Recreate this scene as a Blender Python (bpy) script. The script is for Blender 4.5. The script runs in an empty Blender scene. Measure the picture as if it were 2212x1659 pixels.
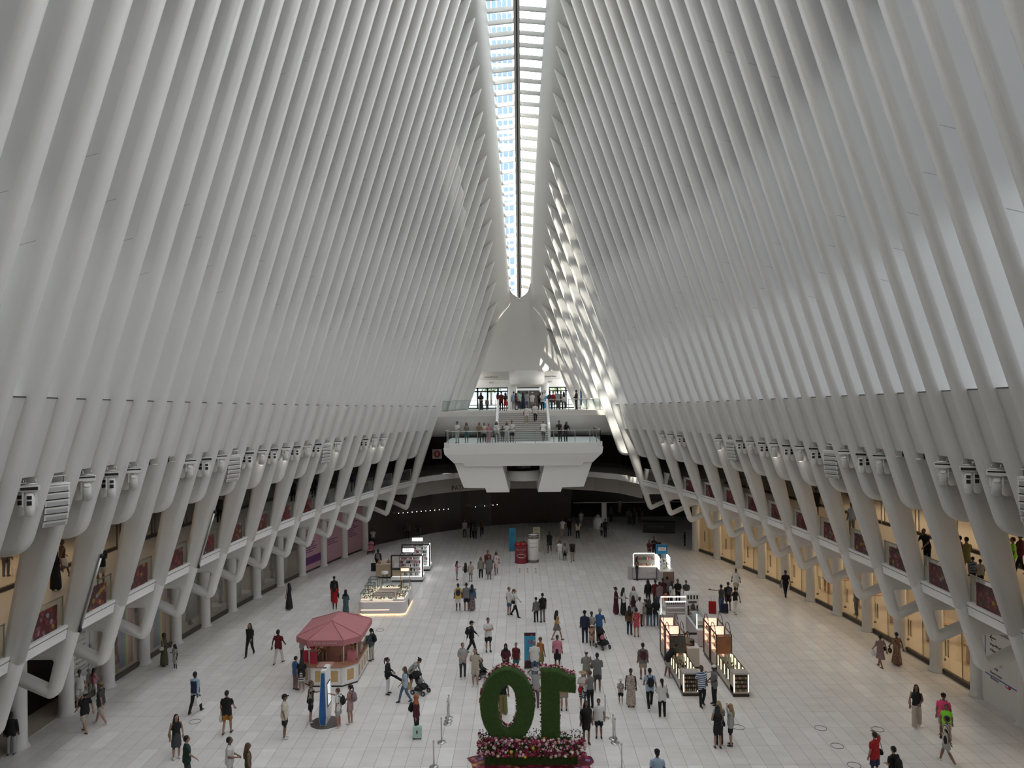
import bpy, bmesh, math, random
import numpy as np
from mathutils import Vector, Matrix
random.seed(7)
rng = np.random.default_rng(7)
PI = math.pi
scene = bpy.context.scene
C = scene.collection

# ------------------------------------------------------------------ camera
F, CH, VX, VY, RO = 1600.0, 13.9, 1122.0, 840.0, 0.011
camd = bpy.data.cameras.new('camera')
camd.sensor_width = 36.0
camd.lens = 36.0 * F / 2212.0
camd.clip_start, camd.clip_end = 0.1, 2000
cam = bpy.data.objects.new('camera', camd); C.objects.link(cam)
cam.matrix_world = (Matrix.Translation((0, 0, CH)) @ Matrix.Rotation((VX-1106)/F, 4, 'Z')
                    @ Matrix.Rotation(PI/2 + (VY-829.5)/F, 4, 'X') @ Matrix.Rotation(-RO, 4, 'Z'))
scene.camera = cam

# ------------------------------------------------------------------ light
world = bpy.data.worlds.new('sky'); scene.world = world
world.use_nodes = True
bg = world.node_tree.nodes['Background']
bg.inputs['Color'].default_value = (0.93, 0.965, 1.0, 1)
bg.inputs['Strength'].default_value = 5.0
sun_d = bpy.data.lights.new('sun', 'SUN')
sun_d.energy = 16.0; sun_d.angle = 0.012; sun_d.color = (1.0, 0.93, 0.82)
sun = bpy.data.objects.new('sun', sun_d); C.objects.link(sun)
sun.rotation_euler = Vector((0.38, 0.28, -1.0)).to_track_quat('-Z', 'Y').to_euler()
scene.view_settings.view_transform = 'Standard'
scene.view_settings.look = 'None'
scene.view_settings.exposure = 0.42
scene.view_settings.gamma = 1.0
scene.view_settings.use_curve_mapping = False
scene.cycles.use_denoising = True
scene.cycles.max_bounces = 10
scene.cycles.diffuse_bounces = 5
scene.cycles.use_adaptive_sampling = True
scene.cycles.adaptive_threshold = 0.02
scene.cycles.glossy_bounces = 3
scene.cycles.transmission_bounces = 6
scene.cycles.transparent_max_bounces = 10
scene.cycles.sample_clamp_indirect = 8.0
scene.cycles.caustics_reflective = False
scene.cycles.caustics_refractive = False

# ------------------------------------------------------------------ materials
MATS = {}
def mat(name, col=(.8,.8,.8), rough=.5, metal=0., emis=None, estr=0., noise=0., nscale=3., spec=.5, alpha=1., bump=0.):
    if name in MATS: return MATS[name]
    m = bpy.data.materials.new(name); m.use_nodes = True
    nt = m.node_tree; b = nt.nodes['Principled BSDF']
    b.inputs['Base Color'].default_value = (*col, 1)
    b.inputs['Roughness'].default_value = rough
    b.inputs['Metallic'].default_value = metal
    b.inputs['Specular IOR Level'].default_value = spec
    if emis:
        b.inputs['Emission Color'].default_value = (*emis, 1)
        b.inputs['Emission Strength'].default_value = estr
    if noise > 0:
        geo = nt.nodes.new('ShaderNodeNewGeometry')
        n = nt.nodes.new('ShaderNodeTexNoise'); n.inputs['Scale'].default_value = nscale
        n.inputs['Detail'].default_value = 5
        nt.links.new(geo.outputs['Position'], n.inputs['Vector'])
        mx = nt.nodes.new('ShaderNodeMix'); mx.data_type = 'RGBA'
        mx.inputs['A'].default_value = (*[c*(1-noise) for c in col], 1)
        mx.inputs['B'].default_value = (*[min(1, c*(1+noise*.6)) for c in col], 1)
        nt.links.new(n.outputs['Fac'], mx.inputs['Factor'])
        nt.links.new(mx.outputs['Result'], b.inputs['Base Color'])
        if bump > 0:
            bp = nt.nodes.new('ShaderNodeBump'); bp.inputs['Strength'].default_value = bump
            nt.links.new(n.outputs['Fac'], bp.inputs['Height']); nt.links.new(bp.outputs['Normal'], b.inputs['Normal'])
    MATS[name] = m
    return m
def glass_mat(name, tint=(.9,.95,.95), refl=.12, rough=.03, fr=.5):
    if name in MATS: return MATS[name]
    m = bpy.data.materials.new(name); m.use_nodes = True
    nt = m.node_tree; nt.nodes.clear()
    out = nt.nodes.new('ShaderNodeOutputMaterial'); mx = nt.nodes.new('ShaderNodeMixShader')
    t = nt.nodes.new('ShaderNodeBsdfTransparent'); t.inputs['Color'].default_value = (*tint, 1)
    g = nt.nodes.new('ShaderNodeBsdfGlossy'); g.inputs['Roughness'].default_value = rough
    lw = nt.nodes.new('ShaderNodeLayerWeight'); lw.inputs['Blend'].default_value = .25
    mul = nt.nodes.new('ShaderNodeMath'); mul.operation = 'MULTIPLY_ADD'
    mul.inputs[1].default_value = fr; mul.inputs[2].default_value = refl*.5
    nt.links.new(lw.outputs['Fresnel'], mul.inputs[0])
    nt.links.new(mul.outputs[0], mx.inputs[0]); nt.links.new(t.outputs[0], mx.inputs[1]); nt.links.new(g.outputs[0], mx.inputs[2])
    nt.links.new(mx.outputs[0], out.inputs[0])
    MATS[name] = m
    return m
M_rib = mat('white_painted_steel', (.70,.685,.66), .45, noise=.05, nscale=.55)
M_white = mat('white_paint', (.80,.79,.77), .5)
M_fascia = mat('white_fascia', (.84,.83,.81), .45)
M_dark = mat('dark_metal', (.025,.023,.022), .4, spec=.4)
M_brown = mat('unlit_brown', (.035,.022,.017), .35, noise=.3, nscale=1.5)  # dark colour stands in for the unlit far concourse and side passage
M_black = mat('black', (.012,.012,.012), .5)
M_steel = mat('brushed_steel', (.55,.54,.52), .3, metal=1.)
M_glass = glass_mat('clear_glass')
M_shopglass = glass_mat('shop_glass', (.90,.90,.88), .04, fr=.22)
M_darkglass = glass_mat('dark_glass', (.25,.23,.22), .10)
M_soffit = mat('white_soffit', (.74,.72,.69), .6)
def emit(name, col, s): return mat(name, (.8,.8,.8), .5, emis=col, estr=s)

# ------------------------------------------------------------------ mesh builder
class MB:
    def __init__(s): s.v=[]; s.f=[]; s.m=[]; s.sm=[]
    def add(s, vs, fs, mi=0, smooth=False):
        o=len(s.v); s.v += [tuple(v) for v in vs]; s.f += [tuple(i+o for i in f) for f in fs]
        s.m += [mi]*len(fs); s.sm += [smooth]*len(fs); return s
    def box(s, x0,x1,y0,y1,z0,z1, mi=0):
        v=[(x0,y0,z0),(x1,y0,z0),(x1,y1,z0),(x0,y1,z0),(x0,y0,z1),(x1,y0,z1),(x1,y1,z1),(x0,y1,z1)]
        return s.add(v,[(0,3,2,1),(4,5,6,7),(0,1,5,4),(1,2,6,5),(2,3,7,6),(3,0,4,7)],mi)
    def cbox(s, c, d, mi=0, rz=0.):
        x,y,z=c; a,b,h=d[0]/2,d[1]/2,d[2]/2; cs,sn=math.cos(rz),math.sin(rz)
        v=[(x+cs*i*a-sn*j*b, y+sn*i*a+cs*j*b, z+k*h) for k in(-1,1) for i,j in((-1,-1),(1,-1),(1,1),(-1,1))]
        return s.add(v,[(0,3,2,1),(4,5,6,7),(0,1,5,4),(1,2,6,5),(2,3,7,6),(3,0,4,7)],mi)
    def quad(s,a,b,c,d,mi=0): return s.add([a,b,c,d],[(0,1,2,3)],mi)
    def cyl(s,p0,p1,r0,r1=None,n=12,mi=0,cap=True,smooth=True):
        r1=r0 if r1 is None else r1
        p0,p1=Vector(p0),Vector(p1); d=(p1-p0).normalized()
        a=d.orthogonal().normalized(); b=d.cross(a)
        v=[]
        for p,r in((p0,r0),(p1,r1)):
            for i in range(n):
                t=2*PI*i/n; v.append(p+a*(r*math.cos(t))+b*(r*math.sin(t)))
        s.add(v,[(i,(i+1)%n,n+(i+1)%n,n+i) for i in range(n)],mi,smooth)
        if cap:
            o=len(s.v)-2*n
            s.f += [tuple(o+i for i in range(n-1,-1,-1)), tuple(o+n+i for i in range(n))]; s.m += [mi]*2; s.sm += [False]*2
        return s
    def tube(s, pts, r, n=8, mi=0, closed=False):
        pts=[Vector(p) for p in pts]; N=len(pts); v=[]
        for i,p in enumerate(pts):
            q0=pts[(i-1)%N] if (closed or i>0) else p; q1=pts[(i+1)%N] if (closed or i<N-1) else p
            d=(q1-q0).normalized()
            up=Vector((0,0,1)) if abs(d.z)<.9 else Vector((0,1,0))
            a=d.cross(up).normalized(); b=a.cross(d)
            rr=r[i] if isinstance(r,(list,tuple)) else r
            for k in range(n):
                t=2*PI*k/n; v.append(p+a*(rr*math.cos(t))+b*(rr*math.sin(t)))
        f=[]
        for i in range(N if closed else N-1):
            j=(i+1)%N
            for k in range(n): f.append((i*n+k,i*n+(k+1)%n,j*n+(k+1)%n,j*n+k))
        s.add(v,f,mi,True)
        if not closed:
            o=len(s.v)-N*n
            s.f += [tuple(o+k for k in range(n-1,-1,-1)), tuple(o+(N-1)*n+k for k in range(n))]; s.m += [mi]*2; s.sm += [False]*2
        return s
    def lathe(s, prof, c=(0,0,0), n=20, mi=0, smooth=True, cap=True):
        v=[]; x,y,z=c
        for r,h in prof:
            for i in range(n):
                t=2*PI*i/n; v.append((x+r*math.cos(t),y+r*math.sin(t),z+h))
        f=[(k*n+i,k*n+(i+1)%n,(k+1)*n+(i+1)%n,(k+1)*n+i) for k in range(len(prof)-1) for i in range(n)]
        s.add(v,f,mi,smooth)
        if cap:
            o=len(s.v)-len(prof)*n
            s.f += [tuple(o+i for i in range(n-1,-1,-1)), tuple(o+(len(prof)-1)*n+i for i in range(n))]; s.m+=[mi]*2; s.sm+=[False]*2
        return s
    def prism(s, poly, z0, z1, mi=0):
        n=len(poly); v=[(x,y,z0) for x,y in poly]+[(x,y,z1) for x,y in poly]
        return s.add(v,[tuple(range(n-1,-1,-1)),tuple(range(n,2*n))]+[(i,(i+1)%n,n+(i+1)%n,n+i) for i in range(n)],mi)
    def ell(s, c, r, n=12, m=8, mi=0, rot=None):
        v=[];c=Vector(c)
        for j in range(m+1):
            ph=PI*j/m
            for i in range(n):
                t=2*PI*i/n
                p=Vector((r[0]*math.sin(ph)*math.cos(t),r[1]*math.sin(ph)*math.sin(t),r[2]*math.cos(ph)))
                if rot is not None: p=rot@p
                v.append(c+p)
        return s.add(v,[(j*n+i,(j+1)*n+i,(j+1)*n+(i+1)%n,j*n+(i+1)%n) for j in range(m) for i in range(n)],mi,True)
    def grid(s, P, mi=0, smooth=True, closed=False):
        R=len(P); n=len(P[0]); v=[p for r in P for p in r]
        f=[(i*n+k,i*n+(k+1)%n,(i+1)*n+(k+1)%n,(i+1)*n+k) for i in range(R-1) for k in range(n if closed else n-1)]
        return s.add(v,f,mi,smooth)
    def mesh(s,name,mats):
        me=bpy.data.meshes.new(name); me.from_pydata(s.v,[],s.f)
        for m in (mats if isinstance(mats,(list,tuple)) else [mats]): me.materials.append(m)
        me.polygons.foreach_set('material_index',s.m); me.polygons.foreach_set('use_smooth',s.sm)
        me.update(); return me
    def build(s,name,mats,parent=None,loc=None,rz=0.):
        o=bpy.data.objects.new(name,s.mesh(name,mats)); C.objects.link(o)
        if parent is not None: o.parent=parent
        if loc is not None: o.location=loc
        if rz: o.rotation_euler.z=rz
        return o
def link(name, me, parent=None, loc=None, rz=0.):
    o=bpy.data.objects.new(name,me); C.objects.link(o)
    if parent is not None: o.parent=parent
    if loc is not None: o.location=loc
    if rz: o.rotation_euler.z=rz
    return o
def tag(o,label=None,cat=None,group=None,kind=None):
    if label: o['label']=label
    if cat: o['category']=cat
    if group: o['group']=group
    if kind: o['kind']=kind
    return o
def thing(name,label,cat,loc=(0,0,0),rz=0.,group=None,kind=None):
    o=bpy.data.objects.new(name,None); C.objects.link(o); o.location=loc; o.rotation_euler.z=rz
    o.empty_display_size=.2
    return tag(o,label,cat,group,kind)
def struct(name,label,cat=None):
    o=bpy.data.objects.new(name,None); C.objects.link(o); tag(o,label,cat,None,'structure'); return o
def copy_tree(o,parent=None):
    c=o.copy(); C.objects.link(c); c.parent=parent
    for ch in o.children: copy_tree(ch,c)
    return c
# a point of the photograph carried into the place
def at(x,y,Y):
    dx,dy=x-VX,y-VY; u=dx-RO*dy; w=dy+RO*dx
    return Vector((u*Y/F, Y, CH-w*Y/F))
def fl(x,y,Z=0.):
    dx,dy=x-VX,y-VY; u=dx-RO*dy; w=dy+RO*dx; Y=F*(CH-Z)/w
    return Vector((u*Y/F, Y, Z))
TEXTS=[]
def text(name, body, size, matl, parent=None, loc=(0,0,0), rot=(PI/2,0,0), ext=.004, ax='CENTER', label=None, sx=1.):
    cu=bpy.data.curves.new(name,'FONT'); cu.body=body; cu.size=size; cu.align_x=ax; cu.align_y='CENTER'; cu.extrude=ext
    cu.materials.append(matl); cu.resolution_u=2
    o=bpy.data.objects.new(name,cu); C.objects.link(o); TEXTS.append(o); o.location=loc; o.rotation_euler=rot; o.scale=(sx,1,1)
    if parent is not None: o.parent=parent
    if label: o['label']=label
    return o

# ------------------------------------------------------------------ the hall: rib lines
ZE, DY = 3.3, 3.056
def clampY(Y): return max(-15.0,min(Y,73.5))
def We(Y):
    if Y>66.5: return We(66.5)-.27*(Y-66.5)
    return 16.7*math.sqrt(max(.06,1-((Y-28)/48)**2))-.2
def Wc(Y): return 20.1*math.sqrt(max(.06,1-((Y-28)/51)**2))
def Zt(Y): return 45.5-.0135*(Y-28.5)**2
def Wt(Y): return 2.1+.034*(71-Y) if Y>28.5 else 2.1+.034*(71-57+Y)
def Ws(Y): return max(.15,2.07-(Y-50.5)*.055) if Y>36 else 2.87
def ax(Z): return .3-.22*max(0,min(1,(Z-3.3)/27))
def inner(Y,Z):            # half width of the inner rib edge
    return We(Y)+(Wt(Y)-We(Y))*(Z-ZE)/(Zt(Y)-ZE)
def Zled(Y): return 14.4-.0305*abs(Y) if Y>10 else 14.1
def Zpb(Y): return 12.16-.0283*max(Y,10)
def Zpod(Y): return 9.9-.03*max(Y,10)
RT, RB = .57, .205           # rib thickness, edge rounding
ZB, ZF0 = 5.9, 5.45         # balcony floor / underside of its fascia
ZLAND, ZPLAT = 11.92, 9.55  # street landing, stair platform
Y0L, Y0R = 25.75-4*DY, 27.6-4*DY

def curve_mesh(name, outlines, bevel, half, m):
    cu=bpy.data.curves.new(name,'CURVE'); cu.dimensions='2D'; cu.fill_mode='BOTH'
    cu.extrude=max(.001,half-bevel); cu.bevel_depth=bevel; cu.bevel_resolution=3; cu.offset=-bevel
    def area(p): return sum(a[0]*b[1]-b[0]*a[1] for a,b in zip(p,p[1:]+p[:1]))
    sg=area(list(outlines[0]))
    for k,pts in enumerate(outlines):
        pts=list(pts)
        if k and area(pts)*sg>0: pts=pts[::-1]
        sp=cu.splines.new('POLY'); sp.points.add(len(pts)-1); sp.use_cyclic_u=True; sp.use_smooth=True
        for p,q in zip(sp.points,pts): p.co=(q[0],q[1],0,1)
    o=bpy.data.objects.new(name,cu); C.objects.link(o)
    return o
def finish_curves(objs, m):
    dg=bpy.context.evaluated_depsgraph_get(); out=[]
    for o in objs:
        me=bpy.data.meshes.new_from_object(o.evaluated_get(dg)); me.materials.clear(); me.materials.append(m)
        out.append(me)
    for o in objs:
        cu=o.data; bpy.data.objects.remove(o); bpy.data.curves.remove(cu)
    return out
def fillet(pts, r):          # round the corners of an outline; r per point
    out=[]; n=len(pts)
    for i,p in enumerate(pts):
        ri=r[i]
        if ri<=0: out.append(p); continue
        p=Vector(p); a=Vector(pts[i-1])-p; b=Vector(pts[(i+1)%n])-p
        la,lb=a.length,b.length; a.normalize(); b.normalize()
        d=min(ri,la*.48,lb*.48)
        p0,p1=p+a*d,p+b*d
        for k in range(7):
            t=k/6; q=p0*(1-t)**2+p*2*t*(1-t)+p1*t*t; out.append((q.x,q.y))
    return out
wallL=struct('wall_left','left wall of tall white steel ribs leaning in toward the skylight')
wallR=struct('wall_right','right wall of tall white steel ribs leaning in toward the skylight')
DEP=1.35
M_joint=mat('panel_joint',(.40,.395,.385),.8)
def rib_outline(Y, long):
    """outline in (u, Z): u grows outward from the hall axis"""
    zt=Zt(Y); xt=Wt(Y); top=[(xt+.02,zt+.12),(xt-.0,zt)]
    def I(z): return inner(Y,z)
    if Y>66.3:           # stands on the street landing
        zb=ZLAND
        return [[(xt,zt),(I(zb),zb),(I(zb)+DEP,zb),(I(zt-1.4)+DEP+.2,zt-1.25),(xt+1.0,zt-.8)]]
    e=We(Y); w=Wc(Y)-e
    if long=='foot':
        pts=[(I(6.3)+.025,6.3),(I(5.3)+.004,5.3),(e-.03,ZE+.16),(e+.20,ZE-.02),(e+w-.45,ZE+1.25),(e+w+.1,ZE+1.5),(e+w+.1,ZF0-.05),(I(ZF0)+.62,ZF0),(I(6.3)+.66,6.3)]
        o=fillet(pts,[0,0,.28,.35,0,0,0,.3,0])
        hole=fillet([(e+.30,ZE+.42),(e+2.35,4.66),(e+.06,4.66)],[.12,.10,.12])
        return [o,hole]
    if long:
        pts=[(xt,zt),(I(12),12),(I(5.6),5.6),(I(5.6)+.60,5.6),(I(7)+.75,7),(I(9.5)+1.05,9.5),(I(12.5)+DEP,12.5),(I(zt-1.4)+DEP+.2,zt-1.25),(xt+1.0,zt-.8)]
        return [fillet(pts,[0,0,0,0,0,.8,.8,0,0])]
    zp=Zpod(Y)
    pts=[(xt,zt),(I(zp),zp),(I(zp)+1.15,zp-.05),(I(12.5)+DEP,12.5),(I(zt-1.4)+DEP+.2,zt-1.25),(xt+1.0,zt-.8)]
    return [fillet(pts,[0,.75,.75,0,0,0])]
ribs=[]
for side,y0 in((-1,Y0L),(1,Y0R)):
    for k in range(-1,45):
        Y=y0+k*DY/2
        if Y>72.2: break
        ribs.append((side,Y,k%2==0))
        if k%2==0 and Y<=66.3: ribs.append((side,Y,'foot'))
last={-1:Y0L+DY*17, 1:Y0R+DY*16}
crv=[curve_mesh('rib',rib_outline(Y,lg),RB if lg!='foot' else .185,RT/2 if lg!='foot' else RT/2-.012,M_rib) for s,Y,lg in ribs]
mes=finish_curves(crv,M_rib)
for (s,Y,lg),me in zip(ribs,mes):
    # map outline (u,Z,w) -> world, shear the axis drift in
    n=len(me.vertices); co=np.empty(n*3); me.vertices.foreach_get('co',co); co=co.reshape(-1,3)
    u,z,w=co[:,0].copy(),co[:,1].copy(),co[:,2].copy()
    axv=.3-.22*np.clip((z-3.3)/27,0,1)
    co[:,0]=axv+s*u; co[:,1]=Y-s*w*1.0; co[:,2]=z
    me.vertices.foreach_set('co',co.ravel()); me.update()
    if lg=='foot':
        link('elbow_strut',me,o); continue
    o=link('rib',me,wallL if s<0 else wallR)
    for zj in (24.5+((Y*.9)%5.2)-.12*(Y-40), 17.5+((Y*1.7)%3.4)):
        if zj<Zt(Y)-3 and zj>15:
            MB().quad(*[(ax(zj)+s*(inner(Y,zj)+d),Y-RT/2-.003,zj+h-d*.25) for d,h in((.3,0),(1.1,0),(1.1,.018),(.3,.018))]).build('joint',M_joint,o)
    # check orientation
def sidepanel(s, Y0_, Y1_, zs, depth, name, m, parent, thick=.08):
    """strip between two ribs following the inner line at a depth; zs list of heights"""
    b=MB()
    for off in(0,thick):
        P=[]
        for z in zs:
            row=[]
            for t in np.linspace(0,1,3):
                Y=Y0_+(Y1_-Y0_)*t
                zz=z(Y) if callable(z) else z
                row.append((ax(zz)+s*(inner(Y,zz)+depth(Y,zz)+off),Y,zz))
            P.append(row)
        b.grid(P)
    # close the lower edge
    z=zs[0]; A=[]
    for off in(0,thick):
        row=[]
        for t in np.linspace(0,1,3):
            Y=Y0_+(Y1_-Y0_)*t; zz=z(Y) if callable(z) else z
            row.append((ax(zz)+s*(inner(Y,zz)+depth(Y,zz)+off),Y,zz))
        A.append(row)
    b.grid(A,smooth=False)
    z=zs[-1]; A=[]
    for off in(0,thick):
        row=[]
        for t in np.linspace(0,1,3):
            Y=Y0_+(Y1_-Y0_)*t; zz=z(Y) if callable(z) else z
            row.append((ax(zz)+s*(inner(Y,zz)+depth(Y,zz)+off),Y,zz))
        A.append(row)
    b.grid(A,smooth=False)
    return b.build(name,m,parent)
M_ledge=mat('ledge_seam',(.10,.095,.09),.6)
for s,y0,par in((-1,Y0L,wallL),(1,Y0R,wallR)):
    k=-1
    while True:
        Ya=y0+k*DY/2+RT/2-.03; Yb=Ya+DY/2-RT+.06
        if Yb>last[s]: break
        sidepanel(s,Ya,Yb,[Zpb,lambda Y:Zpb(Y)+1.0,Zled],lambda Y,z:.30,'sill_panel',M_rib,par,1.0)
        b=MB(); 
        b.add([(ax(13)+s*(inner(Y,Zled(Y))+.29+d),Y,Zled(Y)+h) for d in(0,.1) for h in(-.005,.035) for Y in(Ya,Yb)],[(0,1,3,2),(4,5,7,6),(0,1,5,4),(2,3,7,6)])
        b.build('ledge_trim',M_ledge,par)
        # recess behind the hanging lights
        sidepanel(s,Ya,Yb,[lambda Y:Zpod(Y)+.1,Zpb],lambda Y,z:1.0,'recess_panel',M_rib,par,.1)
        k+=1
# gap glazing, tints stepped by height to shape the daylight; closed panels above it
M_frit=[glass_mat('fritted_glass_%d'%i,(t,t*1.03,t*1.06),.08,.1) for i,t in enumerate((.62,.48,.31))]
for s,y0,par in((-1,Y0L,wallL),(1,Y0R,wallR)):
    k=-1
    while y0+(k+1)*DY/2<72.2:
        Ya=y0+k*DY/2+.1; Yb=Ya+DY/2-.2
        zt=lambda Y:Zt(Y)-1.2
        zm=min(Zt(Ya),Zt(Yb))-3; z0=ZLAND
        if True:
            z0=Zled(Ya)-.02 if Yb<67 else ZLAND
            for i,h in enumerate((5,11,21)):
                z1=min(zm,Zled(Ya)+h)
                if z1-z0>.3:
                    sidepanel(s,Ya,Yb,[z0,z1],lambda Y,z:1.22,'glazing',M_frit[i],par,.02); z0=z1
        sidepanel(s,Ya,Yb,[z0,zt],lambda Y,z:1.15,'back_panel',M_rib,par,.06)
        k+=1
# ------------------------------------------------------------------ ridge beams, skylight, end nose
ceil=struct('ceiling','pale ridge beams and long glazed skylight running along the top of the hall')
def ridge_rows(s):
    P=[]
    for Y in np.linspace(-14,71.4,90):
        zt=Zt(Y); w=Wt(Y); e=Ws(Y)
        prof=[(e,1.95),(e,1.62),(e+.05,1.5),(e+.22,1.15),(w-.28,.42),(w+.05,-.05),(w+.5,-.45),(w+1.0,-.85),(w+1.7,-1.3)]
        P.append([(ax(zt)+s*u,Y,zt+h) for u,h in prof])
    return P
for s in(-1,1):
    b=MB(); b.grid(ridge_rows(s)); o=b.build('ridge_beam',M_rib,ceil)
def Zs(Y): return Zt(Y)+1.62
M_bar=mat('skylight_bar',(.52,.51,.49),.5)
b=MB(); spine=[]
ys=np.linspace(-14,71.2,60)
for s in(-1,1):
    P=[[(s*.05,Y,Zs(Y)+.25),(s*.05,Y,Zs(Y)+.05),(s*.22,Y,Zs(Y)+.05),(s*.22,Y,Zs(Y)+.30)] for Y in ys]
    b2=MB(); b2.grid([[(x+ax(30),y,z) for x,y,z in r] for r in P],smooth=False); b2.build('spine_rail',M_bar,ceil)
b.grid([[(ax(30)+x,Y,Zs(Y)+h) for x,h in((-.06,.10),(.06,.10))] for Y in ys],smooth=False); b.build('spine_gap',M_black,ceil)
barY=list(np.arange(44.5,70.9,.764))
for s in(-1,1):
    for i,Y in enumerate(barY):
        e=Ws(Y)+.06; z=Zs(Y)
        if e<.3: continue
        b=MB(); x0,x1=s*.2,s*e
        b.add([(ax(30)+x,Y+dy,z+h+(.18 if x==x0 else 0)) for x in(x0,x1) for dy in(-.07,.07) for h in(0,.30)],
              [(0,1,3,2),(4,6,7,5),(0,4,5,1),(2,3,7,6),(0,2,6,4),(1,5,7,3)])
        b.build('skylight_bar',M_bar,ceil)
        if i+1<len(barY):
            Yn=barY[i+1]; b=MB()
            b.quad((ax(30)+x0,Y,Zs(Y)+.45),(ax(30)+x1,Y,Zs(Y)+.27),(ax(30)+s*(Ws(Yn)+.06),Yn,Zs(Yn)+.27),(ax(30)+s*.2,Yn,Zs(Yn)+.45))
            b.build('skylight_pane',M_glass,ceil)
# the near half of the skylight, above and behind the viewpoint
for s in(-1,1):
    for Y in np.arange(-13,44,1.528):
        e=Ws(Y)+.06; z=Zs(Y); b=MB(); x0,x1=s*.2,s*e
        b.add([(ax(30)+x,Y+dy,z+h) for x in(x0,x1) for dy in(-.16,.16) for h in(0,.30)],[(0,1,3,2),(4,6,7,5),(0,4,5,1),(2,3,7,6),(0,2,6,4),(1,5,7,3)])
        b.build('skylight_bar',M_bar,ceil)
# end nose: hood that closes the ridge over the street doors
YN=71.4
def hood():
    zt=Zt(YN); w=Wt(YN); e=Ws(YN); NB=15.6; wb=inner(YN,NB)+.05
    prof=[(0,1.66),(e*.6,1.66),(e,1.60),(e+.22,1.15),(w-.28,.42),(w+.05,-.05)]
    L=[0]
    for a,c in zip(prof,prof[1:]): L.append(L[-1]+math.dist(a,c))
    P=[]
    for v in np.linspace(0,1,24):
        row=[]
        for t in np.linspace(-1,1,27):
            a=abs(t); d=a*L[-1]; k=max(i for i in range(len(L)) if L[i]<=d+1e-9); k=min(k,len(L)-2); q=(d-L[k])/(L[k+1]-L[k])
            tx=(prof[k][0]+(prof[k+1][0]-prof[k][0])*q)*(1 if t>=0 else -1); tz=zt+prof[k][1]+(prof[k+1][1]-prof[k][1])*q
            bxx=t*wb; bz=NB; g=(1-a**2.2)
            row.append((ax(18)+tx+(bxx-tx)*v, YN-.05+g*(1.5*math.sin(v*PI/2)+.5*math.sin(v*PI)), tz+(bz-tz)*v))
        P.append(row)
    return P
HP=hood()
MB().grid(HP).build('nose_hood',M_rib,ceil)
MB().grid([HP[-1],[(x,74.25,15.62) for x,y,z in HP[-1]]],smooth=False).build('hood_soffit',M_rib,ceil)
b=MB()
for s in(-1,1):
    b.grid([[(ax(zt_)+s*(Wt(Y)+u),Y,zt_+h) for u,h in((-.1,.15),(.05,-.05),(.5,-.45),(1.0,-.85),(1.9,-1.4),(6,-3))] for Y,zt_ in((YN-.3,Zt(YN-.3)),(YN,Zt(YN)),(72.6,Zt(YN)-1.0),(74.4,Zt(YN)-1.6))])
b.build('end_roof',M_rib,ceil)
# rounded end of the skylight: fill between ridge beams past the last bar
bb=MB()
YE0,YE1=70.0,71.0
for i in range(10):
    A=[]
    for Y in (YE0+(71.6-YE0)*i/10, YE0+(71.6-YE0)*(i+1)/10):
        t=(Y-YE0)/(YE1-YE0); w=Ws(YE0)*math.sqrt(max(0,1-t*t)); A.append((Y,w))
    for s in(-1,1):
        bb.quad(*[(ax(30)+s*u,Y,Zs(Y)-.03) for Y,u in((A[0][0],A[0][1]),(A[0][0],Ws(A[0][0])+.2),(A[1][0],Ws(A[1][0])+.2),(A[1][0],A[1][1]))])
bb.build('skylight_end',M_rib,ceil)
# ------------------------------------------------------------------ shell behind and under the viewpoint, outside ground
M_plaza=mat('plaza_stone',(.42,.41,.39),.8)
b=MB()
for s in(-1,1):
    P=[]
    for Y in np.linspace(-15,11.9,10):
        P.append([(ax(z)+s*(inner(Y,z)+.3),Y,z) for z in np.linspace(3,Zt(Y),12)])
    b.grid(P)
b.quad((-24,-15,-1),(24,-15,-1),(24,-15,46),(-24,-15,46))
for s in(-1,1): b.quad((s*16,-15,-1),(s*16.2,13,-1),(s*16.2,13,5.5),(s*16,-15,5.5))
for s in(-1,1): b.quad((s*13,12.1,-1),(s*34,12.1,-1),(s*34,12.1,12.2),(s*13,12.1,12.2))  # added cross walls, out of view, keep stray sky light off the near ribs
tag(b.build('wall_back',M_rib),'white end of the hall behind the viewpoint',kind='structure')
b=MB()
for s in(-1,1):
    P=[]
    for Y in list(np.linspace(-15,66,30)):
        x0=ax(12)+s*(inner(Y,11.9)+1.0)
        P.append([(x0,Y,11.9),(s*90,Y,11.9)])
    b.grid(P,smooth=False)
b.quad((-90,74.6,11.9),(90,74.6,11.9),(90,260,11.9),(-90,260,11.9)); b.quad((-90,66,11.9),(-8.4,66,11.9),(-8.4,74.6,11.9),(-90,74.6,11.9)); b.quad((8.9,66,11.9),(90,66,11.9),(90,74.6,11.9),(8.9,74.6,11.9))
tag(b.build('plaza_ground',M_plaza),'grey paved street ground outside the glass doors',kind='structure')
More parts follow.
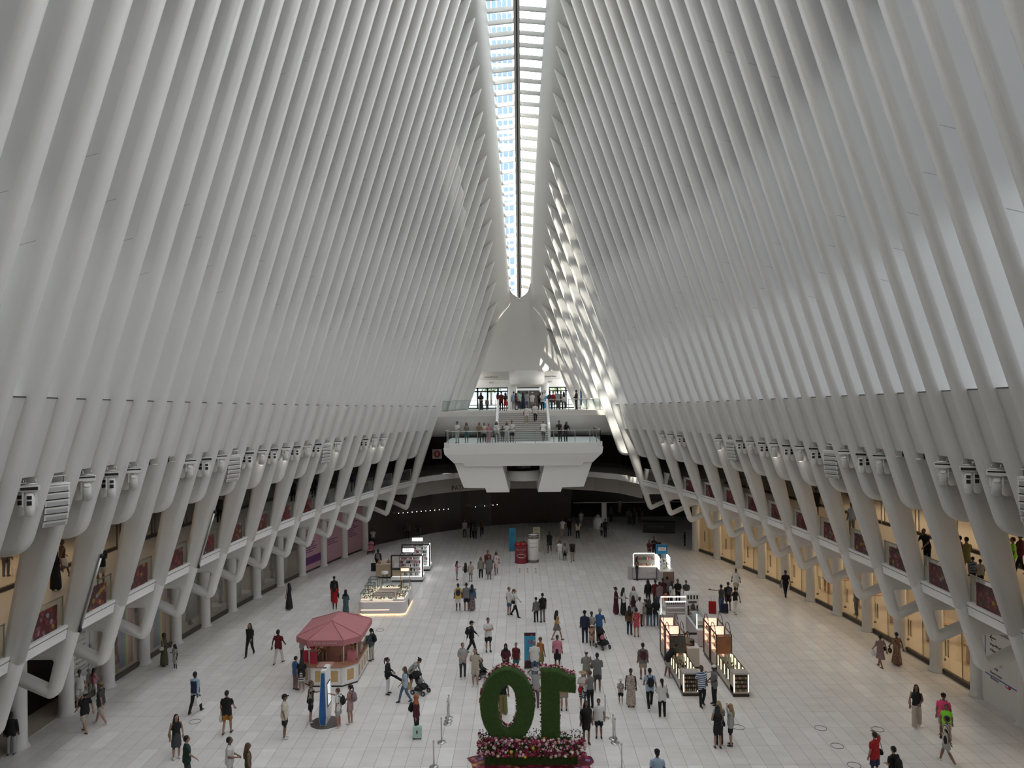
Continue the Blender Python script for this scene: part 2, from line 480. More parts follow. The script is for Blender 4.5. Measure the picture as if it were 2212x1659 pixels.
# ------------------------------------------------------------------ floor
M_grout=mat('grout',(.22,.20,.18),.9)
def tile_mat():
    m=bpy.data.materials.new('marble_tile'); m.use_nodes=True; nt=m.node_tree; B=nt.nodes['Principled BSDF']
    g=nt.nodes.new('ShaderNodeNewGeometry')
    a=nt.nodes.new('ShaderNodeVectorMath'); a.operation='ADD'; a.inputs[1].default_value=(2.65+57.7,-27.39+1.462*40,.5)
    d=nt.nodes.new('ShaderNodeVectorMath'); d.operation='DIVIDE'; d.inputs[1].default_value=(.577,1.462,50)
    fl_=nt.nodes.new('ShaderNodeVectorMath'); fl_.operation='FLOOR'
    w=nt.nodes.new('ShaderNodeTexWhiteNoise'); w.noise_dimensions='3D'
    n=nt.nodes.new('ShaderNodeTexNoise'); n.inputs['Scale'].default_value=.7; n.inputs['Detail'].default_value=7; n.inputs['Roughness'].default_value=.65
    mp=nt.nodes.new('ShaderNodeMapping'); mp.inputs['Rotation'].default_value=(0,0,.6); mp.inputs['Scale'].default_value=(1,2.6,1)
    L=nt.links.new
    L(g.outputs['Position'],a.inputs[0]); L(a.outputs[0],d.inputs[0]); L(d.outputs[0],fl_.inputs[0]); L(fl_.outputs[0],w.inputs['Vector'])
    L(g.outputs['Position'],mp.inputs['Vector']); L(mp.outputs[0],n.inputs['Vector'])
    r=nt.nodes.new('ShaderNodeValToRGB'); e=r.color_ramp.elements
    e[0].position=0; e[0].color=(.80,.765,.735,1); e[1].position=1; e[1].color=(.91,.885,.86,1)
    x=e.new(.8); x.color=(.845,.81,.78,1)
    L(w.outputs['Value'],r.inputs[0])
    mx=nt.nodes.new('ShaderNodeMix'); mx.data_type='RGBA'; mx.blend_type='MULTIPLY'; mx.inputs['Factor'].default_value=.35
    r2=nt.nodes.new('ShaderNodeValToRGB'); r2.color_ramp.elements[0].position=.35; r2.color_ramp.elements[0].color=(.72,.71,.70,1); r2.color_ramp.elements[1].position=.62; r2.color_ramp.elements[1].color=(1,1,1,1)
    L(n.outputs['Fac'],r2.inputs[0]); L(r.outputs[0],mx.inputs['A']); L(r2.outputs[0],mx.inputs['B']); L(mx.outputs['Result'],B.inputs['Base Color'])
    B.inputs['Roughness'].default_value=.28; B.inputs['Specular IOR Level'].default_value=.45
    return m
M_tile=tile_mat()
floor=tag(MB().box(-40,40,-15,92,-.3,-.006).build('floor',M_grout),'pale marble tiled floor of the hall',kind='structure')
TW,TD=.577,1.462
tme=MB().box(.006,TW-.006,.006,TD-.006,-.03,0).mesh('tile',M_tile)
cells=[]
for j in range(-2,36):
    y=27.39+j*TD
    for i in range(-40,44):
        x=-2.65+i*TW
        cells.append((x,y,j))
near=[c for c in cells if 0<=c[2]<5 and abs(c[0]+.3)<(c[1]+1.4)*.69]
near=sorted(near,key=lambda c:c[1])[:300]; ns=set((round(c[0],2),round(c[1],2)) for c in near)
for x,y,j in near: link('tile',tme,floor,(x,y,0))
b=MB()
for x,y,j in cells:
    if (round(x,2),round(y,2)) in ns: continue
    b.box(x+.006,x+TW-.006,y+.006,y+TD-.006,-.03,0)
tag(b.build('tile_field',M_tile,floor),kind='stuff')
for k,(px,py) in enumerate([(420,1560),(821,1361),(1768,1568),(1803,1606),(1839,1647),(1890,1570),(1592,1567)]):
    p=fl(px,py); pts=[(p.x+.23*math.cos(t),p.y+.23*math.sin(t),.004) for t in np.linspace(0,2*PI,33)[:-1]]
    MB().tube(pts,.010,6,closed=True).build('inlay_ring',M_dark,floor)
# ------------------------------------------------------------------ ground-level shops
YCL=[34.95+2.98*k for k in range(-4,11)]
YCR=[33.25+2.99*k for k in range(-3,11)]
def colX(s,Y): return ax(0)-.03+s*Wc(Y)
M_base=mat('bronze_sill',(.09,.075,.062),.4,metal=.4)
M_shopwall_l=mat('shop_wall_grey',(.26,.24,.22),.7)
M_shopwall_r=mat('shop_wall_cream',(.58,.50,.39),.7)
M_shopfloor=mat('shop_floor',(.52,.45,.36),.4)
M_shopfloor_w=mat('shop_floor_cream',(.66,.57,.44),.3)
L_warm=emit('warm_lamp',(1.0,.80,.56),3.6)
L_cool=emit('neutral_lamp',(1.0,.88,.74),1.5)
storeL=struct('wall_left_shops','left ground level shop fronts behind white round columns')
storeR=struct('wall_right_shops','right ground level shop fronts with warm lit glass')
colme=MB().lathe([(.40,0),(.40,.05),(.33,.12),(.31,.3),(.30,2.4),(.30,4.75)],n=20).mesh('column',M_rib)
for s,YS,par in((-1,YCL,storeL),(1,YCR,storeR)):
    for Y in YS:
        link('column',colme,par,(colX(s,Y),Y,0))
def strip(s,Ya,Yb,d0,d1,z0,z1,name,m,par,n=2,mi=0):
    b=MB(); P=[]
    ys=np.linspace(Ya,Yb,n)
    for d,z in((d0,z0),(d1,z0),(d1,z1),(d0,z1),(d0,z0)):
        P.append([(ax(0)+s*(Wc(Y)+d),Y,z) for Y in ys])
    b.grid(P,smooth=False)
    return b.build(name,m,par)
for s,YS,par in((-1,YCL,storeL),(1,YCR,storeR)):
    for k in range(len(YS)-1):
        a,c=YS[k]+.28,YS[k+1]-.28
        if s<0 and (k>=11 or k<3): continue
        strip(s,a,c,.10,.13,.22,4.6,'pane',M_shopglass,par)
        strip(s,a,c,.05,.20,0,.22,'sill',M_base,par)
        strip(s,YS[k],YS[k+1],-.1,.5,4.45,4.75,'header',M_soffit,par)
    Ya,Yb=YS[0]-3,YS[-1]+.3
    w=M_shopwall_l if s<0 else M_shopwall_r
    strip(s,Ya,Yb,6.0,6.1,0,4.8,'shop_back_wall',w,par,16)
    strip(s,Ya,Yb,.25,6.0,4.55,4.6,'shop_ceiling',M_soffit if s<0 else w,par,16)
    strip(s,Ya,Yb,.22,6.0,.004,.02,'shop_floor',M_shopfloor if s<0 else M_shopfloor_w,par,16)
    for k in range(len(YS)-1):
        a,c=YS[k],YS[k+1]
        strip(s,a+.5,c-.5,(2.2 if s<0 else 1.6),(2.7 if s<0 else 3.4),4.50,4.54,'light_panel',L_cool if s<0 else L_warm,par)
    MB().quad((ax(0)+s*(Wc(Yb)+.1),Yb,0),(ax(0)+s*(Wc(Yb)+6),Yb,0),(ax(0)+s*(Wc(Yb)+6),Yb,4.8),(ax(0)+s*(Wc(Yb)+.1),Yb,4.8)).build('shop_side_wall',w,par)
# ------------------------------------------------------------------ balconies
def flower_mat():
    m=bpy.data.materials.new('printed_flowers'); m.use_nodes=True; nt=m.node_tree; B=nt.nodes['Principled BSDF']; L=nt.links.new
    g=nt.nodes.new('ShaderNodeNewGeometry'); v=nt.nodes.new('ShaderNodeTexVoronoi'); v.inputs['Scale'].default_value=5.2
    L(g.outputs['Position'],v.inputs['Vector'])
    sp=nt.nodes.new('ShaderNodeSeparateColor'); L(v.outputs['Color'],sp.inputs[0])
    r=nt.nodes.new('ShaderNodeValToRGB'); r.color_ramp.interpolation='CONSTANT'; e=r.color_ramp.elements
    cs=[(0,(.16,.008,.015)),(.2,(.30,.015,.025)),(.38,(.36,.05,.09)),(.52,(.11,.01,.02)),(.64,(.38,.12,.15)),(.74,(.28,.02,.015)),(.80,(.42,.28,.03)),(.89,(.34,.33,.38)),(.95,(.06,.09,.03))]
    e[0].position=0; e[0].color=(*cs[0][1],1); e[1].position=cs[1][0]; e[1].color=(*cs[1][1],1)
    for p,c in cs[2:]:
        x=e.new(p); x.color=(*c,1)
    L(sp.outputs[0],r.inputs[0])
    v2=nt.nodes.new('ShaderNodeTexVoronoi'); v2.inputs['Scale'].default_value=26; L(g.outputs['Position'],v2.inputs['Vector'])
    mx=nt.nodes.new('ShaderNodeMix'); mx.data_type='RGBA'; mx.blend_type='MULTIPLY'; mx.inputs['Factor'].default_value=.8
    r2=nt.nodes.new('ShaderNodeValToRGB'); r2.color_ramp.elements[0].color=(1.2,1.2,1.2,1); r2.color_ramp.elements[1].position=.7; r2.color_ramp.elements[1].color=(.35,.32,.34,1)
    L(v2.outputs['Distance'],r2.inputs[0]); L(r.outputs[0],mx.inputs['A']); L(r2.outputs[0],mx.inputs['B'])
    r3=nt.nodes.new('ShaderNodeValToRGB'); r3.color_ramp.elements[0].position=.40; r3.color_ramp.elements[0].color=(1,1,1,1); r3.color_ramp.elements[1].position=.52; r3.color_ramp.elements[1].color=(.30,.10,.12,1)
    m3=nt.nodes.new('ShaderNodeMix'); m3.data_type='RGBA'; m3.blend_type='MULTIPLY'; m3.inputs['Factor'].default_value=1.; L(v.outputs['Distance'],r3.inputs[0]); L(mx.outputs['Result'],m3.inputs['A']); L(r3.outputs[0],m3.inputs['B']); L(m3.outputs['Result'],B.inputs['Base Color'])
    B.inputs['Roughness'].default_value=.3
    return m
M_flower=flower_mat()
M_balfloor=mat('balcony_stone',(.74,.69,.62),.4)
balL=struct('balcony_left','white fronted balcony between the left ribs'); balR=struct('balcony_right','white fronted balcony between the right ribs')
def bx(s,Y,z,d): return ax(z)+s*(inner(Y,z)+d)
M_line=mat('shadow_gap',(.06,.055,.05),.8)
for s,y0,par in((-1,Y0L,balL),(1,Y0R,balR)):
    nb=17 if s<0 else 16
    for k in range(nb):
        Ya,Yb=y0+k*DY+RT/2,y0+(k+1)*DY-RT/2
        b=MB(); ys=np.linspace(Ya,Yb,3)
        b.grid([[(bx(s,Y,5.7,d),Y,z) for Y in ys] for d,z in((.30,ZF0),(.22,ZB+.03),(.50,ZB+.03),(.5,ZF0),(.3,ZF0))],smooth=False)
        b.build('fascia',M_fascia,par)
        MB().grid([[(bx(s,Y,5.7,d),Y,z) for Y in ys] for d,z in((.215,ZB-.10),(.211,ZB-.075))],smooth=False).build('fascia_groove',M_line,par)
        # guard rail glass
        b=MB(); b.grid([[(bx(s,Y,5.9,.42),Y,z) for Y in ys] for z in(ZB,ZB+1.02)],smooth=False)
        b.grid([[(bx(s,Y,5.9,.435),Y,z) for Y in ys] for z in(ZB,ZB+1.02)],smooth=False); b.build('rail_glass',M_glass,par)
        MB().tube([(bx(s,Y,5.9,.43),Y,ZB+1.03) for Y in ys],.022,6).build('handrail',M_steel,par)
        MB().box(-.02,.02,-.012,.012,0,1.03).build('rail_post',M_steel,par,(bx(s,Yb-.05,5.9,.43),Yb-.05,ZB))
        if Yb<(52 if s<0 else 59) :
            MB().grid([[(bx(s,Y,5.9,.40),Y,z) for Y in np.linspace(Ya,Yb-.42,3)] for z in(ZB+.02,ZB+.86)],smooth=False).build('flower_panel',M_flower,par)
    Ye=last[s]
    ys=list(np.linspace(y0-1,Ye+.2,40))
    b=MB(); b.grid([[(bx(s,Y,5.7,.35),Y,ZB) for Y in ys],[(ax(0)+s*(Wc(Y)+8.5),Y,ZB) for Y in ys]],smooth=False); b.build('balcony_floor',M_balfloor,par)
    b=MB(); b.grid([[(bx(s,Y,5.7,.30),Y,ZF0) for Y in ys],[(ax(0)+s*(Wc(Y)-.9),Y,4.85) for Y in ys],[(ax(0)+s*(Wc(Y)+.3),Y,4.72) for Y in ys]],smooth=False); b.build('soffit',M_soffit,par)
    b=MB(); b.grid([[(bx(s,Y,9.4,.95),Y,Zpod(Y)+.12) for Y in ys],[(ax(0)+s*(Wc(Y)+9),Y,Zpod(Y)+.12) for Y in ys]],smooth=False); b.build('balcony_ceiling',M_soffit,par)
    # upper shops
    w=M_shopwall_l if s<0 else M_shopwall_r
    b=MB(); b.grid([[(ax(0)+s*(Wc(Y)+8.0),Y,z) for Y in ys] for z in(ZB,9.6)],smooth=False); b.build('upper_back_wall',w,par)
    yy=[y0+j*DY*1.0 for j in range(int((Ye-y0)/DY))]
    for j,Y in enumerate(yy[:-1]):
        if Y<16: continue
        strip(s,Y+.04,Y+DY-.04,1.30,1.33,ZB+.15,8.9-.02*Y,'upper_pane',M_shopglass,par)
        strip(s,Y,Y+DY,1.25,1.42,ZB,ZB+.15,'upper_sill',M_base,par)
        strip(s,Y-.05,Y+.05,1.22,1.4,ZB,9.2-.02*Y,'mullion',M_base if s<0 else M_steel,par)
        if s>0 and Y<48 or s<0 and Y<36: strip(s,Y+.3,Y+DY-.3,3.2,3.9,Zpod(Y)+.02,Zpod(Y)+.05,'upper_light_panel',emit('warm_lamp_mid',(1.0,.76,.50),5.) if s>0 else emit('warm_lamp_dim',(1.0,.74,.48),4.),par)
# ------------------------------------------------------------------ far end: lower dark concourse
arc=[(-14.3,65.2),(-12.6,67.2),(-11.2,69.0),(-8.6,71.8),(-6,73.9),(-3,75.6),(0,76.5),(3,76.9),(5.2,77.0)]
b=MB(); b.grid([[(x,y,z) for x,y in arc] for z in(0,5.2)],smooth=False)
tag(b.build('wall_end_lower',M_brown),'dark curved shop wall under the far platform',kind='structure')
b=MB()
b.quad((-24,90,0),(24,90,0),(24,90,12),(-24,90,12)); b.quad((-24,64,0),(-24,90,0),(-24,90,12),(-24,64,12)); b.quad((24,64,0),(24,90,0),(24,90,12),(24,64,12))
b.quad((5.2,77,0),(6.4,90,0),(6.4,90,5.2),(5.2,77,5.2))
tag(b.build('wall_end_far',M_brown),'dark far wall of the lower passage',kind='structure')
b=MB()
elp=[(x,y) for x,y in arc]
b.prism([(-24,64.6),(-14.3,65.2)]+elp[1:]+[(5.2,77),(14.9,64.4),(24,64),(24,90),(-24,90)],4.9,5.5)
tag(b.build('passage_ceiling',mat('passage_ceiling',(.10,.085,.075),.8)),'dark ceiling over the lower passage',kind='structure')  # lack of light under the landing is put into this dark colour
# balcony front sweeping round the far end
ring=[(-9.9,66.0),(-8.2,68.6),(-6.2,70.4),(-3,71.9),(.3,72.4),(3.6,71.9),(6.8,70.3),(8.8,68.4),(10.4,65.0)]
b=MB(); b.grid([[(x,y-d,z) for x,y in ring] for d,z in((-.4,ZF0),(0,ZF0),(.08,ZB+.05),(-.4,ZB+.05))],smooth=False)
tag(b.build('balcony_ring',M_fascia),'white balcony front curving round the far end under the platform',kind='structure')
MB().grid([[(x,y-.02,z) for x,y in ring] for z in(ZB,ZB+1.0)],smooth=False).build('rail_glass',M_glass,bpy.data.objects['balcony_ring'])
b=MB(); b.prism([(x,y+.1) for x,y in ring]+[(24,64),(24,90),(-24,90),(-24,64)],ZB-.2,ZB)
tag(b.build('mezzanine_floor',mat('mezzanine_floor',(.22,.18,.15),.6)),'dim mezzanine floor behind the far balcony front',kind='structure')  # dimness of the far mezzanine is mixed into the floor colour
b=MB(); b.grid([[(x*1.15,y+5.5,z) for x,y in ring] for z in(ZB,9.4)],smooth=False)
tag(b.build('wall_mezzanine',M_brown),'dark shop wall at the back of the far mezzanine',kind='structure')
# ------------------------------------------------------------------ street landing, stair and platform
land=struct('landing','street level landing with railing over the far end')
b=MB()
Xl,Xr=-8.3,8.9
b.box(Xl,Xr,66.3,76,ZLAND-.45,ZLAND)
b.build('landing_slab',mat('landing_stone',(.66,.62,.57),.5),land)
b=MB(); xs=np.linspace(-10.5,11,14)
b.grid([[(x,66.35,ZLAND-.45) for x in xs],[(x,66.7,ZLAND-1.0) for x in xs],[(x,67.8,ZLAND-1.9) for x in xs],[(x,70.5,ZLAND-2.5) for x in xs],[(x,90,ZLAND-2.6) for x in xs]])
b.build('landing_soffit',M_soffit,land)
SX=.25
def glass_rail(pts,z,h,par,name='rail'):
    for i in range(len(pts)-1):
        (x0,y0_),(x1,y1_)=pts[i],pts[i+1]
        b=MB(); b.quad((x0,y0_,z+.05),(x1,y1_,z+.05),(x1,y1_,z+h),(x0,y0_,z+h)); b.quad((x0,y0_+.015,z+.05),(x1,y1_+.015,z+.05),(x1,y1_+.015,z+h),(x0,y0_+.015,z+h)); b.build('rail_glass',M_glass,par)
        MB().tube([(x0,y0_,z+h),(x1,y1_,z+h)],.03,6).build('handrail',M_steel,par)
        MB().box(x0-.03,x0+.03,y0_-.02,y0_+.02,z,z+h).build('rail_post',M_steel,par)
    x0,y0_=pts[-1]; MB().box(x0-.03,x0+.03,y0_-.02,y0_+.02,z,z+h).build('rail_post',M_steel,par)
glass_rail([(-6.9,66.45),(-5.2,66.45),(-3.6,66.45),(-2.15,66.45)],ZLAND,1.0,land)
glass_rail([(2.65,66.45),(4.4,66.45),(6.0,66.45),(7.2,66.45)],ZLAND,1.0,land)
stair=struct('stair','white stone stair between the landing and the platform')
M_step=mat('stair_stone',(.58,.555,.52),.6); M_riser=mat('stair_riser',(.40,.38,.355),.6)
NS=14
for i in range(NS):
    z1=ZLAND-(i+1)*(ZLAND-ZPLAT)/(NS+1); y1=66.3-i*.335
    b=MB(); b.box(SX-2.1,SX+2.1,y1-.335,y1,ZPLAT-.3,z1-.03,1); b.box(SX-2.1,SX+2.1,y1-.36,y1,z1-.03,z1,0); b.build('step',[M_step,M_riser],stair)
for s in(-1,1):
    x=SX+s*2.2; yb,yt=61.6,66.5; b=MB()
    w=.09
    b.add([(x+dx,y,z) for dx in(-w,w) for y,z in((yb,ZPLAT),(yt,ZLAND-.2),(yt,ZLAND+1.05),(yb,ZPLAT+1.05))],[(0,1,2,3),(7,6,5,4),(0,4,5,1),(1,5,6,2),(2,6,7,3),(3,7,4,0)])
    b.build('stair_balustrade',M_fascia,stair)
plat=struct('platform','white cantilevered viewing platform at the foot of the stair')
PW=6.42; PY=59.3
poly=[(SX-PW+.5,PY),(SX+PW-.5,PY),(SX+PW-.1,PY+.25),(SX+PW,PY+.8),(SX+PW,66.6),(SX-PW,66.6),(SX-PW,PY+.8),(SX-PW+.1,PY+.25)]
MB().prism(poly,ZPLAT-.35,ZPLAT).build('platform_slab',M_fascia,plat)
def tray(w0,w1,y0_,y1_,z0,z1,name):
    b=MB(); v=[]
    for w,y,z in((w0,y0_,z0),(w1,y1_,z1)):
        v+=[(SX-w,y,z),(SX+w,y,z),(SX+w,70,z),(SX-w,70,z)]
    b.add(v,[(0,1,5,4),(1,2,6,5),(2,3,7,6),(3,0,4,7),(4,5,6,7),(0,3,2,1)]); b.build(name,M_fascia,plat)
tray(PW-.02,PW-.10,PY+.02,PY+.02,ZPLAT-.35,ZPLAT-.85,'fascia')
tray(PW-.10,PW-.85,PY+.02,PY+.30,ZPLAT-.85,ZPLAT-1.6,'underside')
tray(PW-1.0,PW-1.75,PY+.12,PY+.35,ZPLAT-.9,ZPLAT-1.85,'beam_front')
for s in(-1,1):
    b=MB(); fr=[(1.55,7.75),(5.45,7.95),(4.75,6.1),(3.05,5.62),(1.05,5.62)]
    fr=[(1.75,7.9),(5.55,7.9),(4.85,5.95),(3.1,5.9),(3.0,5.55),(1.15,5.55)]
    n=len(fr); v=[(SX+s*x,PY+.6,z) for x,z in fr]+[(SX+s*x,73,z) for x,z in fr]
    b.add(v,[tuple(range(n)),tuple(range(2*n-1,n-1,-1))]+[(i,(i+1)%n,n+(i+1)%n,n+i) for i in range(n)]); b.build('support_leg',M_fascia,plat)
b=MB(); b.lathe([(1.55,0),(1.62,.1),(1.62,.75),(1.55,.85)],(SX,64,6.1),28); b.build('drum_ring',M_fascia,plat)
MB().lathe([(1.45,0),(1.45,1.2)],(SX,64,6.9),28).build('drum_glass',M_darkglass,plat)
MB().lathe([(.6,0),(.6,1.3)],(SX,64,6.8),16).build('lift_core',M_dark,plat)
for xx in(-1.5,1.5): MB().box(SX+xx-.12,SX+xx+.12,62.6,62.9,6.9,8.1).build('drum_post',M_steel,plat)
xs=[954,966,990,1031,1063,1113,1156,1196,1242,1274,1288,1301]
rp=[(SX-PW+.15,PY+.85)]+[(max(SX-PW+.4,min(SX+PW-.4,(px-1122-.9)*PY/F)),PY+.12) for px in xs[1:-1]]+[(SX+PW-.15,PY+.85)]
glass_rail(rp,ZPLAT,.98,plat); glass_rail([(SX-PW+.15,PY+.85),(SX-PW+.15,66)],ZPLAT,.98,plat); glass_rail([(SX+PW-.15,PY+.85),(SX+PW-.15,66)],ZPLAT,.98,plat)
# ------------------------------------------------------------------ street doors
YD=74.2
end=struct('wall_end','white end wall with street doors under the curved hood')
def P(px,py): v=at(px,py,YD); return v.x,v.z
b=MB()
def xz(poly,y0_,y1_,b): 
    n=len(poly); v=[(x,y0_,z) for x,z in poly]+[(x,y1_,z) for x,z in poly]
    b.add(v,[tuple(range(n)),tuple(range(2*n-1,n-1,-1))]+[(i,(i+1)%n,n+(i+1)%n,n+i) for i in range(n)])
ZH=14.05; ZT=16.4
xL,xR=-4.55,5.45
b=MB(); xz([(-9,ZH),(9,ZH),(9,20),(4,21.5),(-4,21.5),(-9,20)],YD,YD+.3,b); b.build('header_wall',M_rib,end)
b=MB(); xz([(-9,ZLAND),(-5.25,ZLAND),(xL+.1,ZH),(-9,ZH)],YD-.08,YD+.3,b); b.build('side_wall',M_rib,end)
b=MB(); xz([(5.55,ZLAND),(9.5,ZLAND),(9.5,ZH),(4.8,ZH)],YD-.08,YD+.3,b); b.build('side_wall',M_rib,end)
MB().box(xL-.2,xR+.2,YD-.12,YD,ZH,ZH+.75).build('transom_band',M_fascia,end)
MB().lathe([(1.75,0),(1.75,1.4)],(.75,YD-.2,ZH+.25),24).build('lift_drum',M_fascia,end)
for x0,x1 in((-1.2,-.25),(2.05,2.95)): MB().lathe([(.42,0),(.42,ZH+.4-ZLAND)],((x0+x1)/2,YD-.4,ZLAND),20).build('door_pier',M_fascia,end)
M_lift=mat('lift_interior',(.16,.155,.15),.5)
MB().box(-.25,2.05,YD-.05,YD,ZLAND,ZH).build('lift_doorway',M_lift,end)
for x in(-.2,.9,2.0): MB().box(x-.04,x+.04,YD-.10,YD-.05,ZLAND,ZH-.2).build('lift_jamb',M_steel,end)
MB().box(-.25,2.05,YD-.12,YD-.05,ZH-.32,ZH-.12).build('lift_sign',emit('lift_sign',(.75,.85,.85),.35),end)
def doors(x0s,nd):
    n=nd
    for i in range(n):
        a,c=x0s[i],x0s[i+1]; d=struct('door_%d'%(doors.n),'glass street door beside the lift with dark frame'); doors.n+=1
        for x in(a+.03,c-.03): MB().box(x-.05,x+.05,YD-.02,YD+.06,ZLAND,ZH-.0).build('door_frame',M_dark,d)
        MB().box(a,c,YD-.02,YD+.06,ZH-.45,ZH-.33).build('door_rail',M_dark,d)
        MB().box(a,c,YD-.02,YD+.06,ZH-.1,ZH).build('door_rail',M_dark,d)
        MB().box(a,c,YD-.02,YD+.06,ZLAND,ZLAND+.12).build('door_rail',M_dark,d)
        MB().box(a+.05,c-.05,YD+.01,YD+.03,ZLAND+.1,ZH-.1).build('door_pane',M_glass,d)
doors.n=1
doors([-5.3,-4.2,-3.2,-2.15,-1.15],4); doors([2.95,3.8,4.65,5.6],3)
M_txt=mat('sign_black',(.02,.02,.02),.6)
for px in(1061,1187):
    p=at(px,(814.5 if px<1100 else 813),YD-.25); text('street_sign_lettering','Greenwich Street',.19,M_txt,end,(p.x,YD-.03 if px!=1061 else YD-.03,p.z))
M_red=mat('exit_red',(.45,.03,.03),.5); M_signw=mat('sign_white',(.80,.80,.78),.5)
for px,py in((1061,827),(1188,825)):
    p=at(px,py,YD-.2); t=thing('exit_sign','white exit sign with red letters over the %s street doors'%('left' if px<1100 else 'right'),'sign',(p.x,YD-.16,p.z-.13))
    MB().box(-.27,.27,-.03,.03,0,.26).build('panel',M_signw,t); text('lettering','EXIT',.19,M_red,t,(0,-.035,.13))
# lift pier sign
t=thing('lift_sign','blue and white lift sign on the white pier by the street doors','sign',(2.5,YD-.86,ZLAND))
MB().box(-.25,.25,-.02,.02,.05,1.25).build('panel',mat('sign_blue',(.03,.28,.55),.5),t); MB().box(-.25,.25,-.03,.0,.55,.72).build('band',M_signw,t); text('lettering','0',.5,M_txt,t,(0,-.03,1.62))
# ------------------------------------------------------------------ outside, through doors and skylight
M_leaf=mat('leaf_green',(.10,.17,.05),.7); M_leaf2=mat('leaf_light',(.20,.27,.09),.7); M_trunk=mat('bark',(.12,.09,.06),.9)
def tree(x,y,h,label,seed):
    r=random.Random(seed); t=thing('street_tree',label,'tree',(x,y,11.9),group='trees outside the street doors')
    MB().cyl((0,0,0),(0,0,h*.55),.14,.09,8).build('trunk',M_trunk,t)
    b=MB()
    for i in range(700):
        a,q=r.uniform(0,2*PI),r.uniform(-1,1); rr=(r.random()**.4)*h*.36
        c=Vector((rr*math.cos(a)*math.sqrt(1-q*q),rr*math.sin(a)*math.sqrt(1-q*q),h*.66+rr*q*.95))
        n=Vector((r.uniform(-1,1),r.uniform(-1,1),r.uniform(-1,1))).normalized(); u=n.orthogonal().normalized()*.16; w=n.cross(u)
        b.quad(c-u,c-w*.7,c+u,c+w*.7,r.randint(0,1))
    b.build('crown',[M_leaf,M_leaf2],t)
for i,(x,y,h) in enumerate([(-8,96,5.2),(-3.5,91.5,4.6),(-1,104,6),(4.5,93,4.8),(6,108,6.5),(8.5,97,5.4)]): tree(x,y,h,'leafy street tree, %s from the left outside the glass street doors'%('first','second','third','fourth','fifth','sixth')[i],i)
tw=thing('office_tower','pale blue glass office tower seen through the left half of the skylight','building',(-13.5,165,11.9))
M_tower=mat('tower_wall',(.17,.19,.23),.6); M_twin=mat('tower_window',(.055,.095,.19),.3)
MB().box(-14,12.9,0,30,0,170).build('wall',M_tower,tw)
b=MB()
for iz in range(55):
    for ix in range(22):
        z=3+iz*3.0; x=-13+ix*1.18
        b.box(x,x+.75,-.12,.02,z,z+1.9)
tag(b.build('window',M_twin,tw),kind='stuff')
t2=thing('tower_block','white glass tower seen through the right half of the skylight','building',(16.8,190,11.9))
MB().box(-16,16,0,20,0,60).build('wall',mat('tower_white',(.86,.88,.92),.5),t2)
b=MB()
for i in range(26): b.box(-16,16,-.1,.02,2+i*2.3,2.12+i*2.3)
b.build('floor_band',mat('tower_band',(.55,.62,.70),.5),t2)

t3=thing('shade_tower','unseen added tower beside the hall that keeps the sun off the near skylight','building',(-66,-38,11.9))  # added out of view, a slab placed to cut off the sun
MB().box(-6,6,-50,42,0,290).build('wall',M_plaza,t3)
t4=thing('shade_block','unseen added block beyond the left ribs that shades the left wall','building',(-48,30,11.9))  # added out of view to shade the left gaps and dim the sky there
MB().box(-12,12,-50,50,0,98).build('wall',mat('shade_block_grey',(.6,.58,.55),.8),t4)
p=fl(28,1549); tag(MB().box(-1.1,.9,-.9,.9,.002,.015).build('floor_mat',mat('mat_plum',(.035,.015,.02),.9)),'dark plum floor mat at the left edge behind the ribs','mat').location=(p.x,p.y,0)
# ------------------------------------------------------------------ hanging stage lights and speakers
M_lightw=mat('fixture_white',(.78,.77,.74),.4); L_spot=emit('lit_lens',(1.,.96,.9),5.)
def mk_spot(name,label,grp,lit=False):
    t=thing(name,label,'light',group=grp)
    b=MB(); b.cyl((-.16,0,.02),(.16,0,.02),.02,n=6); b.cyl((-.1,0,.02),(-.1,0,.12),.015,n=6); b.cyl((.1,0,.02),(.1,0,.12),.015,n=6); b.build('clamp',M_steel,t)
    b=MB(); b.box(-.2,.2,-.13,.13,-.14,-.02,0); b.box(-.19,.19,-.135,-.12,-.06,-.02,1); b.build('base',[M_lightw,M_black],t)
    b=MB(); b.box(-.15,-.11,-.05,.05,-.42,-.13); b.box(.11,.15,-.05,.05,-.42,-.13); b.box(-.15,.15,-.05,.05,-.17,-.13); b.build('yoke',M_lightw,t)
    R=Matrix.Rotation(.55,3,'X'); c=Vector((0,0,-.40)); d=R@Vector((0,0,-1)); b=MB(); b.cyl(c-d*.16,c+d*.26,.10,.12,14); b.cyl(c-d*.2,c-d*.16,.07,.10,14); b.build('head',M_lightw,t)
    MB().cyl(c+d*.255,c+d*.275,.105,.105,14).build('lens',L_spot if lit else M_black,t)
    return t
